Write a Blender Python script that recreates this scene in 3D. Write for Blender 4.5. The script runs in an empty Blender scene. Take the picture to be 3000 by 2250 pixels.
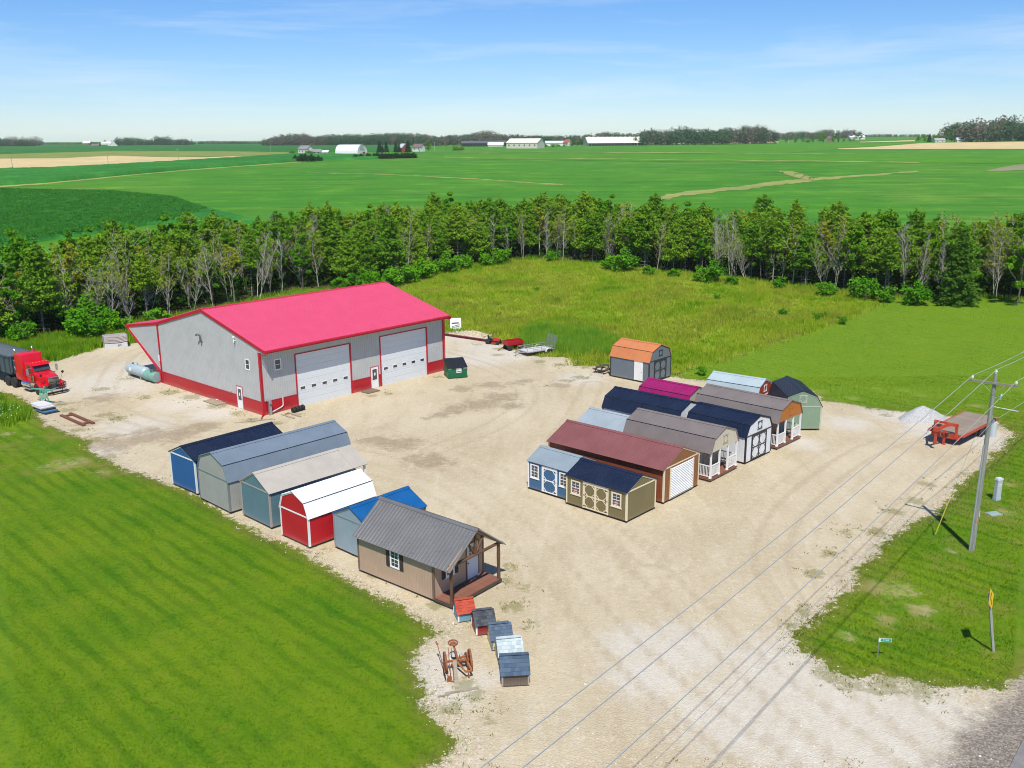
import bpy, bmesh, math, random
import numpy as np
from mathutils import Vector, Matrix

R = math.radians
SC = bpy.context.scene
COL = SC.collection
rng = np.random.default_rng(7)
random.seed(7)

# ------------------------------------------------------------------ camera
cam_d = bpy.data.cameras.new('camera')
cam = bpy.data.objects.new('camera', cam_d)
COL.objects.link(cam)
cam_d.sensor_width = 36.0
cam_d.lens = 2764.3 / 3000 * 36.0
cam_d.clip_start = 0.5
cam_d.clip_end = 20000
cam.matrix_world = (Matrix.Translation((0, 0, 23.5)) @ Matrix.Rotation(math.pi / 2 - 0.254896, 4, 'X')
                    @ Matrix.Rotation(-0.0065, 4, 'Z'))
SC.camera = cam

# ------------------------------------------------------------------ sky and sun
SUN_EL = R(57.7)
SUN_AZ = R(-89.2)           # direction the light comes from, seen from above
sun_vec = Vector((math.cos(SUN_AZ) * math.cos(SUN_EL), math.sin(SUN_AZ) * math.cos(SUN_EL), math.sin(SUN_EL)))
world = bpy.data.worlds.new('World')
SC.world = world
world.use_nodes = True
wn = world.node_tree
wn.nodes.clear()
w_out = wn.nodes.new('ShaderNodeOutputWorld')
w_bg = wn.nodes.new('ShaderNodeBackground')
w_sky = wn.nodes.new('ShaderNodeTexSky')
w_sky.sky_type = 'NISHITA'
w_sky.sun_disc = False
w_sky.sun_elevation = SUN_EL
w_sky.sun_rotation = math.pi / 2 - SUN_AZ
w_sky.altitude = 200
w_sky.air_density = 1.0
w_sky.dust_density = 0.05
w_sky.ozone_density = 3.0
w_bg.inputs['Strength'].default_value = 0.10
w_hsv = wn.nodes.new('ShaderNodeHueSaturation')
w_hsv.inputs['Saturation'].default_value = 1.15
w_tint = wn.nodes.new('ShaderNodeMix'); w_tint.data_type = 'RGBA'; w_tint.blend_type = 'MULTIPLY'
w_tint.inputs['Factor'].default_value = 1.0
w_tint.inputs['B'].default_value = (.80, .93, 1.20, 1)
wn.links.new(w_sky.outputs[0], w_tint.inputs['A'])
wn.links.new(w_tint.outputs['Result'], w_hsv.inputs['Color'])
# thin high cloud: stretched noise on the sky direction, the same all round
w_tc = wn.nodes.new('ShaderNodeTexCoord')
w_map = wn.nodes.new('ShaderNodeMapping')
w_map.inputs['Scale'].default_value = (2.2, 2.2, 26.0)
w_map.inputs['Rotation'].default_value = (0.03, 0.05, 0.0)
w_map.inputs['Location'].default_value = (3.1, 1.7, 0.4)
wn.links.new(w_tc.outputs['Generated'], w_map.inputs['Vector'])
w_no = wn.nodes.new('ShaderNodeTexNoise')
w_no.inputs['Scale'].default_value = 1.5
w_no.inputs['Detail'].default_value = 7.0
w_no.inputs['Roughness'].default_value = 0.62
w_no.inputs['Distortion'].default_value = 0.4
wn.links.new(w_map.outputs[0], w_no.inputs['Vector'])
w_r = wn.nodes.new('ShaderNodeValToRGB')
w_r.color_ramp.elements[0].position = 0.47
w_r.color_ramp.elements[1].position = 0.80
wn.links.new(w_no.outputs[0], w_r.inputs[0])
w_mul = wn.nodes.new('ShaderNodeMath'); w_mul.operation = 'MULTIPLY'
w_mul.inputs[1].default_value = 0.42
wn.links.new(w_r.outputs[0], w_mul.inputs[0])
w_mix = wn.nodes.new('ShaderNodeMix'); w_mix.data_type = 'RGBA'
wn.links.new(w_mul.outputs[0], w_mix.inputs['Factor'])
wn.links.new(w_hsv.outputs[0], w_mix.inputs['A'])
w_mix.inputs['B'].default_value = (8.2, 8.8, 9.4, 1)
wn.links.new(w_mix.outputs['Result'], w_bg.inputs['Color'])
wn.links.new(w_bg.outputs[0], w_out.inputs[0])

sun_d = bpy.data.lights.new('sun', 'SUN')
sun_d.energy = 5.0
sun_d.angle = R(0.53)
sun_d.color = (1.0, 0.955, 0.87)
sun = bpy.data.objects.new('sun', sun_d)
COL.objects.link(sun)
sun.rotation_euler = (-sun_vec).to_track_quat('-Z', 'Y').to_euler()

SC.view_settings.view_transform = 'Standard'
SC.view_settings.look = 'None'
SC.view_settings.gamma = 1.0
SC.view_settings.exposure = 0.12
SC.view_settings.use_curve_mapping = False
SC.cycles.max_bounces = 5
SC.cycles.diffuse_bounces = 3
SC.cycles.glossy_bounces = 3
SC.cycles.transmission_bounces = 4
SC.cycles.transparent_max_bounces = 8
SC.cycles.volume_bounces = 1
SC.cycles.use_denoising = True
SC.cycles.filter_width = 1.0
SC.cycles.use_adaptive_sampling = True
SC.cycles.adaptive_threshold = 0.02

# ------------------------------------------------------------------ mesh helpers
class MB:
    """collects faces; build() links them as ONE mesh object"""
    def __init__(s):
        s.v = []; s.f = []; s.m = []
    def poly(s, pts, m=0):
        i = len(s.v)
        s.v += [tuple(p) for p in pts]
        s.f.append(tuple(range(i, i + len(pts)))); s.m.append(m)
        return s
    def hexa(s, c, m=0):
        """8 corners: 0-3 bottom ring, 4-7 top ring"""
        i = len(s.v)
        s.v += [tuple(p) for p in c]
        for q in ((3, 2, 1, 0), (4, 5, 6, 7), (0, 1, 5, 4), (1, 2, 6, 5), (2, 3, 7, 6), (3, 0, 4, 7)):
            s.f.append(tuple(i + k for k in q)); s.m.append(m)
        return s
    def box(s, x0, x1, y0, y1, z0, z1, m=0):
        return s.hexa([(x0, y0, z0), (x1, y0, z0), (x1, y1, z0), (x0, y1, z0),
                       (x0, y0, z1), (x1, y0, z1), (x1, y1, z1), (x0, y1, z1)], m)
    def ext(s, pts, vec, m=0):
        """extrude a polygon along vec"""
        n = len(pts); i = len(s.v)
        a = [Vector(p) for p in pts]; v = Vector(vec)
        s.v += [tuple(p) for p in a] + [tuple(p + v) for p in a]
        s.f.append(tuple(range(i + n - 1, i - 1, -1))); s.m.append(m)
        s.f.append(tuple(range(i + n, i + 2 * n))); s.m.append(m)
        for k in range(n):
            l = (k + 1) % n
            s.f.append((i + k, i + l, i + n + l, i + n + k)); s.m.append(m)
        return s
    def bar(s, p, q, w, h, m=0, up=(0, 0, 1)):
        p = Vector(p); q = Vector(q); d = (q - p).normalized(); u = Vector(up)
        if abs(d.dot(u)) > .98: u = Vector((1, 0, 0))
        a = d.cross(u).normalized() * (w / 2); b = a.cross(d).normalized() * (h / 2)
        return s.hexa([p - a - b, p + a - b, q + a - b, q - a - b, p - a + b, p + a + b, q + a + b, q - a + b], m)
    def cyl(s, p, q, r0, r1=None, n=12, m=0, caps=True):
        r1 = r0 if r1 is None else r1
        p = Vector(p); q = Vector(q); d = (q - p).normalized()
        u = Vector((0, 0, 1)) if abs(d.z) < .95 else Vector((1, 0, 0))
        a = d.cross(u).normalized(); b = a.cross(d)
        i = len(s.v)
        for (c, r) in ((p, r0), (q, r1)):
            for k in range(n):
                t = 2 * math.pi * k / n
                s.v.append(tuple(c + a * (r * math.cos(t)) + b * (r * math.sin(t))))
        for k in range(n):
            l = (k + 1) % n
            s.f.append((i + k, i + n + k, i + n + l, i + l)); s.m.append(m)
        if caps:
            s.f.append(tuple(i + k for k in range(n))); s.m.append(m)
            s.f.append(tuple(i + n + k for k in range(n - 1, -1, -1))); s.m.append(m)
        return s
    def path(s, pts, r, n=8, m=0):
        for a, b in zip(pts[:-1], pts[1:]):
            s.cyl(a, b, r, r, n, m)
        return s
    def lathe(s, prof, origin, axis, n=20, m=0):
        """prof: list of (distance along axis, radius)"""
        o = Vector(origin); d = Vector(axis).normalized()
        u = Vector((0, 0, 1)) if abs(d.z) < .95 else Vector((1, 0, 0))
        a = d.cross(u).normalized(); b = a.cross(d)
        i = len(s.v)
        for (t, r) in prof:
            for k in range(n):
                w = 2 * math.pi * k / n
                s.v.append(tuple(o + d * t + a * (r * math.cos(w)) + b * (r * math.sin(w))))
        for j in range(len(prof) - 1):
            for k in range(n):
                l = (k + 1) % n
                s.f.append((i + j * n + k, i + (j + 1) * n + k, i + (j + 1) * n + l, i + j * n + l)); s.m.append(m)
        s.f.append(tuple(i + k for k in range(n))); s.m.append(m)
        e = i + (len(prof) - 1) * n
        s.f.append(tuple(e + k for k in range(n - 1, -1, -1))); s.m.append(m)
        return s
    def mesh(s, name, mats, smooth=False, bevel=0):
        me = bpy.data.meshes.new(name)
        me.from_pydata(s.v, [], s.f)
        if bevel or True:
            bm = bmesh.new(); bm.from_mesh(me)
            for f, mi in zip(bm.faces, s.m): f.material_index = mi
            bmesh.ops.recalc_face_normals(bm, faces=bm.faces)
            if bevel:
                bmesh.ops.remove_doubles(bm, verts=bm.verts, dist=1e-5)
                ed = [e for e in bm.edges if len(e.link_faces) == 2 and e.calc_face_angle(0) > .6]
                bmesh.ops.bevel(bm, geom=ed, offset=bevel, segments=2, affect='EDGES', profile=.6)
            bm.to_mesh(me); bm.free()
        for m in (mats if isinstance(mats, (list, tuple)) else [mats]):
            me.materials.append(m)
        uvl = me.uv_layers.new(name='uv')
        for p in me.polygons:
            n = p.normal
            if abs(n.z) < .75:
                h = Vector((-n.y, n.x, 0)).normalized() if (abs(n.x) + abs(n.y)) > 1e-4 else Vector((1, 0, 0))
                for li in p.loop_indices:
                    c = me.vertices[me.loops[li].vertex_index].co
                    uvl.data[li].uv = (c.dot(h), c.z)
            else:
                for li in p.loop_indices:
                    c = me.vertices[me.loops[li].vertex_index].co
                    uvl.data[li].uv = (c.y, c.x)
            p.use_smooth = smooth
        return me
    def build(s, name, mats, parent=None, smooth=False, bevel=0):
        o = bpy.data.objects.new(name, s.mesh(name, mats, smooth, bevel))
        COL.objects.link(o)
        if parent: o.parent = parent
        return o

def smooth_by_angle(o, ang=40):
    me = o.data
    for p in me.polygons: p.use_smooth = True
    bm = bmesh.new(); bm.from_mesh(me)
    for e in bm.edges:
        e.smooth = not (len(e.link_faces) == 2 and e.calc_face_angle(0) > R(ang))
    bm.to_mesh(me); bm.free()
    return o

def tag(o, label=None, cat=None, group=None, kind=None):
    if label: o['label'] = label
    if cat: o['category'] = cat
    if group: o['group'] = group
    if kind: o['kind'] = kind
    return o

def thing(name, label, cat, loc=(0, 0, 0), rz=0.0, group=None):
    o = bpy.data.objects.new(name, None)
    o.empty_display_size = .3
    COL.objects.link(o)
    o.location = loc
    o.rotation_euler = (0, 0, rz)
    return tag(o, label, cat, group)

def inst(name, mesh, parent=None, loc=(0, 0, 0), rot=(0, 0, 0), scale=(1, 1, 1)):
    o = bpy.data.objects.new(name, mesh)
    COL.objects.link(o)
    o.location = loc; o.rotation_euler = rot; o.scale = scale
    if parent: o.parent = parent
    return o

def copy_tree(o, parent=None):
    c = o.copy(); COL.objects.link(c); c.parent = parent
    for ch in list(o.children): copy_tree(ch, c)
    return c

def np_mesh(name, verts, faces, mat, attrs=None):
    verts = np.asarray(verts, np.float32); faces = np.asarray(faces, np.int32)
    k = faces.shape[1]
    me = bpy.data.meshes.new(name)
    me.vertices.add(len(verts)); me.vertices.foreach_set('co', verts.ravel())
    me.loops.add(faces.size); me.loops.foreach_set('vertex_index', faces.ravel())
    me.polygons.add(len(faces))
    me.polygons.foreach_set('loop_start', np.arange(0, faces.size, k, dtype=np.int32))
    me.polygons.foreach_set('loop_total', np.full(len(faces), k, np.int32))
    for n, (dom, dat) in (attrs or {}).items():
        a = me.attributes.new(n, 'FLOAT', dom)
        a.data.foreach_set('value', np.asarray(dat, np.float32))
    me.update(calc_edges=True)
    me.materials.append(mat)
    return me

def np_obj(name, verts, faces, mat, attrs=None, parent=None):
    o = bpy.data.objects.new(name, np_mesh(name, verts, faces, mat, attrs))
    COL.objects.link(o)
    if parent: o.parent = parent
    return o

# face frame: put boxes on a wall by (distance along the wall, height, distance out of the wall)
class Face:
    def __init__(s, o, u, n):
        s.o = Vector(o); s.u = Vector(u).normalized(); s.n = Vector(n).normalized()
    def p(s, u, z, d=0):
        return s.o + s.u * u + s.n * d + Vector((0, 0, z))
    def box(s, mb, u0, u1, z0, z1, d0, d1, m=0):
        mb.hexa([s.p(u0, z0, d0), s.p(u1, z0, d0), s.p(u1, z0, d1), s.p(u0, z0, d1),
                 s.p(u0, z1, d0), s.p(u1, z1, d0), s.p(u1, z1, d1), s.p(u0, z1, d1)], m)
        return mb
    def bar(s, mb, a, b, w, d0, d1, m=0):
        a = Vector((a[0], a[1])); b = Vector((b[0], b[1])); t = (b - a).normalized()
        q = Vector((-t.y, t.x)) * (w / 2)
        c = [a - q, b - q, b + q, a + q]
        mb.hexa([s.p(k.x, k.y, d0) for k in c] + [s.p(k.x, k.y, d1) for k in c], m)
        return mb

# ------------------------------------------------------------------ materials
def nodes(name):
    m = bpy.data.materials.new(name)
    m.use_nodes = True
    t = m.node_tree
    b = t.nodes['Principled BSDF']
    return m, t, b

def N(t, typ, **kw):
    n = t.nodes.new(typ)
    for k, v in kw.items():
        if k in n.inputs: n.inputs[k].default_value = v
        else: setattr(n, k, v)
    return n

def math_n(t, op, a, b=None, c=None, clamp=False):
    n = t.nodes.new('ShaderNodeMath'); n.operation = op; n.use_clamp = clamp
    for i, x in enumerate((a, b, c)):
        if x is None: continue
        if isinstance(x, (int, float)): n.inputs[i].default_value = x
        else: t.links.new(x, n.inputs[i])
    return n.outputs[0]

def mix_n(t, fac, a, b, mode='MIX'):
    n = t.nodes.new('ShaderNodeMix'); n.data_type = 'RGBA'; n.blend_type = mode
    for s, x in (('Factor', fac), ('A', a), ('B', b)):
        if isinstance(x, (int, float)): n.inputs[s].default_value = x
        elif isinstance(x, (tuple, list)): n.inputs[s].default_value = tuple(x[:3]) + (1,)
        else: t.links.new(x, n.inputs[s])
    return n.outputs['Result']

def noise_n(t, vec, scale, detail=3, rough=.55, dist=0):
    n = N(t, 'ShaderNodeTexNoise', Scale=scale, Detail=detail, Roughness=rough, Distortion=dist)
    if vec is not None: t.links.new(vec, n.inputs['Vector'])
    return n.outputs[0]

def ramp_n(t, fac, stops):
    n = t.nodes.new('ShaderNodeValToRGB')
    e = n.color_ramp.elements
    while len(e) < len(stops): e.new(.5)
    for k, (p, c) in zip(e, stops):
        k.position = p
        k.color = (tuple(c) + (1,)) if isinstance(c, (tuple, list)) else (c, c, c, 1)
    t.links.new(fac, n.inputs[0])
    return n.outputs[0]

def smooth_n(t, x, a, b):
    n = t.nodes.new('ShaderNodeMapRange'); n.interpolation_type = 'SMOOTHSTEP'
    n.inputs['From Min'].default_value = a; n.inputs['From Max'].default_value = b
    t.links.new(x, n.inputs['Value'])
    return n.outputs[0]

def bump_n(t, b, height, strength=.3, dist=.02):
    n = N(t, 'ShaderNodeBump', Strength=strength, Distance=dist)
    t.links.new(height, n.inputs['Height'])
    t.links.new(n.outputs[0], b.inputs['Normal'])

MATS = {}
def paint(name, rgb, rough=.5, var=.10, metallic=0.0, scale=1.6, spec=.5, dirt=0.0):
    """painted or plain surface: colour drifts a little and roughness is uneven"""
    if name in MATS: return MATS[name]
    m, t, b = nodes(name)
    tc = N(t, 'ShaderNodeNewGeometry')
    n1 = noise_n(t, tc.outputs['Position'], scale, 5, .65)
    n2 = noise_n(t, tc.outputs['Position'], scale * 14, 3, .6)
    f = math_n(t, 'ADD', math_n(t, 'MULTIPLY', n1, .7), math_n(t, 'MULTIPLY', n2, .3))
    lo = tuple(c * (1 - var) for c in rgb); hi = tuple(min(1, c * (1 + var * .7) + var * .012) for c in rgb)
    c = mix_n(t, smooth_n(t, f, .3, .7), lo, hi)
    if dirt:
        d = smooth_n(t, noise_n(t, tc.outputs['Position'], scale * 2.3, 6, .7), .52, .75)
        c = mix_n(t, math_n(t, 'MULTIPLY', d, dirt), c, (.20, .16, .12))
    t.links.new(c, b.inputs['Base Color'])
    t.links.new(math_n(t, 'ADD', math_n(t, 'MULTIPLY', n1, .18), rough - .09), b.inputs['Roughness'])
    b.inputs['Metallic'].default_value = metallic
    b.inputs['Specular IOR Level'].default_value = spec
    MATS[name] = m
    return m

def siding(name, rgb, pitch=.203, rough=.62, depth=.5):
    """grooved sheet siding: narrow vertical grooves, faint wood streaks"""
    if name in MATS: return MATS[name]
    m, t, b = nodes(name)
    uv = N(t, 'ShaderNodeUVMap', uv_map='uv')
    sx = t.nodes.new('ShaderNodeSeparateXYZ'); t.links.new(uv.outputs[0], sx.inputs[0])
    fr = math_n(t, 'FRACT', math_n(t, 'DIVIDE', sx.outputs[0], pitch))
    g = smooth_n(t, math_n(t, 'ABSOLUTE', math_n(t, 'SUBTRACT', fr, .5)), .03, .06)
    mp = N(t, 'ShaderNodeMapping'); mp.inputs['Scale'].default_value = (14, 1.1, 1)
    t.links.new(uv.outputs[0], mp.inputs['Vector'])
    st = noise_n(t, mp.outputs[0], 2.0, 5, .6)
    geo = N(t, 'ShaderNodeNewGeometry')
    n1 = noise_n(t, geo.outputs['Position'], .9, 5, .6)
    f = math_n(t, 'ADD', math_n(t, 'MULTIPLY', st, .5), math_n(t, 'MULTIPLY', n1, .5))
    c = mix_n(t, smooth_n(t, f, .3, .7), tuple(x * .90 for x in rgb), tuple(min(1, x * 1.07 + .003) for x in rgb))
    # splash dirt kicked up from the gravel at the foot of the wall
    low = smooth_n(t, math_n(t, 'ADD', sx.outputs[1], math_n(t, 'MULTIPLY', n1, .5)), .75, .25)
    c = mix_n(t, math_n(t, 'MULTIPLY', low, .22), c, (.42, .36, .27))
    c = mix_n(t, math_n(t, 'MULTIPLY', math_n(t, 'SUBTRACT', 1.0, g), .35), c, tuple(x * .45 for x in rgb))
    t.links.new(c, b.inputs['Base Color'])
    b.inputs['Roughness'].default_value = rough
    bump_n(t, b, math_n(t, 'ADD', g, math_n(t, 'MULTIPLY', st, .25)), depth, .012)
    MATS[name] = m
    return m

def metal_roof(name, rgb, rough=.42, var=.06):
    if name in MATS: return MATS[name]
    m, t, b = nodes(name)
    geo = N(t, 'ShaderNodeNewGeometry')
    uv = N(t, 'ShaderNodeUVMap', uv_map='uv')
    n1 = noise_n(t, geo.outputs['Position'], .8, 5, .6)
    n2 = noise_n(t, geo.outputs['Position'], 9, 3, .6)
    c = mix_n(t, smooth_n(t, n1, .3, .7), tuple(x * (1 - var) for x in rgb), tuple(min(1, x * (1 + var) + .004) for x in rgb))
    t.links.new(c, b.inputs['Base Color'])
    t.links.new(math_n(t, 'ADD', math_n(t, 'MULTIPLY', n2, .16), rough - .08), b.inputs['Roughness'])
    b.inputs['Specular IOR Level'].default_value = .28
    MATS[name] = m
    return m

def wood(name, a, b_, rough=.75, axis=0, scale=1.0):
    if name in MATS: return MATS[name]
    m, t, b = nodes(name)
    tc = N(t, 'ShaderNodeTexCoord')
    mp = N(t, 'ShaderNodeMapping')
    sc = [9.0 * scale] * 3; sc[axis] = .7 * scale
    mp.inputs['Scale'].default_value = sc
    t.links.new(tc.outputs['Object'], mp.inputs['Vector'])
    n1 = noise_n(t, mp.outputs[0], 2.0, 6, .65, .4)
    oi = N(t, 'ShaderNodeObjectInfo')
    c = mix_n(t, smooth_n(t, n1, .3, .7), a, b_)
    c = mix_n(t, math_n(t, 'MULTIPLY', oi.outputs['Random'], .25), c, tuple(x * .6 for x in a))
    t.links.new(c, b.inputs['Base Color'])
    b.inputs['Roughness'].default_value = rough
    bump_n(t, b, n1, .35, .01)
    MATS[name] = m
    return m

def rust(name='rusted_iron', a=(.16, .045, .02), b_=(.30, .11, .045)):
    if name in MATS: return MATS[name]
    m, t, b = nodes(name)
    geo = N(t, 'ShaderNodeNewGeometry')
    n1 = noise_n(t, geo.outputs['Position'], 9, 6, .7)
    n2 = noise_n(t, geo.outputs['Position'], 45, 3, .6)
    c = mix_n(t, smooth_n(t, n1, .35, .65), a, b_)
    c = mix_n(t, smooth_n(t, n2, .6, .75), c, (.05, .025, .018))
    t.links.new(c, b.inputs['Base Color'])
    b.inputs['Roughness'].default_value = .85
    bump_n(t, b, n2, .4, .01)
    MATS[name] = m
    return m

def glass(name='dark_glass', rgb=(.03, .035, .04)):
    if name in MATS: return MATS[name]
    m, t, b = nodes(name)
    geo = N(t, 'ShaderNodeNewGeometry')
    n1 = noise_n(t, geo.outputs['Position'], 3.0, 3, .5)
    t.links.new(mix_n(t, n1, rgb, tuple(x * 2.4 for x in rgb)), b.inputs['Base Color'])
    b.inputs['Roughness'].default_value = .06
    b.inputs['Specular IOR Level'].default_value = .7
    MATS[name] = m
    return m

WHITE = paint('white_paint', (.78, .78, .76), .45, .05)
CREAM = paint('cream_trim_paint', (.72, .62, .44), .5, .06)
BLACKISH = paint('black_trim_paint', (.030, .026, .028), .5, .2)
DARKWOOD = wood('dark_skid_timber', (.06, .045, .03), (.10, .075, .05), axis=1)
TYRE = paint('tyre_rubber', (.018, .018, .019), .8, .3, scale=8)
STEEL = paint('galvanised_steel', (.46, .48, .49), .42, .15, .75, 6)
CHROME = paint('chrome', (.72, .72, .73), .14, .05, 1.0, 4)
GLASS = glass()
BLACKIRON = paint('black_iron', (.02, .02, .022), .45, .2)
DECK = wood('porch_deck_wood', (.17, .066, .04), (.27, .12, .075), axis=1)
GREYWOOD = wood('weathered_grey_wood', (.25, .20, .14), (.42, .36, .27), axis=0)

# ------------------------------------------------------------------ survey of the site (metres, camera stands over 0,0)
STRIPS={
'corn_front':([(-236.0,404.2),(-211.4,398.3),(-183.3,388.5),(-158.5,381.1),(-138.1,364.5),(-122.5,349.6),(-110.0,327.0),(-98.2,307.2),(-69.1,262.0)],[(-115.2,193.6),(-113.9,211.1),(-110.6,231.5),(-103.7,246.7),(-100.8,263.9),(-95.0,270.0),(-80.0,255.0),(-66.0,246.0)]),
'corn_band':([(-318.8,573.4),(-306.1,580.1),(-283.0,590.1),(-263.8,625.9),(-243.0,693.1),(-218.8,781.5),(-203.4,896.1),(-185.0,891.3)],[(-239.7,429.2),(-231.8,437.4),(-220.5,458.0),(-213.6,493.3),(-205.9,535.4),(-195.7,582.3),(-173.1,649.9),(-152.6,734.1)]),
'corn_band2':([(-185.0,891.3),(-156.4,871.4),(-122.7,839.7),(-104.7,813.9)],[(-151.0,726.0),(-132.7,738.1),(-109.7,749.8),(-99.6,773.9)]),
'wheat_left':([(-462.4,834.5),(-441.8,840.0),(-387.7,838.0),(-381.0,930.2),(-303.6,850.3),(-264.9,841.1),(-230.4,903.3)],[(-318.8,573.4),(-306.1,580.1),(-283.0,590.1),(-263.8,625.9),(-244.5,683.5),(-231.4,734.0),(-214.3,839.9)]),
'grass_strip':([(-579.4,1047.1),(-544.5,1036.5),(-518.0,1121.3),(-492.1,1202.9),(-409.4,1171.3),(-310.7,1112.1),(-228.8,1024.9)],[(-462.4,834.5),(-441.8,840.0),(-387.7,838.0),(-381.0,930.2),(-303.6,850.3),(-256.0,861.1),(-203.1,909.1)]),
'corn_far':([(-1385.9,2510.0),(-1313.6,2506.3),(-1094.5,2612.6),(-764.1,2434.8),(-461.3,2210.2),(-214.1,1935.5)],[(-579.4,1047.1),(-544.5,1036.5),(-518.0,1121.3),(-492.1,1202.9),(-310.7,1112.1),(-111.4,1004.6)]),
'bright_strip':([(-60.8,883.7),(33.5,911.8),(151.0,851.7),(258.0,811.2),(334.5,789.6),(408.1,741.3)],[(-51.4,746.1),(25.9,706.6),(116.3,654.9),(198.4,622.3),(255.4,601.6),(322.9,585.3)]),
'green_right':([(223.0,1571.7),(416.8,1514.8),(466.5,1393.6),(497.0,1176.1)],[(125.8,885.0),(229.1,830.6),(330.1,984.5),(464.3,1098.4)]),
'wheat_right':([(341.6,1013.6),(396.1,1059.8),(497.0,1176.1),(551.6,1152.6),(609.6,1111.1)],[(334.0,990.9),(360.1,962.9),(399.2,943.4),(442.3,922.6),(492.2,895.3)]),
'wheat_far':([(260.1,1929.2),(345.3,1775.8),(463.6,1685.8)],[(231.1,1714.0),(316.7,1628.6),(416.8,1514.8)]),
'wheat_far2':([(501.1,1394.8),(543.3,1402.9),(587.4,1414.8)],[(480.7,1337.8),(510.5,1318.0),(544.9,1312.1)]),
'waterway':([(52.8,350.8),(66.6,372.6),(96.1,402.0),(123.0,437.7),(145.9,456.1),(177.8,481.7),(215.4,510.6)],[(50.1,332.1),(63.5,354.6),(91.6,383.0),(115.6,410.7),(139.6,436.0),(172.6,467.3),(212.6,503.9)]),
'waterway2':([(143.2,523.8),(150.1,515.5),(147.3,482.2),(141.1,448.6)],[(143.1,520.1),(137.4,477.3),(135.0,449.3),(136.6,438.8)]),
'drive':([(249.4,506.2),(280.0,549.3),(311.5,587.1),(328.2,594.9)],[(247.7,502.9),(257.8,505.1),(271.3,510.6),(281.4,509.2)]),
'track1':([(-53.9,782.5),(1.1,756.6),(65.7,734.2),(122.8,691.3),(189.2,667.9),(260.0,617.5)],[(-53.2,773.0),(1.1,747.8),(65.0,726.1),(120.9,680.9),(186.5,658.3),(256.7,609.6)]),
'track2':([(-57.4,987.0),(35.7,974.0),(130.7,919.8),(213.0,860.2),(298.7,805.4)],[(-56.4,969.9),(35.0,954.2),(127.7,898.5),(209.2,844.6),(295.0,795.4)]),
'track3':([(-113.3,538.4),(-62.4,510.7),(-15.8,465.6),(23.0,421.9)],[(-112.5,534.6),(-61.8,505.6),(-15.6,460.1),(22.6,415.3)]),
'edge_strip':([(-238.4,426.9),(-230.5,435.0),(-219.2,455.4),(-212.3,490.1),(-204.4,531.6),(-194.2,577.7),(-171.5,643.9),(-149.3,718.1)],[(-233.5,418.0),(-225.7,425.7),(-215.5,447.6),(-208.4,481.0),(-201.6,524.2),(-191.2,568.7),(-168.4,632.3),(-146.2,703.0)]),
}
YARD=[(-3.4,30.7),(-3.2,31.5),(-2.0,33.2),(-3.3,34.6),(-4.1,36.7),(-4.8,39.4),(-4.8,40.2),(-3.6,41.8),(-4.4,42.8),(-6.1,44.5),(-7.4,45.7),(-10.8,49.4),(-12.0,50.8),(-14.7,53.0),(-17.7,56.0),(-21.2,60.1),(-23.9,62.5),(-27.1,64.8),(-29.9,66.9),(-33.8,70.9),(-34.2,72.9),(-36.4,74.6),(-39.3,76.7),(-41.2,79.1),(-44.1,83.8),(-47.2,86.9),(-50.5,88.9),(-55.1,92.3),(-58.0,97.4),(-54.7,98.1),(-50.7,101.2),(-48.1,108.4),(-44.4,111.4),(-41.4,114.8),(-35.9,122.3),(-23.7,129.4),(-13.9,126.4),(-8.3,115.8),(-7.5,117.7),(-4.3,117.2),(-2.6,113.5),(-2.8,109.9),(-0.9,108.7),(2.6,102.1),(5.8,101.7),(7.5,100.2),(6.4,97.7),(10.1,97.2),(10.7,95.6),(16.1,92.7),(18.8,90.9),(23.6,90.2),(28.7,87.8),(28.5,83.4),(31.4,81.6),(31.6,80.7),(34.9,79.4),(37.9,78.0),(40.9,76.5),(40.8,73.6),(40.0,71.7),(37.2,68.6),(34.3,64.9),(31.8,62.6),(30.7,61.0),(29.2,58.9),(26.5,55.7),(25.0,55.1),(22.7,52.6),(20.0,49.3),(18.3,46.5),(16.6,44.2),(15.1,43.0),(13.7,41.4),(13.5,40.3),(14.0,39.2),(14.5,38.1),(16.2,37.6),(17.6,37.1),(19.6,36.8),(21.7,36.7),(23.0,37.8),(25.4,39.3),(22.9,30.4)]
SHOULDER=[(25.5,39.5),(23.1,38.0),(21.8,36.6),(20.1,35.1),(19.1,34.4),(17.5,33.4),(17.3,32.3),(16.1,31.3),(15.2,30.3),(22.8,30.3)]
ROADEDGE=[(20.5,33.1),(19.0,31.3)]
MEADOW=[(-20.2,150.5),(-14.9,165.7),(-6.3,179.0),(4.2,186.2),(13.3,182.1),(22.1,172.9),(30.2,165.8),(37.7,159.2),(44.4,152.1),(50.6,145.9),(56.2,137.6),(49.6,129.9),(44.4,123.1),(31.4,108.9),(22.1,99.1),(16.5,93.2),(10.8,96.3),(10.2,97.9),(6.5,98.3),(7.5,100.8),(5.8,102.2),(2.6,103.0),(-0.9,109.5),(-2.6,113.5),(-4.3,117.8),(-8.3,115.8),(-13.9,126.4)]
FOREST_FRONT=[(-67.2,106.8),(-61.3,110.8),(-57.0,114.6),(-51.1,118.7),(-46.6,127.1),(-40.2,137.8),(-33.9,150.4),(-27.7,152.6),(-20.5,157.1),(-15.2,168.8),(-6.4,181.6),(4.3,188.9),(13.5,184.7),(22.2,174.3),(30.4,167.1),(38.0,160.4),(44.8,153.5),(51.0,146.9),(56.6,140.7),(60.9,136.3),(68.9,139.6),(75.2,136.9),(80.9,133.7)]
TRACK=[(16.5,93.2),(22.1,99.1),(31.4,108.9),(44.4,123.1),(49.6,129.9),(56.0,137.0)]
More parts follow.
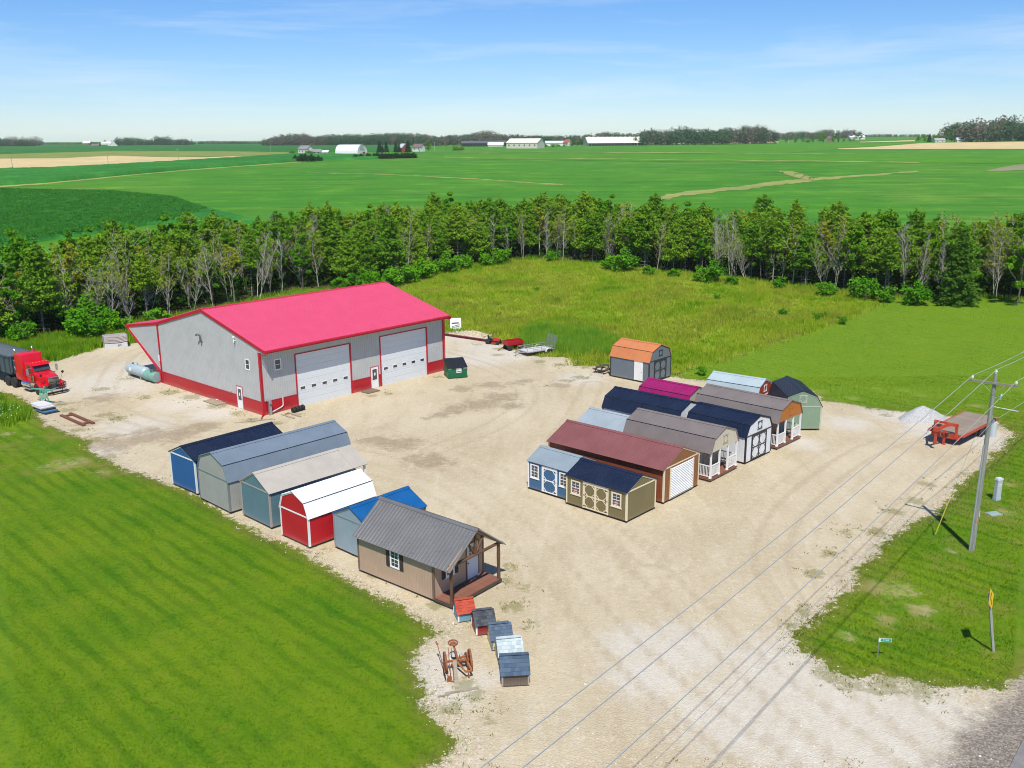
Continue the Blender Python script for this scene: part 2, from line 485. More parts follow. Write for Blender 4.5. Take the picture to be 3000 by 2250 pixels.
STAINS=[(-6.3,79.6,1.2),(-5.2,81.2,1.8),(-3.1,82.9,2.6),(-1.3,85.2,2.4),(-0.0,82.2,1.6),(-5.0,88.3,1.5),(-2.0,89.6,2.0),(0.7,90.8,1.5),(-7.4,78.6,0.8),(1.4,91.2,1.2),(4.7,89.4,1.4),(-0.3,84.3,0.9),(-11.0,72.5,2.2),(-8.7,71.5,2.5),(-13.2,69.1,1.5),(-6.5,67.4,2.5),(-32.0,72.0,3),(-30.0,73.8,3),(-27.7,74.6,2.5),(-36.7,77.7,1.5),(-38.5,85.5,2.5),(-26.1,76.5,2)]
WHITES=[(12.3,38.0,4),(14.2,34.6,5),(9.9,34.7,4),(17.0,34.6,4),(8.0,40.2,3),(6.1,37.8,2.5),(11.9,32.0,4),(15.2,31.9,4),(5.7,40.8,2),(-41.2,91.9,6),(-38.1,97.7,7),(-33.1,69.5,3),(-38.9,90.5,5),(-30.0,84.1,4),(-31.9,76.6,4),(-26.7,80.6,3),(-3.4,38.5,2),(-3.7,37.4,1.5),(-2.6,36.6,1.5),(-1.3,37.7,1),(-6.2,113.6,4),(-3.1,106.7,4),(0.0,103.1,4),(-3.7,101.5,5),(-9.7,105.1,4),(33.3,78.7,3),(34.3,74.2,3),(38.0,71.4,3),(28.3,76.3,2.5),(13.9,93.3,3),(6.9,92.1,3),(22.9,70.9,2)]
WEEDS=[(-32.9,87.8,1.6),(-30.3,85.9,1.8),(-27.1,82.9,1.8),(-24.3,80.6,1.4),(-22.5,78.4,1.2),(-34.8,86.0,1.3),(-39.0,93.3,1.4),(-40.1,89.2,1.5),(-40.1,82.0,1.4),(-41.6,83.8,1.2),(-36.3,80.3,1.6),(-34.4,79.2,1.4),(-33.8,72.9,1.4),(-36.4,75.8,1.2),(-30.9,68.7,1.6),(-20.5,77.4,1.2),(-19.0,79.9,0.9),(-13.2,86.1,0.9),(-11.7,86.6,1),(-7.6,93.1,1),(-5.6,93.1,0.8),(-1.5,103.1,1.2),(3.0,99.7,1.4),(5.1,98.0,1.5),(6.9,92.8,1.6),(5.5,91.4,1.2),(3.3,89.4,0.8),(8.0,97.2,1.4),(-4.0,108.6,1),(-0.1,49.1,0.8),(0.5,46.6,1),(-0.1,44.3,1),(-0.4,47.4,0.7),(-1.4,42.6,1),(0.8,42.5,0.9),(-2.2,37.4,1),(-1.6,36.3,1),(-1.1,34.8,0.9),(-2.6,35.3,1),(16.8,48.0,1),(18.4,50.7,1),(20.4,53.6,1.2),(22.1,53.6,1.2),(24.6,56.8,1.2),(26.7,58.5,1.1),(28.9,61.7,1.1),(14.8,43.8,1),(13.8,42.4,0.8),(16.5,36.9,1.2),(14.8,37.3,1.2),(17.8,36.5,1.2),(15.7,36.4,0.8),(14.1,37.9,1),(32.5,63.7,1),(36.4,68.1,1),(32.7,78.7,1.2),(35.2,77.7,1),(-0.8,42.6,0.6),(-4.0,44.7,0.8),(-5.0,46.3,0.7),(-7.6,48.0,0.8),(-11.0,51.6,0.8)]
BARE=[(-33.7,66.8,2.2),(-32.8,67.5,1.8),(-34.8,66.4,1.2),(-30.0,65.2,1.2),(-41.8,74.5,1),(-39.8,74.0,0.8),(20.7,45.9,1.6),(19.4,46.3,1.4),(21.0,44.0,1.2),(18.8,43.0,0.9),(16.2,41.3,0.8),(25.6,50.8,0.7),(31.6,56.7,1.0),(34.3,61.6,0.8),(37.3,86.7,1),(38.2,84.8,1),(41.6,81.2,1),(35.0,87.3,0.8),(28.8,86.2,1.4),(31.5,83.8,1),(52.0,99.9,0.8)]

# ------------------------------------------------------------------ terrain
def ss(t):
    t = np.clip(t, 0, 1); return t * t * (3 - 2 * t)
def zt(x, y):
    """the farmland rises gently beyond the wood"""
    x = np.asarray(x, float); y = np.asarray(y, float)
    s = 40 * np.logaddexp(0, (y - 260) / 40)
    return 12.5 * (1 - np.exp(-s / 450)) + 7 * ss((x - 250) / 500) * ss((y - 700) / 500)

def poly_sd(px, py, poly):
    """signed distance, positive inside"""
    px = np.asarray(px, np.float32); py = np.asarray(py, np.float32)
    d = np.full(px.shape, 1e9, np.float32); ins = np.zeros(px.shape, bool)
    n = len(poly)
    for i in range(n):
        ax, ay = poly[i]; bx, by = poly[(i + 1) % n]
        ex, ey = bx - ax, by - ay
        l2 = ex * ex + ey * ey + 1e-9
        t = np.clip(((px - ax) * ex + (py - ay) * ey) / l2, 0, 1)
        d = np.minimum(d, (px - ax - t * ex) ** 2 + (py - ay - t * ey) ** 2)
        c = ((ay > py) != (by > py)) & (px < ex * (py - ay) / (ey if abs(ey) > 1e-9 else 1e-9) + ax)
        ins ^= c
    return np.where(ins, 1, -1) * np.sqrt(d)

def line_d(px, py, pts):
    d = np.full(np.shape(px), 1e9, np.float32)
    for (ax, ay), (bx, by) in zip(pts[:-1], pts[1:]):
        ex, ey = bx - ax, by - ay
        t = np.clip(((px - ax) * ex + (py - ay) * ey) / (ex * ex + ey * ey), 0, 1)
        d = np.minimum(d, np.hypot(px - ax - t * ex, py - ay - t * ey))
    return d

def blobs(px, py, lst):
    v = np.zeros(np.shape(px), np.float32)
    for (x, y, r) in lst:
        v = np.maximum(v, np.exp(-((px - x) ** 2 + (py - y) ** 2) / (r * r)))
    return v

def vnoise(x, y, s, seed=0):
    """smooth value noise in numpy"""
    x = np.asarray(x) / s; y = np.asarray(y) / s
    xi = np.floor(x).astype(int); yi = np.floor(y).astype(int)
    fx = ss(x - xi); fy = ss(y - yi)
    def h(a, b):
        k = np.sin(a * 127.1 + b * 311.7 + seed * 74.7) * 43758.5453
        return k - np.floor(k)
    return (h(xi, yi) * (1 - fx) + h(xi + 1, yi) * fx) * (1 - fy) + (h(xi, yi + 1) * (1 - fx) + h(xi + 1, yi + 1) * fx) * fy

# forest belt: front edge from the survey, back edge set behind it
ff = np.array(FOREST_FRONT)
fdep = np.interp(np.arange(len(ff)), [0, 2, 4, 6, 8, 11, 13, 16, 19, 22], [16, 20, 34, 36, 34, 27, 22, 19, 20, 22])
fdir = ff / np.linalg.norm(ff, axis=1)[:, None]
fb = ff + fdir * fdep[:, None]
FOREST = [tuple(p) for p in ff] + [tuple(p) for p in fb[::-1]]

def attr(t, name):
    n = t.nodes.new('ShaderNodeAttribute'); n.attribute_name = name
    return n.outputs['Fac']

def lawn_colour(t, pos):
    sx = t.nodes.new('ShaderNodeSeparateXYZ'); t.links.new(pos, sx.inputs[0])
    a = noise_n(t, pos, .16, 4, .6, .3)
    b = noise_n(t, pos, .9, 5, .65)
    f4 = noise_n(t, pos, 4.5, 3, .7)
    c = mix_n(t, smooth_n(t, a, .32, .68), (.078, .178, .003), (.138, .222, .005))
    c = mix_n(t, math_n(t, 'MULTIPLY', smooth_n(t, b, .54, .72), .6), c, (.165, .190, .015))
    c = mix_n(t, math_n(t, 'MULTIPLY', smooth_n(t, b, .46, .30), .5), c, (.032, .112, .002))
    c = mix_n(t, math_n(t, 'MULTIPLY', smooth_n(t, f4, .50, .68), .45), c, (.150, .220, .014))
    c = mix_n(t, math_n(t, 'MULTIPLY', smooth_n(t, f4, .48, .32), .50), c, (.024, .084, .002))
    # mowing stripes: grass laid one way, then the other
    w = noise_n(t, pos, .35, 2, .5)
    s = math_n(t, 'ADD', math_n(t, 'MULTIPLY', math_n(t, 'ADD', sx.outputs[0], sx.outputs[1]), .68), math_n(t, 'MULTIPLY', w, .7))
    f = math_n(t, 'ABSOLUTE', math_n(t, 'SUBTRACT', math_n(t, 'FRACT', s), .5))
    st = smooth_n(t, f, .20, .42)
    m = smooth_n(t, noise_n(t, pos, .13, 4, .65), .30, .62)
    c = mix_n(t, math_n(t, 'MULTIPLY', math_n(t, 'MULTIPLY', st, m), .52), c, (.030, .108, .001))
    s2 = math_n(t, 'ABSOLUTE', math_n(t, 'SUBTRACT', math_n(t, 'FRACT', math_n(t, 'MULTIPLY', s, .5)), .5))
    c = mix_n(t, math_n(t, 'MULTIPLY', smooth_n(t, s2, .32, .18), .22), c, (.145, .215, .008))
    return c

def meadow_colour(t, pos):
    a = noise_n(t, pos, .10, 5, .62, .5)
    b = noise_n(t, pos, .55, 5, .65)
    c = ramp_n(t, a, [(.28, (.095, .235, .008)), (.40, (.200, .310, .016)), (.50, (.270, .335, .028)), (.58, (.240, .280, .032)), (.66, (.180, .285, .018)), (.78, (.090, .230, .008))])
    c = mix_n(t, math_n(t, 'MULTIPLY', smooth_n(t, b, .52, .7), .6), c, (.310, .310, .048))
    c = mix_n(t, math_n(t, 'MULTIPLY', smooth_n(t, b, .46, .3), .65), c, (.095, .165, .012))
    return c

def gravel_colour(t, pos):
    a = noise_n(t, pos, .12, 5, .6, .4)
    b = noise_n(t, pos, 1.1, 6, .68)
    mp = N(t, 'ShaderNodeMapping'); mp.inputs['Scale'].default_value = (.9, .16, 1); mp.inputs['Rotation'].default_value = (0, 0, R(-52))
    t.links.new(pos, mp.inputs['Vector'])
    tr = noise_n(t, mp.outputs[0], .85, 5, .6, .6)         # wheel tracks
    c = mix_n(t, smooth_n(t, a, .3, .7), (.455, .378, .243), (.545, .465, .318))
    c = mix_n(t, math_n(t, 'MULTIPLY', smooth_n(t, tr, .50, .70), .42), c, (.40, .315, .20))
    c = mix_n(t, math_n(t, 'MULTIPLY', smooth_n(t, tr, .46, .30), .45), c, (.58, .515, .39))
    wv = smooth_n(t, math_n(t, 'ADD', attr(t, 'white'), math_n(t, 'MULTIPLY', math_n(t, 'SUBTRACT', b, .5), 1.2)), .15, 1.0)
    c = mix_n(t, math_n(t, 'MULTIPLY', wv, .62), c, (.59, .565, .51))
    tk = smooth_n(t, math_n(t, 'ADD', attr(t, 'track'), math_n(t, 'MULTIPLY', math_n(t, 'SUBTRACT', b, .5), .8)), .25, .85)
    c = mix_n(t, math_n(t, 'MULTIPLY', tk, .48), c, (.38, .30, .19))
    tl = smooth_n(t, math_n(t, 'ADD', attr(t, 'track2'), math_n(t, 'MULTIPLY', math_n(t, 'SUBTRACT', b, .5), .8)), .25, .85)
    c = mix_n(t, math_n(t, 'MULTIPLY', tl, .50), c, (.58, .515, .39))
    pk = smooth_n(t, noise_n(t, pos, .21, 4, .6), .58, .75)
    c = mix_n(t, math_n(t, 'MULTIPLY', pk, .22), c, (.50, .39, .28))
    n3 = noise_n(t, pos, .45, 5, .7, 1.2)
    sv = smooth_n(t, math_n(t, 'ADD', math_n(t, 'MULTIPLY', attr(t, 'stain'), 1.1), math_n(t, 'ADD', math_n(t, 'MULTIPLY', math_n(t, 'SUBTRACT', b, .5), .9), math_n(t, 'MULTIPLY', math_n(t, 'SUBTRACT', n3, .5), 2.2))), .40, 1.05)
    c = mix_n(t, math_n(t, 'MULTIPLY', sv, .62), c, (.225, .165, .10))
    return c, b

def ground_material():
    m, t, b = nodes('yard_ground')
    geo = N(t, 'ShaderNodeNewGeometry'); pos = geo.outputs['Position']
    n_big = noise_n(t, pos, .55, 4, .62)
    n_mid = noise_n(t, pos, 2.6, 4, .66)
    n_fin = noise_n(t, pos, 11.0, 3, .7)
    edge = math_n(t, 'ADD', math_n(t, 'ADD', math_n(t, 'MULTIPLY', math_n(t, 'SUBTRACT', n_big, .5), 2.2),
                  math_n(t, 'MULTIPLY', math_n(t, 'SUBTRACT', n_mid, .5), 2.0)), math_n(t, 'MULTIPLY', math_n(t, 'SUBTRACT', n_fin, .5), .8))
    lawn = lawn_colour(t, pos)
    mead = meadow_colour(t, pos)
    mf = smooth_n(t, math_n(t, 'ADD', attr(t, 'meadow'), edge), -.8, .8)
    grass = mix_n(t, mf, lawn, mead)
    # worn, straw-coloured spots and the dry fringe beside the gravel
    bare = smooth_n(t, math_n(t, 'ADD', math_n(t, 'MULTIPLY', attr(t, 'bare'), .85), math_n(t, 'MULTIPLY', edge, .55)), .45, 1.15)
    grass = mix_n(t, math_n(t, 'MULTIPLY', bare, .8), grass, (.40, .32, .17))
    fr = smooth_n(t, math_n(t, 'ADD', attr(t, 'yard'), math_n(t, 'MULTIPLY', edge, .9)), -1.5, .1)
    grass = mix_n(t, math_n(t, 'MULTIPLY', fr, .55), grass, (.150, .120, .030))
    grass = mix_n(t, math_n(t, 'MULTIPLY', smooth_n(t, n_fin, .52, .8), .35), grass, (.020, .070, .003))
    dryv = math_n(t, 'MULTIPLY', smooth_n(t, math_n(t, 'ADD', math_n(t, 'MULTIPLY', n_big, .5), math_n(t, 'MULTIPLY', noise_n(t, pos, .22, 4, .65), .5)), .48, .66), attr(t, 'dry'))
    grass = mix_n(t, math_n(t, 'MULTIPLY', dryv, .7), grass, (.215, .190, .045))
    grass = mix_n(t, math_n(t, 'MULTIPLY', attr(t, 'pale'), .6), grass, mix_n(t, n_mid, (.115, .225, .008), (.185, .285, .012)))
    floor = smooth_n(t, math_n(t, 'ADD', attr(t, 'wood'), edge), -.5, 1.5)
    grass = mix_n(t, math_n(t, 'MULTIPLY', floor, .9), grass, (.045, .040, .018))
    # gravel
    grav, gb = gravel_colour(t, pos)
    vor = N(t, 'ShaderNodeTexVoronoi', Scale=13.0); t.links.new(pos, vor.inputs['Vector'])
    vc = t.nodes.new('ShaderNodeSeparateColor'); t.links.new(vor.outputs['Color'], vc.inputs[0])
    st = smooth_n(t, vc.outputs[0], .2, .9)
    coarse = smooth_n(t, math_n(t, 'ADD', attr(t, 'yard'), math_n(t, 'MULTIPLY', edge, 1.0)), 1.5, .2)
    amt = math_n(t, 'ADD', .15, math_n(t, 'MULTIPLY', coarse, .34))
    grav = mix_n(t, math_n(t, 'MULTIPLY', amt, math_n(t, 'SUBTRACT', 1.0, st)), grav, (.30, .235, .14))
    grav = mix_n(t, math_n(t, 'MULTIPLY', amt, smooth_n(t, vc.outputs[1], .55, 1.0)), grav, (.70, .66, .57))
    v2 = N(t, 'ShaderNodeTexVoronoi', Scale=5.0); t.links.new(pos, v2.inputs['Vector'])
    vc2 = t.nodes.new('ShaderNodeSeparateColor'); t.links.new(v2.outputs['Color'], vc2.inputs[0])
    grav = mix_n(t, math_n(t, 'MULTIPLY', math_n(t, 'SUBTRACT', vc2.outputs[0], .3), math_n(t, 'MULTIPLY', amt, .45)), grav, (.33, .26, .16))
    grav = mix_n(t, math_n(t, 'MULTIPLY', smooth_n(t, n_fin, .58, .76), .20), grav, (.29, .23, .15))
    grav = mix_n(t, math_n(t, 'MULTIPLY', smooth_n(t, n_mid, .50, .30), .22), grav, (.72, .65, .50))
    sh = smooth_n(t, math_n(t, 'ADD', attr(t, 'shoulder'), math_n(t, 'MULTIPLY', edge, .8)), -.7, .9)
    grav = mix_n(t, sh, grav, mix_n(t, st, (.17, .142, .112), (.30, .262, .215)))
    wd = smooth_n(t, math_n(t, 'ADD', attr(t, 'weeds'), math_n(t, 'MULTIPLY', edge, .55)), .62, .95)
    grav = mix_n(t, math_n(t, 'MULTIPLY', wd, .55), grav, (.17, .17, .045))
    gf = smooth_n(t, math_n(t, 'ADD', attr(t, 'yard'), edge), -.12, .22)
    col = mix_n(t, gf, grass, grav)
    t.links.new(col, b.inputs['Base Color'])
    b.inputs['Roughness'].default_value = .95
    b.inputs['Specular IOR Level'].default_value = .15
    h = math_n(t, 'ADD', math_n(t, 'MULTIPLY', n_fin, .6), math_n(t, 'ADD', math_n(t, 'MULTIPLY', vor.outputs['Distance'], .5), math_n(t, 'MULTIPLY', gb, 1.4)))
    bump_n(t, b, h, .75, .07)
    return m

GM = ground_material()
DX = .4
gx = np.arange(-84, 88, DX); gy = np.arange(26, 216, DX)
X, Y = np.meshgrid(gx, gy)
px, py = X.ravel(), Y.ravel()
A_yard = poly_sd(px, py, YARD)
A_meadow = poly_sd(px, py, MEADOW)
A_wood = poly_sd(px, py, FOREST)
A_shoulder = poly_sd(px, py, SHOULDER)
A_white = blobs(px, py, WHITES)
A_stain = blobs(px, py, STAINS)
A_weeds = blobs(px, py, WEEDS)
LANES = [[(14, 31), (11, 38), (8.5, 46), (6, 54), (1, 62), (-5, 69), (-11, 75)], [(17, 33), (14.5, 40), (14, 48), (17, 56), (22, 63), (28, 70), (33, 73)], [(10, 31), (5, 40), (2, 50), (-2, 60), (-8, 67), (-18, 72), (-30, 76), (-38, 84)],
         [(-38, 84), (-42, 96), (-44, 106), (-40, 112)], [(-6, 70), (0, 78), (2, 88), (-2, 97), (-8, 104)], [(8, 50), (4, 60), (3, 70), (6, 80), (8, 90)], [(20, 47), (24, 55), (31, 64), (36, 69)], [(-2, 52), (-6, 60), (-14, 66), (-24, 68), (-34, 74)]]
A_track = np.zeros(len(px), np.float32); A_track2 = np.zeros(len(px), np.float32)
for ln in LANES:
    # round the corners of the lane
    q = np.array(ln, float)
    for _ in range(3): q = np.concatenate([[q[0]], np.stack([q[:-1] * .75 + q[1:] * .25, q[:-1] * .25 + q[1:] * .75], 1).reshape(-1, 2), [q[-1]]])
    d_ = line_d(px, py, [tuple(p) for p in q]); f_ = .55 + .6 * vnoise(px, py, 7, 44)
    A_track = np.maximum(A_track, (np.exp(-((d_ - .95) / .30) ** 2) + .6 * np.exp(-((d_ - 2.3) / .35) ** 2) + .4 * np.exp(-((d_ - 3.9) / .4) ** 2)) * f_)
    A_track2 = np.maximum(A_track2, (np.exp(-(d_ / .35) ** 2) + .8 * np.exp(-((d_ - 1.6) / .35) ** 2) + .5 * np.exp(-((d_ - 3.1) / .4) ** 2)) * (1.3 - f_))
A_bare = np.maximum(blobs(px, py, BARE), np.exp(-(line_d(px, py, TRACK) / 1.3) ** 2) * .8)
A_bare = np.maximum(A_bare, np.exp(-(line_d(px, py, [(-8, 121), (2, 126), (10, 124), (14, 118)]) / 1.6) ** 2) * .65)
gz = (vnoise(px, py, 3.1, 1) - .5) * .05 + (vnoise(px, py, 1.1, 2) - .5) * .025
gz = np.where(A_yard > 1.5, gz * .35, gz)
gz += ss((-A_yard) / 1.2) * .035
# shallow roadside ditch between pole and road
gz -= .16 * np.exp(-(line_d(px, py, [(17.5, 41.2), (23.5, 45.2), (31, 52.0), (43, 63)]) / 2.4) ** 2) * ss(-A_yard / 2.5)
gz += zt(px, py) - zt(0, 26)
verts = np.stack([px, py, gz], 1)
nx, ny = len(gx), len(gy)
ii = (np.arange(ny - 1)[:, None] * nx + np.arange(nx - 1)[None, :]).ravel()
quads = np.stack([ii, ii + 1, ii + nx + 1, ii + nx], 1)
def fmean(a): return a[quads].mean(1)
fy_, fm_, fw_, fs_ = map(fmean, (A_yard, A_meadow, A_wood, A_shoulder))
fxc, fyc = fmean(px), fmean(py)
kind = np.full(len(quads), 0)                       # 0 mown grass
kind[fm_ > 0] = 1
kind[fw_ > 0] = 2
kind[fy_ > 0] = 3
kind[(fs_ > 0) & (fyc < 41)] = 4
kind[(kind == 0) & (fxc > 5)] = 5
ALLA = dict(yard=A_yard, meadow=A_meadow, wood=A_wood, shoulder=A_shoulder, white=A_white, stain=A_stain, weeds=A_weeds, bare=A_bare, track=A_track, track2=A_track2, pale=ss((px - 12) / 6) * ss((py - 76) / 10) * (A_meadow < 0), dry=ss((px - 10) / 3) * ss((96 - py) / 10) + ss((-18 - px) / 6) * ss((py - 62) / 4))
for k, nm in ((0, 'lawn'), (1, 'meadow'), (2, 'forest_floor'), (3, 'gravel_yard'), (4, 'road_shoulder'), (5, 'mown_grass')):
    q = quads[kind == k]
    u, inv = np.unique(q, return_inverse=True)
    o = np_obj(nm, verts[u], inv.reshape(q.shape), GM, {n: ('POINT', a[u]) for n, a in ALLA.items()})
    for p in o.data.polygons: pass
    o.data.polygons.foreach_set('use_smooth', np.ones(len(o.data.polygons), bool))
    tag(o, kind='structure')

def look(arr, x, y):
    i = np.clip(((x - gx[0]) / DX).round().astype(int), 0, nx - 1)
    j = np.clip(((y - gy[0]) / DX).round().astype(int), 0, ny - 1)
    return arr[j * nx + i]
def gz_at(x, y):
    return float(look(gz, np.array([x]), np.array([y]))[0])

# asphalt road at the lower right corner
m_as, t_, b_ = nodes('asphalt')
g_ = N(t_, 'ShaderNodeNewGeometry')
v_ = N(t_, 'ShaderNodeTexVoronoi', Scale=40.0); t_.links.new(g_.outputs['Position'], v_.inputs['Vector'])
c_ = mix_n(t_, smooth_n(t_, noise_n(t_, g_.outputs['Position'], 2.0, 6, .7), .3, .7), (.20, .185, .175), (.30, .285, .27))
c_ = mix_n(t_, math_n(t_, 'MULTIPLY', v_.outputs['Distance'], .8), c_, (.11, .10, .095))
t_.links.new(c_, b_.inputs['Base Color']); b_.inputs['Roughness'].default_value = .9
bump_n(t_, b_, v_.outputs['Distance'], .4, .01)
rd = Vector((20.5 - 19.0, 33.1 - 31.3, 0)).normalized(); rn = Vector((rd.y, -rd.x, 0))
mb = MB()
p0 = Vector((19.0, 31.3, 0)) - rd * 60; p1 = Vector((20.5, 33.1, 0)) + rd * 95
for i in range(20):
    a = p0.lerp(p1, i / 20); b = p0.lerp(p1, (i + 1) / 20)
    mb.poly([a + Vector((0, 0, .06)), a + rn * 6.6 + Vector((0, 0, .06)), b + rn * 6.6 + Vector((0, 0, .06)), b + Vector((0, 0, .06))])
    mb.poly([a + Vector((0, 0, -.1)), a + Vector((0, 0, .06)), b + Vector((0, 0, .06)), b + Vector((0, 0, -.1))])
tag(mb.build('road', m_as), kind='structure')

# farmland beyond: one big sheet, then the fields on it
def field_material(name, stops, streak=(.03, .35), rot=8, fine=2.5, tan=None, tan_amt=.5, bump=.3, fine_dark=.3):
    m, t, b = nodes(name)
    geo = N(t, 'ShaderNodeNewGeometry'); pos = geo.outputs['Position']
    mp = N(t, 'ShaderNodeMapping'); mp.inputs['Scale'].default_value = (streak[0], streak[1], .0); mp.inputs['Rotation'].default_value = (0, 0, R(rot))
    t.links.new(pos, mp.inputs['Vector'])
    a = noise_n(t, mp.outputs[0], 1.0, 6, .62, .3)
    big = noise_n(t, pos, .006, 4, .55)
    f = math_n(t, 'ADD', math_n(t, 'MULTIPLY', a, .65), math_n(t, 'MULTIPLY', big, .35))
    c = ramp_n(t, f, stops)
    if tan:
        tv = smooth_n(t, math_n(t, 'ADD', math_n(t, 'MULTIPLY', noise_n(t, mp.outputs[0], 1.9, 6, .7), .6), math_n(t, 'MULTIPLY', noise_n(t, pos, .009, 4, .6), .4)), .525, .66)
        c = mix_n(t, math_n(t, 'MULTIPLY', tv, tan_amt), c, tan)
    fn = noise_n(t, pos, fine, 3, .7)
    md = noise_n(t, pos, .05, 6, .7)
    c = mix_n(t, math_n(t, 'MULTIPLY', smooth_n(t, md, .5, .72), .45), c, tuple(min(1, x * 1.6 + .01) for x in stops[-1][1]))
    c = mix_n(t, math_n(t, 'MULTIPLY', smooth_n(t, md, .47, .3), .4), c, tuple(x * .62 for x in stops[0][1]))
    c = mix_n(t, math_n(t, 'MULTIPLY', smooth_n(t, fn, .5, .75), fine_dark), c, tuple(x * .4 for x in stops[0][1]))
    t.links.new(c, b.inputs['Base Color']); b.inputs['Roughness'].default_value = .95
    b.inputs['Specular IOR Level'].default_value = .1
    bump_n(t, b, fn, bump, .3)
    return m

SOY = field_material('soybean_leaves', [(.3, (.034, .150, .012)), (.5, (.054, .200, .012)), (.7, (.098, .225, .012))], (.009, .11), 5, 1.2, (.30, .30, .08), .5)
BRIGHT = field_material('bright_hay', [(.3, (.052, .190, .008)), (.6, (.074, .225, .008)), (.8, (.090, .215, .010))], (.01, .12), 4, 1.2)
CORN = field_material('corn_canopy', [(.3, (.018, .120, .018)), (.5, (.030, .175, .022)), (.7, (.052, .215, .026))], (.2, .35), 30, 1.4, bump=.9, fine_dark=.55)
CORNFAR = field_material('far_corn_canopy', [(.3, (.022, .110, .018)), (.6, (.034, .150, .024)), (.8, (.044, .160, .024))], (.02, .2), 4, .5)
OLIVE = field_material('olive_hay', [(.3, (.150, .200, .036)), (.6, (.200, .240, .055)), (.8, (.240, .255, .070))], (.01, .1), 4, .7)
WHEAT = field_material('ripe_wheat', [(.3, (.46, .355, .165)), (.55, (.55, .43, .215)), (.8, (.50, .40, .21))], (.012, .12), 6, .9, fine_dark=.12)
TRACKM = field_material('mown_track', [(.3, (.13, .22, .04)), (.5, (.26, .275, .08)), (.62, (.38, .33, .15)), (.8, (.16, .235, .04))], (.06, .25), 4, .8, fine_dark=.1)
DRIVEM = field_material('grey_green_drive', [(.3, (.17, .19, .085)), (.6, (.21, .22, .11)), (.8, (.23, .22, .12))], (.02, .1), 4, .8)

yy = np.concatenate([np.linspace(-80, 200, 12), np.linspace(210, 700, 70), np.geomspace(715, 12000, 70)])
xx = np.concatenate([-np.geomspace(9000, 320, 26), np.linspace(-300, 300, 41), np.geomspace(320, 9000, 26)])
XX, YY = np.meshgrid(xx, yy)
ZZ = zt(XX, YY) - .25 * (1 - ss((YY - 205) / 20))
tv = np.stack([XX.ravel(), YY.ravel(), ZZ.ravel()], 1)
n_ = len(xx)
ti = (np.arange(len(yy) - 1)[:, None] * n_ + np.arange(n_ - 1)[None, :]).ravel()
o = np_obj('farmland', tv, np.stack([ti, ti + 1, ti + n_ + 1, ti + n_], 1), SOY)
tag(o, kind='structure')

def strip(name, key, mat, off, rows=24, sub=6, height=0.0, jit=0.0):
    up, lo = STRIPS[key]
    n = max(len(up), len(lo)) * sub
    def res(p):
        p = np.array(p, float)
        return np.stack([np.interp(np.linspace(0, 1, n), np.linspace(0, 1, len(p)), p[:, k]) for k in (0, 1)], 1)
    U, Lw = res(up), res(lo)
    if jit:
        for A_, sd_ in ((U, 1), (Lw, 2)):
            A_[:, 1] += (vnoise(np.arange(n), np.zeros(n), 2.3, sd_) - .5) * jit + (vnoise(np.arange(n), np.zeros(n), .9, sd_ + 4) - .5) * jit * .8
    t = np.linspace(0, 1, rows)[:, None, None]
    P = U[None] * t + Lw[None] * (1 - t)
    x, y = P[..., 0], P[..., 1]
    z = zt(x, y) + off
    if height:
        e = np.ones_like(z); e[0] = e[-1] = 0
        z = z + height * e * (.85 + .3 * vnoise(x, y, 2.3, 5))
    v = np.stack([x.ravel(), y.ravel(), z.ravel()], 1)
    i = (np.arange(rows - 1)[:, None] * n + np.arange(n - 1)[None, :]).ravel()
    o = np_obj(name, v, np.stack([i, i + 1, i + n + 1, i + n], 1), mat)
    o.data.polygons.foreach_set('use_smooth', np.ones(len(o.data.polygons), bool))
    return tag(o, kind='structure')

strip('corn_field', 'corn_front', CORN, .02, 60, 14, 1.5)
strip('corn_field', 'corn_band', CORN, .02, 50, 14, 1.9)
strip('corn_field', 'corn_band2', CORN, .02, 24, 10, 1.9)
strip('corn_field', 'corn_far', CORNFAR, .10, 40, 8, 2.0)
strip('wheat_field', 'wheat_left', WHEAT, .12)
strip('hay_field', 'grass_strip', OLIVE, .16)
strip('hay_field', 'bright_strip', BRIGHT, .12)
strip('hay_field', 'green_right', BRIGHT, .18)
strip('wheat_field', 'wheat_right', WHEAT, .25)
strip('wheat_field', 'wheat_far', WHEAT, .25)
strip('wheat_field', 'wheat_far2', WHEAT, .3)
strip('grass_path', 'waterway', TRACKM, .08, 24, 14, 0, 5)
strip('grass_path', 'waterway2', TRACKM, .12, 24, 14, 0, 6)
strip('drive', 'drive', DRIVEM, .12)
strip('grass_path', 'track1', TRACKM, .2, 4, 16, 0, 8)
strip('grass_path', 'track2', TRACKM, .2, 4, 16, 0, 12)
strip('grass_path', 'track3', TRACKM, .06, 4, 16, 0, 5)
strip('grass_path', 'edge_strip', TRACKM, .06, 4, 16, 0, 6)

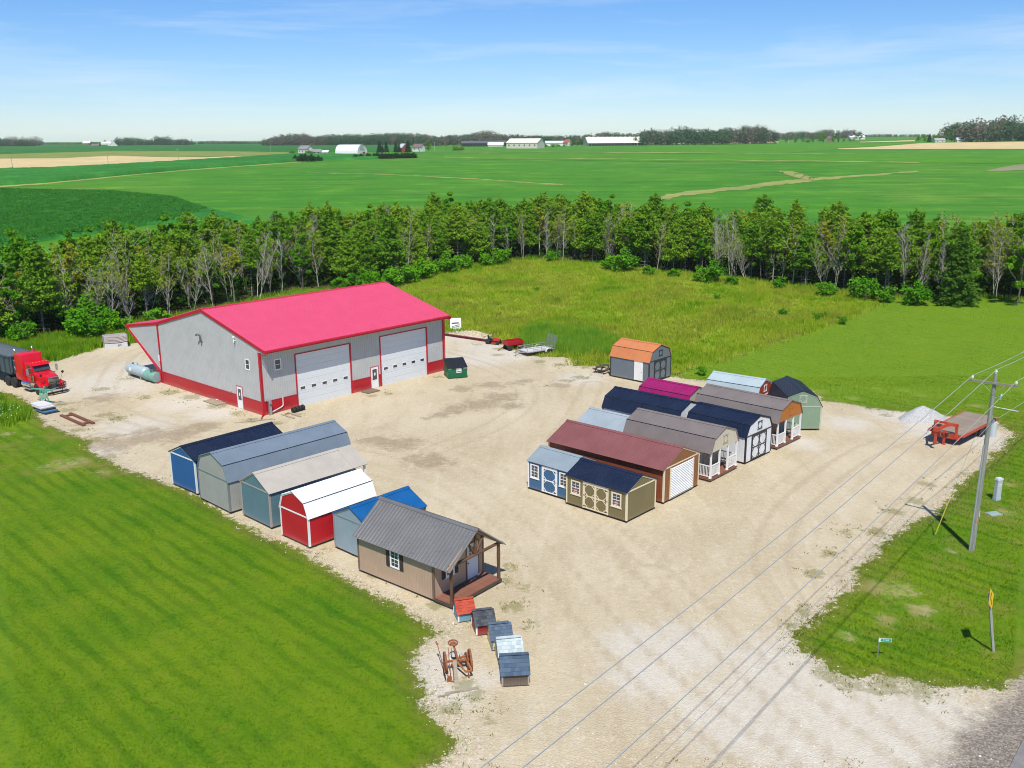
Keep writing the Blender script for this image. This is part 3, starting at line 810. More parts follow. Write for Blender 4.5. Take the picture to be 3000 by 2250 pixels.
# ------------------------------------------------------------------ buildings
def roof_slab(mb, a, b, y0, y1, th=.05, rib=.23, rh=.022, rw=.045, m=0):
    """one roof slope between profile points a (low) and b (high), with pressed ribs"""
    ax, az = a; bx, bz = b
    d = Vector((bx - ax, 0, bz - az)); L = d.length; d.normalize()
    n = Vector((-d.z, 0, d.x))
    if n.z < 0: n = -n
    A = Vector((ax, 0, az)); B = Vector((bx, 0, bz))
    Y = Vector((0, 1, 0))
    mb.hexa([A + Y * y0, A + Y * y1, B + Y * y1, B + Y * y0,
             A + Y * y0 + n * th, A + Y * y1 + n * th, B + Y * y1 + n * th, B + Y * y0 + n * th], m)
    if rib:
        k = int((y1 - y0) / rib)
        off = ((y1 - y0) - k * rib) / 2
        for i in range(k + 1):
            y = y0 + off + i * rib
            y = min(max(y, y0 + rw / 2), y1 - rw / 2)
            q = [A + Y * (y - rw / 2) + n * th, A + Y * (y + rw / 2) + n * th, B + Y * (y + rw / 2) + n * th, B + Y * (y - rw / 2) + n * th]
            r = [A + Y * (y - rw / 4) + n * (th + rh), A + Y * (y + rw / 4) + n * (th + rh), B + Y * (y + rw / 4) + n * (th + rh), B + Y * (y - rw / 4) + n * (th + rh)]
            i0 = len(mb.v)
            mb.v += [tuple(p) for p in q + r]
            for f in ((0, 1, 5, 4), (1, 2, 6, 5), (2, 3, 7, 6), (3, 0, 4, 7), (4, 5, 6, 7)):
                mb.f.append(tuple(i0 + j for j in f)); mb.m.append(m)

def profile(W, eave, peak, kind, kx=.115, kz=.64):
    h = W / 2
    if kind == 'gable':
        return [(-h, eave), (0, peak), (h, eave)]
    zk = eave + (peak - eave) * kz
    return [(-h, eave), (-h + W * kx, zk), (0, peak), (h - W * kx, zk), (h, eave)]

def shed(name, label, cat, org, adeg, W, L, eave, peak, kind, wall, roofm, trim, over=.10, rake=.06, rib=.23, z0=.17,
         porch=0.0, gable_wall=None, band=True, group='storage sheds on display', kz=.64, kx=.115, rh=.022, skids=True, capm=None):
    a = R(adeg); wd = Vector((math.cos(a), math.sin(a), 0))
    c = Vector((org[0], org[1], 0)) + wd * (W / 2)
    t = thing(name, label, cat, (c.x, c.y, 0), a, group)
    pr = profile(W, eave, peak, kind, kx, kz)
    h = W / 2
    # walls
    mb = MB()
    for (y, flip) in ((porch, 0), (L, 1)):
        pts = [(-h, y, z0), (h, y, z0)] + [(x, y, z - .01) for x, z in pr[::-1]]
        mb.poly(pts if not flip else pts[::-1])
    for sx in (-1, 1):
        mb.poly([(sx * h, porch, z0), (sx * h, L, z0), (sx * h, L, eave), (sx * h, porch, eave)])
    mb.poly([(-h, porch, z0), (-h, L, z0), (h, L, z0), (h, porch, z0)])
    mb.build('wall', wall, t)
    if porch:
        mb = MB()
        pts = [(-h, 0, eave - .03)] + [(x, 0, z - .012) for x, z in pr] + [(h, 0, eave - .03)]
        mb.ext(pts, (0, .09, 0))
        mb.build('gable', gable_wall or wall, t)
    # roof slopes
    segs = []
    for (p, q) in zip(pr[:-1], pr[1:]):
        lo, hi = (p, q) if p[1] <= q[1] else (q, p)
        segs.append((lo, hi))
    for (lo, hi) in segs:
        lo2 = lo
        if abs(lo[1] - eave) < 1e-6:
            d = Vector((lo[0] - hi[0], lo[1] - hi[1])).normalized()
            lo2 = (lo[0] + d.x * over, lo[1] + d.y * over)
        mb = MB()
        roof_slab(mb, lo2, hi, -rake, L + rake, .045, rib, rh)
        mb.build('roof_slope', roofm, t)
    # ridge cap and, on a barn roof, the flashing at the break
    cap = capm or roofm
    mb = MB()
    pk = pr[len(pr) // 2]
    for s in (-1, 1):
        q = pr[len(pr) // 2 + s]
        d = Vector((q[0] - pk[0], 0, q[1] - pk[1])).normalized()
        n = Vector((-d.z, 0, d.x)); n = n if n.z > 0 else -n
        A = Vector((pk[0], 0, pk[1])) + Vector((0, 0, .045)) + n * (rh + .004); B = A + d * .20
        mb.hexa([A + Vector((0, -rake - .01, 0)), A + Vector((0, L + rake + .01, 0)), B + Vector((0, L + rake + .01, 0)), B + Vector((0, -rake - .01, 0)),
                 A + Vector((0, -rake - .01, .014)), A + Vector((0, L + rake + .01, .014)), B + Vector((0, L + rake + .01, .014)), B + Vector((0, -rake - .01, .014))])
    mb.build('ridge_cap', cap, t)
    if kind == 'gambrel':
        for s in (-1, 1):
            x, z = pr[2 + s]
            mb = MB().bar((x + s * .035, -rake, z + .03), (x + s * .035, L + rake, z + .03), .07, .02)
            mb.build('flashing', BLACKIRON, t)
    # trim
    for sx in (-1, 1):
        for y, sy in ((porch, -1), (L, 1)):
            mb = MB().box(min(sx * h - sx * .09, sx * h + sx * .022), max(sx * h - sx * .09, sx * h + sx * .022), min(y + sy * .022, y - sy * .09), max(y + sy * .022, y - sy * .09), z0, eave - .015)
            mb.build('corner_trim', trim, t)
    for y, sy in ((0, -1), (L, 1)):
        mb = MB()
        f = Face((0, y, 0), (1, 0, 0), (0, sy, 0))
        for (p, q) in zip(pr[:-1], pr[1:]):
            f.bar(mb, (p[0], p[1] - .035), (q[0], q[1] - .035), .085, .003 if rake > .04 else 0, .03)
        mb.build('rake_trim', trim, t)
        if band and not (porch and sy < 0):
            mb = MB()
            f.box(mb, -h + .09, h - .09, eave - .055, eave + .035, .0, .020)
            mb.build('band_trim', trim, t)
    # skids under the floor
    if skids:
        for x in (-h + .12, -.15, h - .27):
            MB().box(x, x + .14, .04, L - .04, 0, .14).build('skid', DARKWOOD, t)
    MB().box(-h + .015, h - .015, (.015 if not porch else porch + .015), L - .015, .12, z0 + .02).build('floor_frame', DARKWOOD, t)
    return t, pr

def face_of(W, L, side, y0=0.0):
    h = W / 2
    if side == 'front': return Face((0, y0, 0), (1, 0, 0), (0, -1, 0))
    if side == 'left': return Face((-h, 0, 0), (0, 1, 0), (-1, 0, 0))
    if side == 'right': return Face((h, 0, 0), (0, 1, 0), (1, 0, 0))
    return Face((0, L, 0), (-1, 0, 0), (0, 1, 0))

STICKER_O = paint('orange_sticker', (.62, .11, .03), .5, .1)
STICKER_D = paint('grey_sticker', (.10, .10, .11), .5, .3, scale=12)
SHUTTER = wood('black_brown_shutter', (.035, .024, .018), (.06, .042, .03), axis=2)

def window(t, f, u, z, w, h, trim, cols=2, rows=4, sticker=False, shutters=None, sash=WHITE, sill=True, label=None):
    """u: centre, z: bottom of the glass"""
    mb = MB()
    tw = .075
    for (a, b, c, d) in ((u - w / 2 - tw, u - w / 2, z - tw, z + h + tw), (u + w / 2, u + w / 2 + tw, z - tw, z + h + tw),
                         (u - w / 2, u + w / 2, z + h, z + h + tw), (u - w / 2, u + w / 2, z - tw, z)):
        f.box(mb, a, b, c, d, .001, .034)
    if sill: f.box(mb, u - w / 2 - tw - .05, u + w / 2 + tw + .05, z - tw - .05, z - tw, .001, .045)
    o = mb.build('window', trim, t)
    mb = MB(); f.box(mb, u - w / 2, u + w / 2, z, z + h, .002, .010); mb.build('pane', GLASS, o)
    mb = MB(); b = .022
    f.box(mb, u - w / 2, u + w / 2, z + h / 2 - .02, z + h / 2 + .02, .010, .026)
    for (a, c) in ((u - w / 2, z), (u - w / 2, z + h / 2)):
        pass
    for s in (u - w / 2 + b / 2, u + w / 2 - b / 2): f.box(mb, s - b / 2, s + b / 2, z, z + h, .010, .022)
    for s in (z + b / 2, z + h - b / 2): f.box(mb, u - w / 2 + b, u + w / 2 - b, s - b / 2, s + b / 2, .010, .022)
    for i in range(1, cols):
        x = u - w / 2 + w * i / cols
        f.box(mb, x - .009, x + .009, z + b, z + h / 2 - .02, .010, .019); f.box(mb, x - .009, x + .009, z + h / 2 + .02, z + h - b, .010, .019)
    for i in range(1, rows):
        if i * 2 == rows: continue
        y = z + h * i / rows
        f.box(mb, u - w / 2 + b, u + w / 2 - b, y - .009, y + .009, .010, .018)
    mb.build('sash', sash, o)
    if sticker:
        mb = MB(); f.box(mb, u - w * .32, u + w * .32, z + .035, z + h * .42, .019, .0215); mb.build('sticker', STICKER_D, o)
        mb = MB()
        k = 14
        pts = [f.p(u + math.cos(2 * math.pi * i / k) * w * .29, z + h * .27 + math.sin(2 * math.pi * i / k) * h * .13, .0222) for i in range(k)]
        mb.ext(pts, f.n * .0015)
        mb.build('sticker', STICKER_O, o)
        mb = MB()
        for (zz, ww) in ((.30, .17), (.255, .21)):
            f.box(mb, u - w * ww, u + w * ww, z + h * zz - .008, z + h * zz + .008, .0240, .0252)
        f.box(mb, u - w * .26, u + w * .26, z + h * .08, z + h * .125, .0240, .0252)
        mb.build('sticker', WHITE, o)
    if shutters:
        for s in (-1, 1):
            uu = u + s * (w / 2 + tw + .02 + .14)
            mb = MB(); 
            for k in range(3): f.box(mb, uu - .14 + k * .095, uu - .14 + k * .095 + .088, z - .1, z + h + .1, .002, .026)
            for zz in (z + .05, z + h - .13): f.box(mb, uu - .135, uu + .13, zz, zz + .08, .026, .044)
            mb.build('shutter', shutters, t)
    return o

def octagon_door(t, f, u0, u1, z0, z1, panel, trim, leaves=2, rows=2, hinge=BLACKIRON, frame=True, fw=.075):
    """framed barn door with corner braces that leave octagonal panels"""
    if frame:
        mb = MB()
        f.box(mb, u0 - .10, u0 - .004, z0 - .02, z1 + .09, .001, .026)
        f.box(mb, u1 + .004, u1 + .10, z0 - .02, z1 + .09, .001, .026)
        f.box(mb, u0 - .004, u1 + .004, z1 + .006, z1 + .09, .001, .026)
        mb.build('door_frame', trim, t)
    w = (u1 - u0) / leaves
    for i in range(leaves):
        a, b = u0 + i * w + .004, u0 + (i + 1) * w - .004
        mb = MB(); f.box(mb, a, b, z0, z1, .001, .014)
        d = mb.build('door', panel, t)
        mb = MB()
        f.box(mb, a, a + fw, z0, z1, .015, .036); f.box(mb, b - fw, b, z0, z1, .015, .036)
        hh = (z1 - z0 - fw) / rows
        for r in range(rows + 1):
            zz = z0 + r * hh
            f.box(mb, a + fw, b - fw, zz, zz + fw, .015, .034)
        iw = (b - a) - 2 * fw; cut = min(iw, hh - fw) * .30
        for r in range(rows):
            za = z0 + r * hh + fw; zb = z0 + (r + 1) * hh
            for (cx, sx) in ((a + fw, 1), (b - fw, -1)):
                for (cz, sz) in ((za, 1), (zb, -1)):
                    f.bar(mb, (cx, cz + sz * cut), (cx + sx * cut, cz), .042, .015, .032)
        mb.build('brace', trim, d)
        mb = MB()
        e = a if (i == 0) else b; s = 1 if i == 0 else -1
        for zz in (z0 + .12, (z0 + z1) / 2, z1 - .16):
            f.box(mb, min(e - s * .05, e + s * .13), max(e - s * .05, e + s * .13), zz, zz + .045, .037, .043)
        mb.build('hinge', hinge, d)
    return

def loft_window(t, f, u, z, s, frame, panel):
    """square vent panel with octagon bracing on the gable"""
    mb = MB(); f.box(mb, u - s / 2, u + s / 2, z - s / 2, z + s / 2, .001, .012)
    o = mb.build('loft_door', panel, t)
    mb = MB(); w = .055
    e = .035
    f.box(mb, u - s / 2, u - s / 2 + w, z - s / 2, z + s / 2, .013, .034); f.box(mb, u + s / 2 - w, u + s / 2, z - s / 2, z + s / 2, .013, .034)
    f.box(mb, u - s / 2 - e, u + s / 2 + e, z + s / 2 - w, z + s / 2 + .01, .0135, .038); f.box(mb, u - s / 2 - e, u + s / 2 + e, z - s / 2 - .01, z - s / 2 + w, .0135, .038)
    c = (s - 2 * w) * .30
    for sx in (-1, 1):
        for sz in (-1, 1):
            f.bar(mb, (u + sx * (s / 2 - w), z + sz * (s / 2 - w - c)), (u + sx * (s / 2 - w - c), z + sz * (s / 2 - w)), .045, .013, .032)
    mb.build('brace', frame, o)

def plain_door(t, f, u0, u1, z0, z1, mat, frame, lite=None, panels=False, knob=True):
    mb = MB()
    for (a, b, c, d) in ((u0 - .07, u0 - .002, z0, z1 + .07), (u1 + .002, u1 + .07, z0, z1 + .07), (u0 - .002, u1 + .002, z1 + .003, z1 + .07)):
        f.box(mb, a, b, c, d, .001, .04)
    mb.build('door_frame', frame, t)
    mb = MB(); f.box(mb, u0, u1, z0, z1, .001, .022)
    d = mb.build('door', mat, t)
    if panels:
        mb = MB(); w = u1 - u0
        for r in range(3):
            for c in range(2):
                a = u0 + .10 * w + c * .45 * w; zz = z0 + (z1 - z0) * (.06 + r * .31)
                f.box(mb, a, a + .35 * w, zz, zz + (z1 - z0) * .25, .0225, .029)
        mb.build('door_panel', mat, d)
    if lite:
        c, r, b0, b1, side = lite
        w = u1 - u0; a0 = u0 + w * side; a1 = u1 - w * side; za = z0 + (z1 - z0) * b0; zb = z0 + (z1 - z0) * b1
        mb = MB(); f.box(mb, a0, a1, za, zb, .0225, .027); mb.build('pane', GLASS, d)
        mb = MB()
        for i in range(c + 1):
            x = a0 + (a1 - a0) * i / c; f.box(mb, x - .013, x + .013, za, zb, .0275, .036)
        for i in range(r + 1):
            y = za + (zb - za) * i / r; f.box(mb, a0 + .013, a1 - .013, y - .013, y + .013, .0275, .034)
        mb.build('muntin', mat, d)
    if knob:
        mb = MB(); p = f.p(u0 + .07, z0 + (z1 - z0) * .47, .03); mb.cyl(p, p + f.n * .06, .028, .028, 8); mb.build('door_knob', BLACKIRON, d)
    return d

def porch_parts(t, W, depth, eave, post_us, postm, deckm, railm=None, deck_z=.30, rails=(), side_rail=True, post_w=.11, planks_along=True):
    h = W / 2
    n = int(round((depth if planks_along else W) / .14))
    pl = MB().box(-h + .01, h - .01, 0, .132, deck_z - .035, deck_z).mesh('plank', deckm)
    for i in range(n):
        inst('plank', pl, t, (0, i * depth / n + .004, 0), (0, 0, 0), (1, depth / n / .14, 1))
    MB().box(-h, h, -.04, -.002, .14, deck_z - .04).build('deck_rim', deckm, t)
    for sx in (-1, 1):
        MB().box(min(sx * h, sx * (h + .03)), max(sx * h, sx * (h + .03)), -.04, depth, .14, deck_z - .04).build('deck_rim', deckm, t)
    for u in post_us:
        mb = MB().box(u - post_w / 2, u + post_w / 2, .01, .01 + post_w, deck_z, eave - .03)
        mb.box(u - post_w / 2 - .025, u + post_w / 2 + .025, -.012, .032 + post_w, deck_z, deck_z + .10)
        mb.build('post', postm, t)
    if railm:
        for (a, b) in rails:
            mb = MB(); mb.box(a, b, .04, .09, deck_z + .86, deck_z + .93); mb.box(a, b, .045, .085, deck_z + .10, deck_z + .15)
            k = max(2, int((b - a) / .115))
            for i in range(1, k):
                x = a + (b - a) * i / k
                mb.box(x - .017, x + .017, .048, .082, deck_z + .15, deck_z + .86)
            mb.build('railing', railm, t)
        if side_rail:
            for sx in (-1, 1):
                x0 = sx * (h - .07)
                mb = MB(); mb.box(x0 - .025, x0 + .025, .12, depth - .03, deck_z + .86, deck_z + .93); mb.box(x0 - .02, x0 + .02, .12, depth - .03, deck_z + .10, deck_z + .15)
                k = max(2, int((depth - .15) / .115))
                for i in range(1, k):
                    y = .12 + (depth - .15) * i / k
                    mb.box(x0 - .017, x0 + .017, y - .017, y + .017, deck_z + .15, deck_z + .86)
                mb.build('railing', railm, t)

# ---- left row of sheds, backs to the lawn
S = siding
M_navy = metal_roof('navy_metal_roof', (.010, .017, .040), .38)
M_slate = metal_roof('slate_grey_metal_roof', (.150, .190, .235), .40)
M_tan = metal_roof('tan_metal_roof', (.40, .365, .315), .42)
M_wht = metal_roof('white_metal_roof', (.80, .82, .82), .45)
M_blue = metal_roof('blue_metal_roof', (.006, .090, .260), .40)
M_galv = metal_roof('grey_brown_metal_roof', (.27, .26, .245), .30)
M_galv.node_tree.nodes['Principled BSDF'].inputs['Metallic'].default_value = .55
M_light = metal_roof('light_grey_metal_roof', (.28, .33, .36), .42)
M_burg = metal_roof('burgundy_metal_roof', (.200, .075, .072), .42)
M_taupe = metal_roof('taupe_metal_roof', (.175, .150, .140), .45)
M_mag = metal_roof('magenta_metal_roof', (.260, .010, .100), .42)
M_orange = metal_roof('copper_orange_metal_roof', (.50, .185, .070), .42)
M_pale = metal_roof('pale_grey_metal_roof', (.36, .44, .46), .45)
M_black = metal_roof('black_metal_roof', (.016, .022, .032), .30)

shed('long_shed', 'long bright blue shed with navy metal roof and white trim, first of the lawn row', 'shed',
     (-23.92, 62.56), -41.3, 3.20, 7.32, 2.50, 3.20, 'gable', S('blue_siding', (.018, .105, .300)), M_navy, WHITE)
shed('lofted_barn_shed', 'grey-beige lofted barn shed with long slate metal roof, second in the lawn row', 'shed',
     (-21.08, 59.76), -43.8, 3.85, 9.75, 2.25, 3.76, 'gambrel', S('greige_siding', (.36, .355, .325)), M_slate, paint('grey_trim', (.20, .215, .22), .5, .08))
t, pr = shed('porch_shed', 'teal-grey shed with tan metal roof and white porch posts at its far end', 'shed',
     (-17.40, 56.82), -43.6, 3.30, 6.30, 2.42, 3.34, 'gable', S('teal_siding', (.105, .195, .235)), M_tan, paint('taupe_trim', (.36, .33, .29), .5, .08), band=True)
# its porch is at the far end: open bay with posts
for u in (-1.55, 0, 1.55):
    MB().box(u - .055, u + .055, 7.38, 7.49, .30, 2.40).build('post', WHITE, t)
mbp = MB(); roof_slab(mbp, (-1.74, 2.37), (0, 3.34), 6.37, 7.58, .045, .23); mbp.build('roof_slope', M_tan, t)
mbp = MB(); roof_slab(mbp, (1.74, 2.37), (0, 3.34), 6.37, 7.58, .045, .23); mbp.build('roof_slope', M_tan, t)
MB().box(-1.65, 1.65, 6.33, 7.55, .12, .30).build('porch_deck', DECK, t)
shed('lofted_barn_shed', 'bright red lofted barn shed with white metal roof and white trim', 'shed',
     (-14.12, 53.54), -42.6, 2.85, 5.05, 2.00, 3.28, 'gambrel', S('red_siding', (.48, .004, .012), depth=.3), M_wht, WHITE)
shed('garden_shed', 'pale grey-blue shed with bright blue metal roof, between red barn and brown cabin', 'shed',
     (-10.55, 51.75), -42.5, 3.20, 4.40, 2.25, 3.02, 'gable', S('grey_blue_siding', (.255, .335, .385)), M_blue, paint('slate_trim', (.22, .26, .27), .5, .08))

# ---- the brown cabin with a log porch
BROWN = S('tan_brown_siding', (.45, .315, .215))
LOG = wood('peeled_log', (.075, .035, .018), (.16, .085, .045), axis=2)
CW, CL, CP = 3.95, 7.10, 1.28
t, pr = shed('porch_cabin', 'brown cabin with ribbed grey metal roof, log porch posts and white door', 'cabin',
     (-3.16, 44.09), 50.6, CW, CL, 2.36, 3.82, 'gable', BROWN, M_galv, paint('brown_trim', (.17, .11, .075), .6, .1), over=.30, rake=.14, rib=.24, porch=CP,
     gable_wall=BROWN, rh=.035, band=False)
bpy.data.objects.remove([c for c in t.children if c.name.startswith('gable')][0])
for c in [c for c in t.children if c.name.startswith('rake_trim')]: pass
h = CW / 2
pl = MB().box(-h + .01, h - .01, 0, .128, .255, .29).mesh('plank', DECK)
for i in range(10): inst('plank', pl, t, (0, i * .1285, 0))
MB().box(-h, h, -.035, -.002, .12, .25).build('deck_rim', DARKWOOD, t)
for sx in (-1, 1): MB().box(min(sx * h, sx * (h + .02)), max(sx * h, sx * (h + .02)), -.03, CP, .12, .25).build('deck_rim', DARKWOOD, t)
for u in (-h + .10, h - .10):
    smooth_by_angle(MB().lathe([(0, .105), (.7, .092), (1.4, .10), (2.12, .085)], (u, .10, .29), (0, 0, 1), 10).build('log_post', LOG, t))
LOGX = wood('peeled_log_beam', (.075, .035, .018), (.18, .095, .05), axis=0)
smooth_by_angle(MB().cyl((-h - .05, .10, 2.36), (h + .05, .10, 2.36), .095, .085, 10).build('log_beam', LOGX, t))
smooth_by_angle(MB().cyl((0, .10, 2.40), (0, .10, 3.66), .085, .075, 10).build('log_brace', LOG, t))
for s in (-1, 1):
    smooth_by_angle(MB().cyl((s * .05, .10, 2.42), (s * .62, .10, 3.25), .075, .07, 10).build('log_brace', LOG, t))
    smooth_by_angle(MB().cyl((s * 1.35, .10, 2.42), (s * .05, .10, 3.55), .06, .06, 8).build('log_brace', LOG, t)) if False else None
    MB().bar((s * (h + .22), .05, 2.20 + .05), (0, .05, 3.72), .07, .14).build('barge_board', paint('barge_board_paint', (.34, .22, .15), .6, .1), t)
FF = face_of(CW, CL, 'front', CP)
plain_door(t, FF, .62, 1.52, .30, 2.32, paint('white_door_paint', (.62, .67, .73), .4, .04), paint('brown_door_frame', (.17, .11, .075), .6, .1), lite=(3, 2, .62, .90, .17))
window(t, FF, -.72, 1.15, .52, .78, WHITE, 2, 4, shutters=SHUTTER)
FLc = face_of(CW, CL, 'left')
window(t, FLc, 4.15, 1.18, .56, .92, WHITE, 2, 4, shutters=SHUTTER, sill=False)

# ---- right group, gables and doors towards the road
OLV = S('olive_tan_siding', (.180, .148, .062))
t, pr = shed('garden_shed', 'olive-tan shed with navy metal roof, cream double door and two stickered windows', 'shed',
     (7.13, 55.19), 47.6, 3.20, 4.86, 2.08, 2.78, 'gable', OLV, M_navy, CREAM)
f = face_of(3.20, 4.86, 'left')
window(t, f, .80, .98, .62, .80, CREAM, 2, 4, sticker=True)
window(t, f, 4.08, .98, .62, .80, CREAM, 2, 4, sticker=True)
octagon_door(t, f, 1.52, 3.38, .19, 1.90, OLV, CREAM, 2, 2)
def arches(t, f, us, w, mat, z):
    for u in us:
        mb = MB(); k = 10
        pts = [f.p(u - w / 2, z, .03), f.p(u + w / 2, z, .03), f.p(u + w / 2, z - .06, .03)] + \
              [f.p(u + math.cos(math.pi * i / k) * w * .42, z - .06 - .10 * 0 - math.sin(math.pi * i / k) * .0, .03) for i in range(1, k)] + [f.p(u - w / 2, z - .06, .03)]
        mb.ext(pts, f.n * .02)
        mb.build('eave_board', mat, t)
arches(t, f, (2.43,), 4.7, CREAM, 2.075)

BLU2 = S('steel_blue_siding', (.040, .120, .235))
wd2 = Vector((math.cos(R(47.6)), math.sin(R(47.6)))); ld2 = Vector((-wd2.y, wd2.x))
o2 = Vector((7.13, 55.19)) + ld2 * 4.99 + wd2 * .45
t, pr = shed('garden_shed', 'steel-blue shed with grey metal roof and white octagon door, left of the olive one', 'shed',
     (o2.x, o2.y), 47.6, 2.75, 3.62, 2.12, 2.80, 'gable', BLU2, metal_roof('blue_grey_metal_roof', (.225, .275, .305), .42), WHITE)
f = face_of(2.75, 3.62, 'left')
window(t, f, .46, 1.02, .60, .84, WHITE, 2, 4)
window(t, f, 3.02, 1.02, .60, .84, WHITE, 2, 4)
octagon_door(t, f, 1.12, 2.28, .19, 1.92, BLU2, WHITE, 1, 2)
arches(t, f, (1.81,), 3.5, WHITE, 2.115)

# long brown garage with roll-up door
RUS = S('rust_brown_siding', (.235, .060, .022)); RUSF = S('cedar_brown_siding', (.235, .090, .030))
t, pr = shed('portable_garage', 'long rust-brown garage with burgundy metal roof and white roll-up door', 'garage',
     (9.93, 58.29), 48.8, 4.45, 9.72, 2.48, 3.42, 'gable', [RUS], M_burg, CREAM, over=.22)
f = face_of(4.45, 9.72, 'front')
mb = MB()
hh = 4.45 / 2
mb.ext([(-hh + .09, -.001, .17), (-hh + .09, -.001, 2.42), (-hh + .4, -.001, 2.55), (0, -.001, 3.33), (hh - .4, -.001, 2.55), (hh - .09, -.001, 2.42), (hh - .09, -.001, .17)], (0, -.012, 0))
mb.build('front_panel', RUSF, t)
mb = MB()
for (a, b, c, d) in ((-1.52, -1.40, .17, 2.36), (1.40, 1.52, .17, 2.36)): f.box(mb, a, b, c, d, .0125, .04)
mb.build('door_frame', CREAM, t)
mb = MB(); f.box(mb, -1.40, 1.40, .17, 2.30, .013, .016)
k = 18
for i in range(k):
    z = .20 + i * (2.28 - .20) / k
    mb.hexa([f.p(-1.39, z + .01, .016), f.p(1.39, z + .01, .016), f.p(1.39, z + .01, .020), f.p(-1.39, z + .01, .020),
             f.p(-1.39, z + .095, .016), f.p(1.39, z + .095, .016), f.p(1.39, z + .085, .070), f.p(-1.39, z + .085, .070)])
d = mb.build('roller_door', WHITE, t)
MB().box(-1.40, 1.40, -.05, -.02, .15, .21).build('door_bar', STEEL, d)
MB().box(1.26, 1.30, -.06, -.036, 1.05, 1.2).build('door_latch', BLACKIRON, d)

# lofted barns with porches
CRM = S('cream_siding', (.55, .50, .38)); TAUPEW = S('taupe_siding', (.29, .25, .195))
CEDAR = S('cedar_orange_siding', (.42, .135, .015)); GREY_BL = S('blue_grey_siding', (.14, .17, .20))
t, pr = shed('porch_barn_shed', 'taupe-roofed lofted barn cabin with cream gable, white porch railing, beside the brown garage', 'cabin',
     (13.85, 62.33), 48.3, 3.80, 7.40, 2.20, 3.62, 'gambrel', TAUPEW, M_taupe, paint('taupe_trim2', (.33, .29, .23), .5, .08), porch=1.35, gable_wall=CRM)
porch_parts(t, 3.80, 1.35, 2.20, (-1.80, -.62, .55, 1.80), WHITE, DECK, WHITE, .27, ((-1.74, -.68), (.61, 1.74)))
f = face_of(3.80, 7.4, 'front', 1.35)
plain_door(t, f, -.45, .42, .28, 2.1, TAUPEW, paint('taupe_trim2', (.33, .29, .23)), lite=(3, 3, .5, .92, .16))
window(t, f, -1.18, 1.2, .45, .75, paint('taupe_trim2', (.33, .29, .23)), 2, 2); window(t, f, 1.1, 1.2, .45, .75, paint('taupe_trim2', (.33, .29, .23)), 2, 2)
loft_window(t, face_of(3.8, 7.4, 'front'), .02, 2.78, .62, paint('taupe_brace', (.36, .31, .22), .5), CRM)
window(t, face_of(3.8, 7.4, 'left'), 2.3, 1.1, .55, .85, paint('taupe_trim2', (.33, .29, .23)), 2, 4)

WHS = S('white_siding', (.68, .70, .72))
t, pr = shed('lofted_barn_shed', 'white lofted barn shed with navy metal roof and black-braced double door', 'shed',
     (17.18, 66.00), 46.3, 3.78, 5.25, 2.14, 3.40, 'gambrel', WHS, M_navy, BLACKISH)
f = face_of(3.78, 5.25, 'front')
octagon_door(t, f, -1.02, 1.02, .19, 2.02, WHS, BLACKISH, 2, 2)
loft_window(t, f, 0, 2.68, .62, BLACKISH, WHS)

t, pr = shed('porch_barn_shed', 'lofted barn cabin with cedar-orange gable, grey-brown metal roof and white porch rail', 'cabin',
     (20.43, 69.32), 46.6, 3.90, 7.55, 2.20, 3.58, 'gambrel', GREY_BL, M_taupe, paint('cedar_trim', (.22, .095, .03), .5, .1), porch=1.35, gable_wall=CEDAR)
porch_parts(t, 3.90, 1.35, 2.20, (-1.85, -.62, .60, 1.85), WHITE, DECK, WHITE, .27, ((-1.79, -.68), (.66, 1.79)))
f = face_of(3.90, 7.55, 'front', 1.35)
plain_door(t, f, -.42, .44, .28, 2.08, paint('mahogany_door', (.115, .022, .012), .35, .2), paint('mahogany_frame', (.10, .025, .014), .5, .2), lite=(3, 2, .62, .9, .16))
window(t, f, -1.2, 1.2, .45, .75, WHITE, 2, 2)
loft_window(t, face_of(3.9, 7.55, 'front'), .05, 2.74, .60, CEDAR, CEDAR)

# second file of sheds behind the first
def behind(org, adeg, l, w=0.0):
    a = R(adeg); wd = Vector((math.cos(a), math.sin(a))); ld = Vector((-wd.y, wd.x))
    p = Vector(org) + ld * l + wd * w
    return (p.x, p.y)
shed('garden_shed', 'shed with blue-grey metal roof tucked behind the burgundy roof', 'shed', behind((13.85, 62.33), 48.3, 7.55, .10), 48.3,
     3.40, 4.30, 2.15, 2.88, 'gable', S('pale_grey_siding', (.42, .43, .43)), M_light, WHITE)
shed('lofted_barn_shed', 'white lofted barn shed with long navy roof, behind the white double-door shed', 'shed', behind((17.18, 66.0), 46.3, 5.80, -.25), 49.5,
     3.70, 7.10, 2.14, 3.42, 'gambrel', WHS, M_navy, BLACKISH)
shed('lofted_barn_shed', 'lofted barn shed with magenta metal roof behind the cedar-gable cabin', 'shed', behind((20.43, 69.32), 46.6, 7.95, -.45), 48.5,
     3.55, 4.90, 2.05, 3.36, 'gambrel', CRM, M_mag, CREAM)
t, pr = shed('lofted_barn_shed', 'red-orange lofted barn shed with pale grey metal roof at the back row', 'shed', (20.75, 76.95), 52.5,
     3.20, 4.80, 2.05, 3.38, 'gambrel', S('red_orange_siding', (.40, .050, .012)), M_pale, WHITE)
loft_window(t, face_of(3.2, 4.8, 'front'), 0, 2.62, .60, WHITE, MATS['red_orange_siding'])
t, pr = shed('lofted_barn_shed', 'sage green lofted barn shed with black roof at the corner of the group', 'shed', (22.15, 74.35), -1.0,
     3.22, 4.90, 2.08, 3.36, 'gambrel', S('sage_green_siding', (.195, .285, .190)), M_black, paint('sage_trim', (.40, .44, .33), .5, .06), kx=.14)
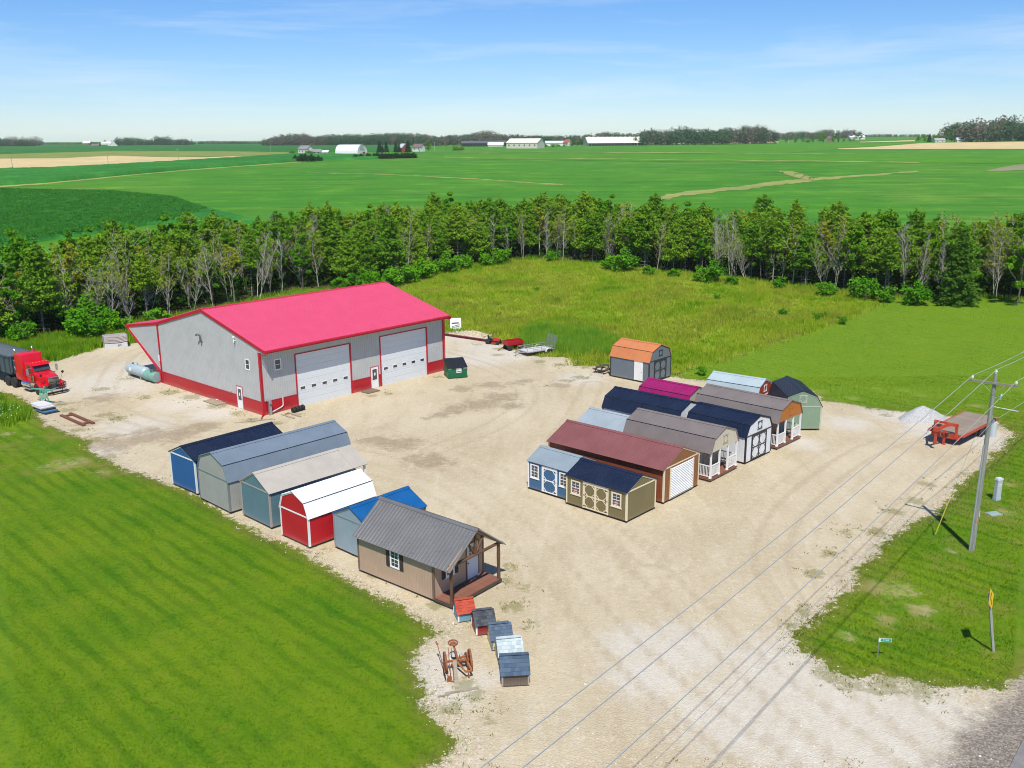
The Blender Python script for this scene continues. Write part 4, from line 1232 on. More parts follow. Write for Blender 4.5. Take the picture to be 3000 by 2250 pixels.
loft_window(t, face_of(3.22, 4.9, 'front'), .05, 2.72, .62, paint('sage_trim', (.40, .44, .33)), MATS['sage_green_siding'])
# the one standing apart with a copper roof
SLB = S('slate_blue_siding', (.135, .165, .190))
t, pr = shed('lofted_barn_shed', 'slate-blue lofted barn shed with copper-orange roof standing apart by the meadow', 'shed', (13.45, 89.74), 47.4,
     3.80, 4.72, 2.22, 3.66, 'gambrel', SLB, M_orange, BLACKISH)
f = face_of(3.8, 4.72, 'front')
octagon_door(t, f, -1.0, 1.0, .19, 2.08, SLB, BLACKISH, 2, 2)
loft_window(t, f, 0, 2.85, .60, BLACKISH, SLB)
plain_door(t, face_of(3.8, 4.72, 'left'), .82, 1.70, .19, 2.10, WHITE, WHITE, panels=True)

# ------------------------------------------------------------------ the big pole barn
RED = paint('red_steel_trim', (.46, .006, .020), .4, .08)
REDW = siding('red_steel_siding', (.44, .004, .016), .229, .42, .25)
GREYW = siding('light_grey_steel_siding', (.46, .465, .455), .229, .45, .25)
PINKR = metal_roof('sky_tinted_red_roof', (.58, .070, .145), .36, .025)  # red sheet; pink of the reflected sky is mixed into the base colour
BL_, BW_, PK = 22.0, 17.6, (9.0, 8.45)
barn = thing('pole_barn', 'big light grey steel barn with crimson roof, red wainscot and two white overhead doors', 'barn', (-21.86, 79.635, 0), R(47.87))
def roof_z(y):
    return float(np.interp(y, [-1.0, 9.0, 17.65, 24.0], [5.93, 8.45, 6.15, 5.12]))
mb = MB()
for (a, b, c) in ((0, 3.60, 1.22), (3.60, 9.90, 4.95), (9.90, 13.45, 1.22), (13.45, 19.70, 5.0), (19.70, BL_, 1.22)):
    mb.poly([(a, 0, c), (b, 0, c), (b, 0, 6.1), (a, 0, 6.1)])
mb.poly([(0, BW_, 1.22), (BL_, BW_, 1.22), (BL_, BW_, 6.1), (0, BW_, 6.1)])
for x in (0, BL_):
    mb.poly([(x, 0, 1.22), (x, BW_, 1.22), (x, BW_, roof_z(BW_) - .04), (x, 9.0, 8.40), (x, 0, roof_z(0) - .04)])
mb.build('wall', GREYW, barn)
F_f = Face((0, 0, 0), (1, 0, 0), (0, -1, 0)); F_g = Face((0, 0, 0), (0, 1, 0), (-1, 0, 0))
# pressed ribs of the steel sheets
openings_f = [(3.6, 9.9, 0, 4.95), (12.1, 13.25, 0, 2.2), (13.45, 19.7, 0, 5.0), (1.4, 2.2, 3.8, 4.9)]
mb = MB()
for i in range(int(BL_ / .229)):
    x = .12 + i * .229
    zs = [(1.26, 5.70)]
    for (a, b, c, d) in openings_f:
        if a < x < b:
            nz = []
            for (p, q) in zs:
                if c > p: nz.append((p, min(c, q)))
                if d < q: nz.append((max(d, p), q))
            zs = [z for z in nz if z[1] - z[0] > .05]
    for (p, q) in zs: F_f.box(mb, x - .018, x + .018, p, q, 0, .016)
mb.build('siding_rib', GREYW, barn)
mb = MB()
for i in range(int(BW_ / .229)):
    y = .12 + i * .229
    if 3.0 < y < 4.1: z0_ = 2.15
    else: z0_ = 1.26
    zt_ = roof_z(y) - .07
    if 1.55 < y < 2.32:
        F_g.box(mb, y - .018, y + .018, z0_, 3.82, 0, .016); F_g.box(mb, y - .018, y + .018, 4.85, zt_, 0, .016)
    else: F_g.box(mb, y - .018, y + .018, z0_, zt_, 0, .016)
mb.build('siding_rib', GREYW, barn)
for (a, b) in ((0, 3.62), (9.88, 12.16), (13.2, 13.5), (19.65, BL_)):
    mb = MB(); F_f.box(mb, a, b, 0, 1.22, -.02, .02); mb.build('wainscot', REDW, barn)
for (a, b) in ((0, 3.05), (4.07, BW_)):
    mb = MB(); F_g.box(mb, a, b, 0, 1.22, -.02, .02); mb.build('wainscot', REDW, barn)
for (a, b) in ((.0, 3.62), (9.88, 12.16), (13.2, 13.5), (19.65, BL_)):
    mb = MB(); F_f.box(mb, a, b, 1.20, 1.26, .02, .045); mb.build('drip_cap', RED, barn)
for (a, b) in ((.0, 3.05), (4.07, BW_)):
    mb = MB(); F_g.box(mb, a, b, 1.20, 1.26, .02, .045); mb.build('drip_cap', RED, barn)
# corner trims
for (x, y) in ((0, 0), (BL_, 0), (0, BW_), (BL_, BW_)):
    mb = MB(); sx = -1 if x == 0 else 1; sy = -1 if y == 0 else 1
    top = 5.70 if y == 0 else 6.02
    mb.box(min(x + sx * .05, x - sx * .16), max(x + sx * .05, x - sx * .16), min(y + sy * .05, y + sy * .025), max(y + sy * .05, y + sy * .025), 0, top)
    mb.box(min(x + sx * .05, x + sx * .025), max(x + sx * .05, x + sx * .025), min(y + sy * .024, y - sy * .16), max(y + sy * .024, y - sy * .16), 0, top)
    mb.build('corner_trim', RED, barn)
# roof, in three slopes; local frame here runs the ridge along x
def barn_slope(a, b, name='roof_slope'):
    mb = MB(); roof_slab(mb, a, b, -.08, BL_ + .08, .06, .305, .045, .07)
    # roof_slab works across x with the ridge along y: swap the axes
    mb.v = [(v[1], v[0], v[2]) for v in mb.v]
    mb.f = [f[::-1] for f in mb.f]
    return mb.build(name, PINKR, barn)
barn_slope((-1.0, 5.93), (9.0, 8.45)); barn_slope((17.65, 6.15), (9.0, 8.45)); barn_slope((24.0, 5.12), (17.65, 6.15))
mb = MB()
for s, yq in ((-1, 8.72), (1, 9.28)):
    z = 8.45 - .28 * .26
    mb.hexa([(-.1, 9.0, 8.51), (BL_ + .1, 9.0, 8.51), (BL_ + .1, yq, z + .082), (-.1, yq, z + .082), (-.1, 9.0, 8.545), (BL_ + .1, 9.0, 8.545), (BL_ + .1, yq, z + .10), (-.1, yq, z + .10)])
mb.build('ridge_cap', RED, barn)
mb = MB()
mb.box(-.07, BL_ + .07, -1.06, -1.0, 5.72, 5.96)
mb.box(-.07, BL_ + .07, 24.0, 24.06, 4.95, 5.16)
mb.build('fascia', RED, barn)
MB().box(-.05, BL_ + .05, -1.0, 0, 5.70, 5.73).build('soffit', GREYW, barn)
for x in (-.09, BL_ + .02):
    mb = MB()
    for (a, b) in (((-1.0, 5.90), (9.0, 8.42)), ((9.0, 8.42), (17.65, 6.12)), ((17.65, 6.12), (24.0, 5.09))):
        mb.hexa([(x, a[0], a[1] - .20), (x + .07, a[0], a[1] - .20), (x + .07, b[0], b[1] - .20), (x, b[0], b[1] - .20),
                 (x, a[0], a[1] + .07), (x + .07, a[0], a[1] + .07), (x + .07, b[0], b[1] + .07), (x, b[0], b[1] + .07)])
    mb.build('rake_trim', RED, barn)
    # triangle that closes the boxed eave
xg = 0.0
MB().poly([(-.01, 0, 5.70), (-.01, -1.0, 5.70), (-.01, -1.0, 5.9), (-.01, 0, 6.14)]).build('eave_return', GREYW, barn)
# lean-to at the back: a raking wing wall under the long roof
for x in (0.0, BL_):
    mb = MB().ext([(x - .03, BW_ + .05, 1.30), (x - .03, BW_ + .05, roof_z(BW_) - .1), (x - .03, 23.95, 5.02)], (.06, 0, 0))
    mb.build('wing_wall', GREYW, barn)
    MB().bar((x - .05, BW_, 1.22), (x - .05, 24.03, 5.02), .12, .13).build('wing_trim', RED, barn)
    MB().box(x - .07, x - .032, BW_ - .06, BW_ + .08, 1.2, 6.05).build('wing_trim', RED, barn)
MB().poly([(.05, 17.66, 6.05), (BL_ - .05, 17.66, 6.05), (BL_ - .05, 23.9, 5.03), (.05, 23.9, 5.03)]).build('lean_to_ceiling', WHITE, barn)
# gutters and downspouts
mb = MB(); mb.box(-.07, BL_ + .07, -1.16, -1.062, 5.84, 5.95); mb.build('gutter', RED, barn)
mb = MB(); mb.path([(-.02, -1.10, 5.84), (-.03, -1.10, 5.62), (-.08, -.10, 5.45), (-.08, -.09, .22), (-.45, -.45, .10), (-.85, -.95, .06)], .05, 8); mb.build('downspout', RED, barn)
mb = MB(); mb.path([(BL_ + .1, -1.10, 5.84), (BL_ + .1, -1.10, 5.66), (BL_ + .09, -.10, 5.5), (BL_ + .09, -.09, .15)], .05, 8); mb.build('downspout', RED, barn)
mb = MB(); mb.path([(-.07, 24.0, 4.98), (-.10, 17.75, 1.05), (-.10, 17.72, .16), (-.55, 17.8, .06)], .05, 8); mb.build('downspout', RED, barn)
# overhead doors
DOORW = paint('white_overhead_door', (.66, .69, .70), .5, .03)
for (x0, x1, zt_) in ((3.70, 9.80, 4.86), (13.55, 19.60, 4.92)):
    mb = MB(); 
    for (a, b, c, d) in ((x0 - .12, x0, 0, zt_ + .1), (x1, x1 + .12, 0, zt_ + .1)): F_f.box(mb, a, b, c, d, -.22, .05)
    F_f.box(mb, x0, x1, zt_, zt_ + .1, -.22, .05)
    mb.build('door_jamb', RED, barn)
    mb = MB(); F_f.box(mb, x0, x1, 0, zt_, -.12, -.07)
    dr = mb.build('overhead_door', DOORW, barn)
    n = 8; hh = zt_ / n
    pm = MB(); F_f.box(pm, x0 + .01, x1 - .01, .008, hh - .010, -.072, -.045)
    for q in (.33, .66): F_f.box(pm, x0 + .03, x1 - .03, hh * q - .012, hh * q + .012, -.045, -.040)
    pmesh = pm.mesh('door_panel', DOORW)
    for i in range(n): inst('door_panel', pmesh, dr, (0, 0, i * hh))
    for i in range(5):
        u = x0 + (x1 - x0) * (.10 + .2 * i)
        mb = MB()
        for (a, b, c, d) in ((u - .30, u - .25, 1.50, 1.86), (u + .25, u + .30, 1.50, 1.86), (u - .25, u + .25, 1.81, 1.86), (u - .25, u + .25, 1.50, 1.55)): F_f.box(mb, a, b, c, d, -.05, -.025)
        w = mb.build('window_frame', WHITE, dr)
        mb = MB(); F_f.box(mb, u - .25, u + .25, 1.55, 1.81, -.05, -.034); mb.build('window_pane', GLASS, dr)
plain_door(barn, F_f, 12.22, 13.12, .03, 2.10, WHITE, paint('rose_door_frame', (.42, .10, .12), .5), lite=(1, 1, .38, .90, .18))
plain_door(barn, F_g, 3.12, 4.0, .03, 2.05, WHITE, paint('rose_door_frame', (.42, .10, .12), .5), lite=(1, 1, .38, .90, .18))
for (ff, u, z) in ((F_f, 12.67, 1.4), (F_g, 3.56, 1.35)):
    mb = MB(); ff.box(mb, u - .09, u + .09, z - .14, z + .14, .037, .040); mb.build('door_notice', WHITE, barn)
window(barn, F_f, 1.80, 3.90, .56, .86, WHITE, 1, 2, sill=False)
window(barn, F_g, 1.94, 3.92, .56, .84, WHITE, 1, 2, sill=False)
# vents, wall light and conduit on the gable
GVENT = paint('dull_grey_vent', (.12, .12, .12), .6, .2)
mb = MB(); mb.path([(.05, 9.3, 5.35), (-.18, 9.3, 5.45), (-.2, 9.3, 6.0), (-.38, 9.45, 6.12), (-.42, 9.62, 6.02)], .085, 10); mb.build('vent_pipe', GVENT, barn)
mb = MB(); mb.cyl((.02, 3.55, 6.3), (-.2, 3.55, 6.3), .05, .05, 8); mb.cyl((-.2, 3.55, 6.1), (-.2, 3.55, 6.62), .045, .045, 8); mb.cyl((-.2, 3.55, 6.60), (-.2, 3.55, 6.68), .12, .10, 10); mb.build('vent_pipe', WHITE, barn)
mb = MB(); mb.box(-.16, -.02, 4.9, 5.08, 1.3, 1.45); mb.build('outlet_box', paint('pink_grey_box', (.45, .33, .33)), barn)
mb = MB(); mb.path([(-.12, 17.65, 2.9), (-.12, 17.66, 2.3)], .06, 8); mb.build('cable_bundle', WHITE, barn)
# electricity meter post and conduit beside the front corner
CONDUIT = paint('pale_conduit', (.60, .55, .52), .5, .05)
mb = MB(); mb.path([(2.05, -.06, 1.28), (2.05, -.06, .60), (1.98, -.06, .48), (1.75, -.07, .40), (.80, -.22, .24), (.62, -.25, .22)], .055, 8); mb.build('conduit', CONDUIT, barn)
mp_ = thing('meter_pedestal', 'grey utility meter pedestal standing at the front corner of the barn', 'meter', (-21.3, 79.85, 0), R(47.87))
MB().box(-.13, .13, -.10, .10, 0, 1.25).build('cabinet', STEEL, mp_, bevel=.012)
MB().box(-.15, .15, -.12, .12, 1.25, 1.30).build('cap', STEEL, mp_)
mb = MB(); mb.cyl((0, -.10, .95), (0, -.19, .95), .085, .08, 12); mb.build('meter', GLASS, mp_)

# ------------------------------------------------------------------ wheels
def wheel_mesh(r, w, rim=.55):
    ty = MB().lathe([(-w / 2, r * rim), (-w / 2, r * .90), (-w * .42, r * .97), (-w * .25, r), (w * .25, r), (w * .42, r * .97), (w / 2, r * .90), (w / 2, r * rim)], (0, 0, 0), (0, 1, 0), 22)
    rm = MB().lathe([(-w * .40, r * .20), (-w * .30, r * (rim - .06)), (-w * .46, r * rim), (w * .46, r * rim), (w * .30, r * (rim - .06)), (w * .18, r * .28), (w * .42, r * .22)], (0, 0, 0), (0, 1, 0), 18)
    return ty, rm
def wheel(parent, loc, r, w, rim=.55, rimm=None, key={}, tilt=(0, 0, 0)):
    k = (round(r, 3), round(w, 3), rim, rimm.name if rimm else '')
    if k not in key:
        ty, rm = wheel_mesh(r, w, rim)
        key[k] = (ty.mesh('tyre', TYRE, True), rm.mesh('rim', rimm or STEEL, True))
    o = bpy.data.objects.new('wheel', key[k][0]); COL.objects.link(o); o.parent = parent; o.location = loc; o.rotation_euler = tilt
    inst('rim', key[k][1], o)
    return o

# ------------------------------------------------------------------ red semi truck and its dump trailer
TRED = paint('truck_red_paint', (.60, .006, .020), .22, .05)
DGREY = paint('dark_grey_steel', (.055, .068, .080), .5, .12)
truck = thing('semi_truck', 'red semi truck with sleeper cab and chrome grille, parked at the left edge', 'truck', (-44.6, 88.03, 0), R(-38.3))
def tb(name, mb, mat, bevel=.04, par=None):
    o = mb.build(name, mat, par or truck, bevel=bevel); return smooth_by_angle(o, 50)
# hood: tapered
mb = MB().hexa([(-1.05, -.86, .95), (1.02, -.62, .95), (1.02, .62, .95), (-1.05, .86, .95), (-1.05, -.84, 2.02), (1.00, -.52, 1.78), (1.00, .52, 1.78), (-1.05, .84, 2.02)])
tb('hood', mb, TRED, .09)
for s in (-1, 1):
    pts = [(.62 + .64 * math.cos(a), s * .80, .55 + .60 * math.sin(a)) for a in np.linspace(R(-8), R(188), 12)]
    inner = [(.62 + .58 * math.cos(a), s * .80, .55 + .54 * math.sin(a)) for a in np.linspace(R(188), R(-8), 12)]
    mb = MB().ext([(p[0] - .62, p[1], p[2]) for p in pts + inner], (0, s * .40, 0))
    mb.box(.35, 1.05, min(s * .60, s * 1.18), max(s * .60, s * 1.18), .78, 1.08)
    tb('fender', mb, TRED, .03)
    tb('headlight', MB().box(1.055, 1.09, min(s * .68, s * 1.10), max(s * .68, s * 1.10), .86, 1.02), CHROME, .01)
    # mirrors
    mb = MB(); mb.path([(-1.1, s * .95, 2.45), (-1.0, s * 1.42, 2.5), (-1.0, s * 1.42, 1.75), (-1.1, s * .95, 1.7)], .018, 6)
    mb.box(-1.06, -.98, s * 1.42 - .10, s * 1.42 + .10, 1.85, 2.45); tb('mirror', mb, STEEL, .0)
    mb = MB(); mb.path([(.75, s * .72, 1.1), (.80, s * 1.05, 1.95)], .014, 6); mb.lathe([(-.02, .06), (0, .13), (.04, .13)], (.80, s * 1.05, 2.02), (1, 0, 0), 12); tb('hood_mirror', mb, BLACKIRON, 0)
    tb('fuel_tank', MB().cyl((-1.35, s * .92, .72), (-3.1, s * .92, .72), .31, .31, 16), CHROME, 0)
    mb = MB().box(-1.45, -1.5, s * .92 - .33, s * .92 + .33, .4, 1.05); 
    tb('side_step', MB().box(-3.0, -1.4, min(s * .9, s * 1.22), max(s * .9, s * 1.22), .30, .38), STEEL, .01)
    tb('air_cleaner', MB().cyl((-.95, s * 1.02, 1.15), (-.95, s * 1.02, 1.75), .17, .17, 14), CHROME, 0)
# cab and sleeper
mb = MB().hexa([(-2.55, -.95, .95), (-1.05, -.92, .95), (-1.05, .92, .95), (-2.55, .95, .95), (-2.55, -.92, 2.85), (-1.42, -.84, 2.80), (-1.42, .84, 2.80), (-2.55, .92, 2.85)])
tb('cab', mb, TRED, .06)
mb = MB().hexa([(-4.25, -1.12, .95), (-2.56, -1.10, .95), (-2.56, 1.10, .95), (-4.25, 1.12, .95), (-4.25, -1.08, 3.52), (-2.95, -1.02, 3.46), (-2.95, 1.02, 3.46), (-4.25, 1.08, 3.52)])
tb('sleeper', mb, TRED, .10)
mb = MB().hexa([(-1.38, -.79, 2.00), (-1.00, -.83, 2.04), (-1.00, .83, 2.04), (-1.38, .79, 2.00), (-1.44, -.76, 2.70), (-1.36, -.76, 2.72), (-1.36, .76, 2.72), (-1.44, .76, 2.70)])
mb = MB().poly([(-1.035, -.80, 2.06), (-1.035, .80, 2.06), (-1.40, .76, 2.70), (-1.40, -.76, 2.70)])
o = mb.build('windshield', GLASS, truck)
o.location = (.045, 0, .02)
tb('visor', MB().hexa([(-1.15, -.84, 2.66), (-1.0, -.84, 2.62), (-1.0, .84, 2.62), (-1.15, .84, 2.66), (-1.42, -.84, 2.86), (-1.38, -.84, 2.84), (-1.38, .84, 2.84), (-1.42, .84, 2.86)]), TRED, 0)
for i in range(5):
    x, y = -1.32, -.64 + i * .32
    tb('marker_light', MB().box(x - .05, x + .05, y - .04, y + .04, 2.85, 2.91), paint('amber_lens', (.75, .28, .05), .3), .01)
for s in (-1, 1):
    mb = MB().ext([(-1.30, s * .953, 1.98), (-2.05, s * .953, 1.98), (-2.05, s * .935, 2.60), (-1.62, s * .935, 2.60)], (0, s * .008, 0)); tb('side_window', mb, GLASS, 0)
    tb('door_handle', MB().box(-2.3, -2.12, min(s * .96, s * .99), max(s * .96, s * .99), 1.6, 1.66), CHROME, 0)
    tb('grab_rail', MB().path([(-2.62, s * 1.12, 1.3), (-2.62, s * 1.15, 1.35), (-2.62, s * 1.15, 2.3), (-2.62, s * 1.1, 2.35)], .016, 6), CHROME, 0)
    tb('exhaust_stack', MB().path([(-4.38, s * .85, 1.2), (-4.38, s * .85, 3.7), (-4.5, s * .85, 3.85)], .07, 10), CHROME, 0)
# grille, bumper, guard
mb = MB().box(1.0, 1.06, -.50, .50, .92, 1.74); g = tb('grille', mb, CHROME, .03)
mb = MB()
for i in range(11): mb.box(1.061, 1.075, -.46 + i * .088, -.41 + i * .088, .97, 1.68)
mb.build('grille_bar', BLACKIRON, g)
tb('bumper', MB().hexa([(1.10, -1.15, .35), (1.32, -.85, .35), (1.32, .85, .35), (1.10, 1.15, .35), (1.10, -1.15, .72), (1.32, -.85, .72), (1.32, .85, .72), (1.10, 1.15, .72)]), CHROME, .03)
mb = MB()
for z in (.62, .84, 1.06): mb.path([(1.20, -.98, z), (1.50, -.72, z), (1.50, .72, z), (1.20, .98, z)], .045, 8)
for y in (-.5, .5): mb.cyl((1.50, y, .45), (1.50, y, 1.10), .05, .05, 8)
tb('grille_guard', mb, BLACKIRON, 0)
mb = MB()
for s in (-1, 1): mb.box(-7.0, 1.1, s * .43 - .05, s * .43 + .05, .72, .98)
for x in (-6.6, -5.4, -4.6, 0): mb.box(x, x + .12, -.43, .43, .72, .9)
tb('chassis', mb, BLACKIRON, 0)
for s in (-1, 1):
    wheel(truck, (0, s * 1.04, .52), .52, .30, .58, CHROME)
    for x in (-4.75, -6.05):
        wheel(truck, (x, s * 1.10, .52), .52, .30, .58, CHROME); wheel(truck, (x, s * .78, .52), .52, .28, .58, CHROME)
tb('mud_flap', MB().box(-6.75, -6.72, -1.25, -.65, .25, .95), TYRE, 0); tb('mud_flap', MB().box(-6.75, -6.72, .65, 1.25, .25, .95), TYRE, 0)

dt = thing('dump_trailer', 'dark grey steel dump trailer with tarp top, coupled behind the red truck', 'trailer', (-44.6, 88.03, 0), R(-38.3))
SLATE = paint('slate_trailer_steel', (.075, .105, .125), .5, .15)
def db(name, mb, mat, bevel=0, par=None): return mb.build(name, mat, par or dt, bevel=bevel)
X0, X1 = -4.75, -15.5
mb = MB().hexa([(X1, -1.22, 1.35), (X0, -1.22, 1.35), (X0, 1.22, 1.35), (X1, 1.22, 1.35), (X1, -1.28, 3.05), (X0, -1.28, 3.05), (X0, 1.28, 3.05), (X1, 1.28, 3.05)])
db('tub', mb, SLATE)
mb = MB()
for s in (-1, 1): mb.box(X1, X0 + .05, s * 1.30 - .06, s * 1.30 + .06, 3.0, 3.14)
mb.box(X0 - .05, X0 + .07, -1.36, 1.36, 3.0, 3.14)
db('top_rail', mb, DGREY)
for i in range(10):
    for s in (-1, 1):
        x = X0 - .05 - i * 1.1
        db('side_rib', MB().hexa([(x - .16, s * 1.22, 1.35), (x, s * 1.22, 1.35), (x, s * 1.36, 1.45), (x - .16, s * 1.36, 1.45), (x - .16, s * 1.28, 3.0), (x, s * 1.28, 3.0), (x, s * 1.38, 3.0), (x - .16, s * 1.38, 3.0)]), DGREY)
for y in (-1.22, -.62, .0, .62, 1.14):
    db('front_rib', MB().hexa([(X0, y - .06, 1.40), (X0 + .14, y - .05, 1.55), (X0 + .14, y + .05, 1.55), (X0, y + .08, 1.40), (X0, y - .06, 3.0), (X0 + .14, y - .05, 2.95), (X0 + .14, y + .05, 2.95), (X0, y + .08, 3.0)]), MATS['slate_trailer_steel'])
mb = MB().hexa([(X1, -1.33, 3.10), (X0, -1.33, 3.10), (X0, 1.33, 3.10), (X1, 1.33, 3.10), (X1, -.4, 3.42), (X0 - .3, -.4, 3.42), (X0 - .3, .4, 3.42), (X1, .4, 3.42)])
db('tarp', mb, paint('grey_tarp', (.085, .105, .112), .7, .2))
mb = MB().ext([(X0 + .004, -.98, 2.15), (X0 + .004, -.86, 1.72), (X0 + .004, -.68, 1.62), (X0 + .004, -.50, 2.02), (X0 + .004, -.68, 1.88), (X0 + .004, -.82, 1.98)], (.012, 0, 0)); db('emblem', mb, WHITE)
mb = MB().box(X0 + .004, X0 + .014, .72, 1.08, 2.55, 2.78); db('emblem', mb, paint('pale_decal', (.6, .6, .6)))
mb = MB().ext([(X0 + .004, -.86 + .06 * math.cos(a), 2.68 + .06 * math.sin(a)) for a in np.linspace(0, 2 * math.pi, 9)[:-1]], (.012, 0, 0)); db('emblem', mb, WHITE)
mb = MB()
for s in (-1, 1): mb.box(X1, X0 + .1, s * .5 - .06, s * .5 + .06, 1.05, 1.35)
db('chassis', mb, BLACKIRON)
for s in (-1, 1):
    for x in (-13.2, -14.5): wheel(dt, (x, s * 1.05, .52), .52, .55, .55, CHROME)

# ------------------------------------------------------------------ tanks behind the barn
TANK = paint('pale_blue_grey_tank', (.34, .42, .44), .45, .10, dirt=.15)
GRN = paint('faded_green_paint', (.16, .34, .27), .5, .18, dirt=.3)
tk = thing('propane_tank', 'long pale blue-grey propane tank lying beside the barn wing', 'tank', (-38.2, 93.75, 0), math.atan2(-3.33, 3.86))
prof = [(-1.9 + .42 * (1 - math.cos(a)), .56 * math.sin(a) + .001) for a in np.linspace(0, math.pi / 2, 6)] + [(1.9 - .42 * (1 - math.cos(a)), .56 * math.sin(a) + .001) for a in np.linspace(math.pi / 2, 0, 6)]
o = MB().lathe(prof, (0, 0, .78), (1, 0, 0), 22).build('shell', TANK, tk); smooth_by_angle(o, 50)
for x in (-1.2, 1.1): MB().hexa([(x - .1, -.4, 0), (x + .1, -.4, 0), (x + .1, .4, 0), (x - .1, .4, 0), (x - .1, -.45, .5), (x + .1, -.45, .5), (x + .1, .45, .5), (x - .1, .45, .5)]).build('saddle', STEEL, tk)
smooth_by_angle(MB().lathe([(0, .2), (.18, .2), (.24, .15), (.26, .03)], (-.3, 0, 1.30), (0, 0, 1), 14).build('valve_dome', TANK, tk))
smooth_by_angle(MB().lathe([(0, .09), (.15, .09), (.2, .04)], (-.95, 0, 1.30), (0, 0, 1), 10).build('valve', GVENT, tk))
mb = MB().ext([(-.62 + .2 * math.cos(a), -.565, .92 + .2 * math.sin(a)) for a in np.linspace(0, 2 * math.pi, 15)[:-1]], (0, .03, 0)); mb.build('sticker', WHITE, tk)
gd = thing('steel_drum', 'green flat-ended steel drum with coiled hose, in front of the propane tank', 'drum', (-36.15, 92.0, 0), math.atan2(-3.33, 3.86))
smooth_by_angle(MB().lathe([(-.95, .50), (-.93, .54), (.78, .54), (.80, .57), (.86, .57), (.88, .54), (.95, .54), (.95, .50)], (0, 0, .60), (1, 0, 0), 24).build('shell', GRN, gd), 40)
smooth_by_angle(MB().lathe([(0, .5), (.03, .48)], (.95, 0, .60), (1, 0, 0), 24).build('end_plate', paint('teal_grey_end', (.24, .36, .36), .5, .12, dirt=.2), gd), 40)
mb = MB(); mb.path([(.35 + .42 * math.cos(a) * (1 + .15 * math.sin(3 * a)), .30 * math.sin(a), 1.20 + .05 * math.sin(5 * a)) for a in np.linspace(0, 4 * math.pi, 30)], .035, 6); mb.build('hose', paint('brown_hose', (.13, .085, .05), .7), gd)
for x in (-.5, .5): MB().box(x - .08, x + .08, -.4, .4, 0, .12).build('chock', DARKWOOD, gd)

# ------------------------------------------------------------------ green press with stacked sheets, rusty frame
GRN2 = paint('jade_machine_paint', (.09, .40, .26), .45, .12, dirt=.15)
gm = thing('lift_machine', 'jade green steel lift stand at the edge of the weeds by the truck', 'machine', (-43.2, 84.0, 0), R(-38))
MB().box(-.55, .55, -.55, .55, 0, .10).build('base', GRN2, gm)
for (x, y) in ((-.18, -.15), (.18, -.15), (-.18, .15), (.18, .15)): MB().bar((x * 1.8, y * 1.8, .1), (x, y, 1.35), .08, .08).build('leg', GRN2, gm)
MB().box(-.3, .3, -.25, .25, .55, 1.0).build('gearbox', paint('pale_green_box', (.30, .45, .33), .5, .2), gm)
MB().bar((-1.5, -.3, 1.30), (.95, .25, 1.45), .14, .10).build('arm', GRN2, gm)
MB().bar((.9, -.5, 1.42), (.95, .75, 1.42), .12, .10).build('arm', GRN2, gm)
MB().bar((0, 0, .95), (0, 0, 1.42), .16, .16).build('column', GRN2, gm)
MB().bar((.6, .2, .2), (1.9, .9, .3), .05, .05).build('arm', STEEL, gm)
PLW = paint('white_sheet', (.62, .60, .60), .6, .06); PLB = paint('blue_sheet', (.06, .19, .34), .5, .1); PLK = paint('black_sheet', (.02, .02, .025), .5, .2)
sp = Vector((-41.6, 81.3, 0)); z = 0
for i, (mt, w, nm, lb) in enumerate(((PLK, 1.3, 'lowest dark', 'black'), (PLB, 1.25, 'blue', 'blue'), (PLK, 1.2, 'upper dark', 'black'), (PLW, 1.25, 'upper white', 'white'), (PLW, 1.2, 'top white', 'white'))):
    t = thing('panel_sheet', '%s sheet in the pile of panels beside the green lift stand' % {0: 'lowest black', 1: 'blue', 2: 'second black', 3: 'lower white', 4: 'topmost white'}[i], 'sheet', (sp.x - i * .24, sp.y + i * .22, z), R(-40), 'pile of panel sheets')
    MB().box(-.9, .9, -w / 2, w / 2, 0, .10).build('sheet', mt, t)
    z += .115
fr_ = thing('steel_rack', 'rust-brown rectangular steel rack lying flat on the gravel at left', 'rack', (-37.85, 78.7, 0), math.atan2(-3.1, 3.4))
RUSTB = rust('brown_primer_rust', (.13, .045, .025), (.20, .075, .04))
for s in (-1, 1): MB().box(-2.3, 2.3, s * .40 - .13, s * .40 + .13, 0, .16).build('rail', RUSTB, fr_)
for x in (-1.75, 1.75): MB().box(x - .13, x + .13, -.27, .27, .01, .15).build('crossbar', RUSTB, fr_)

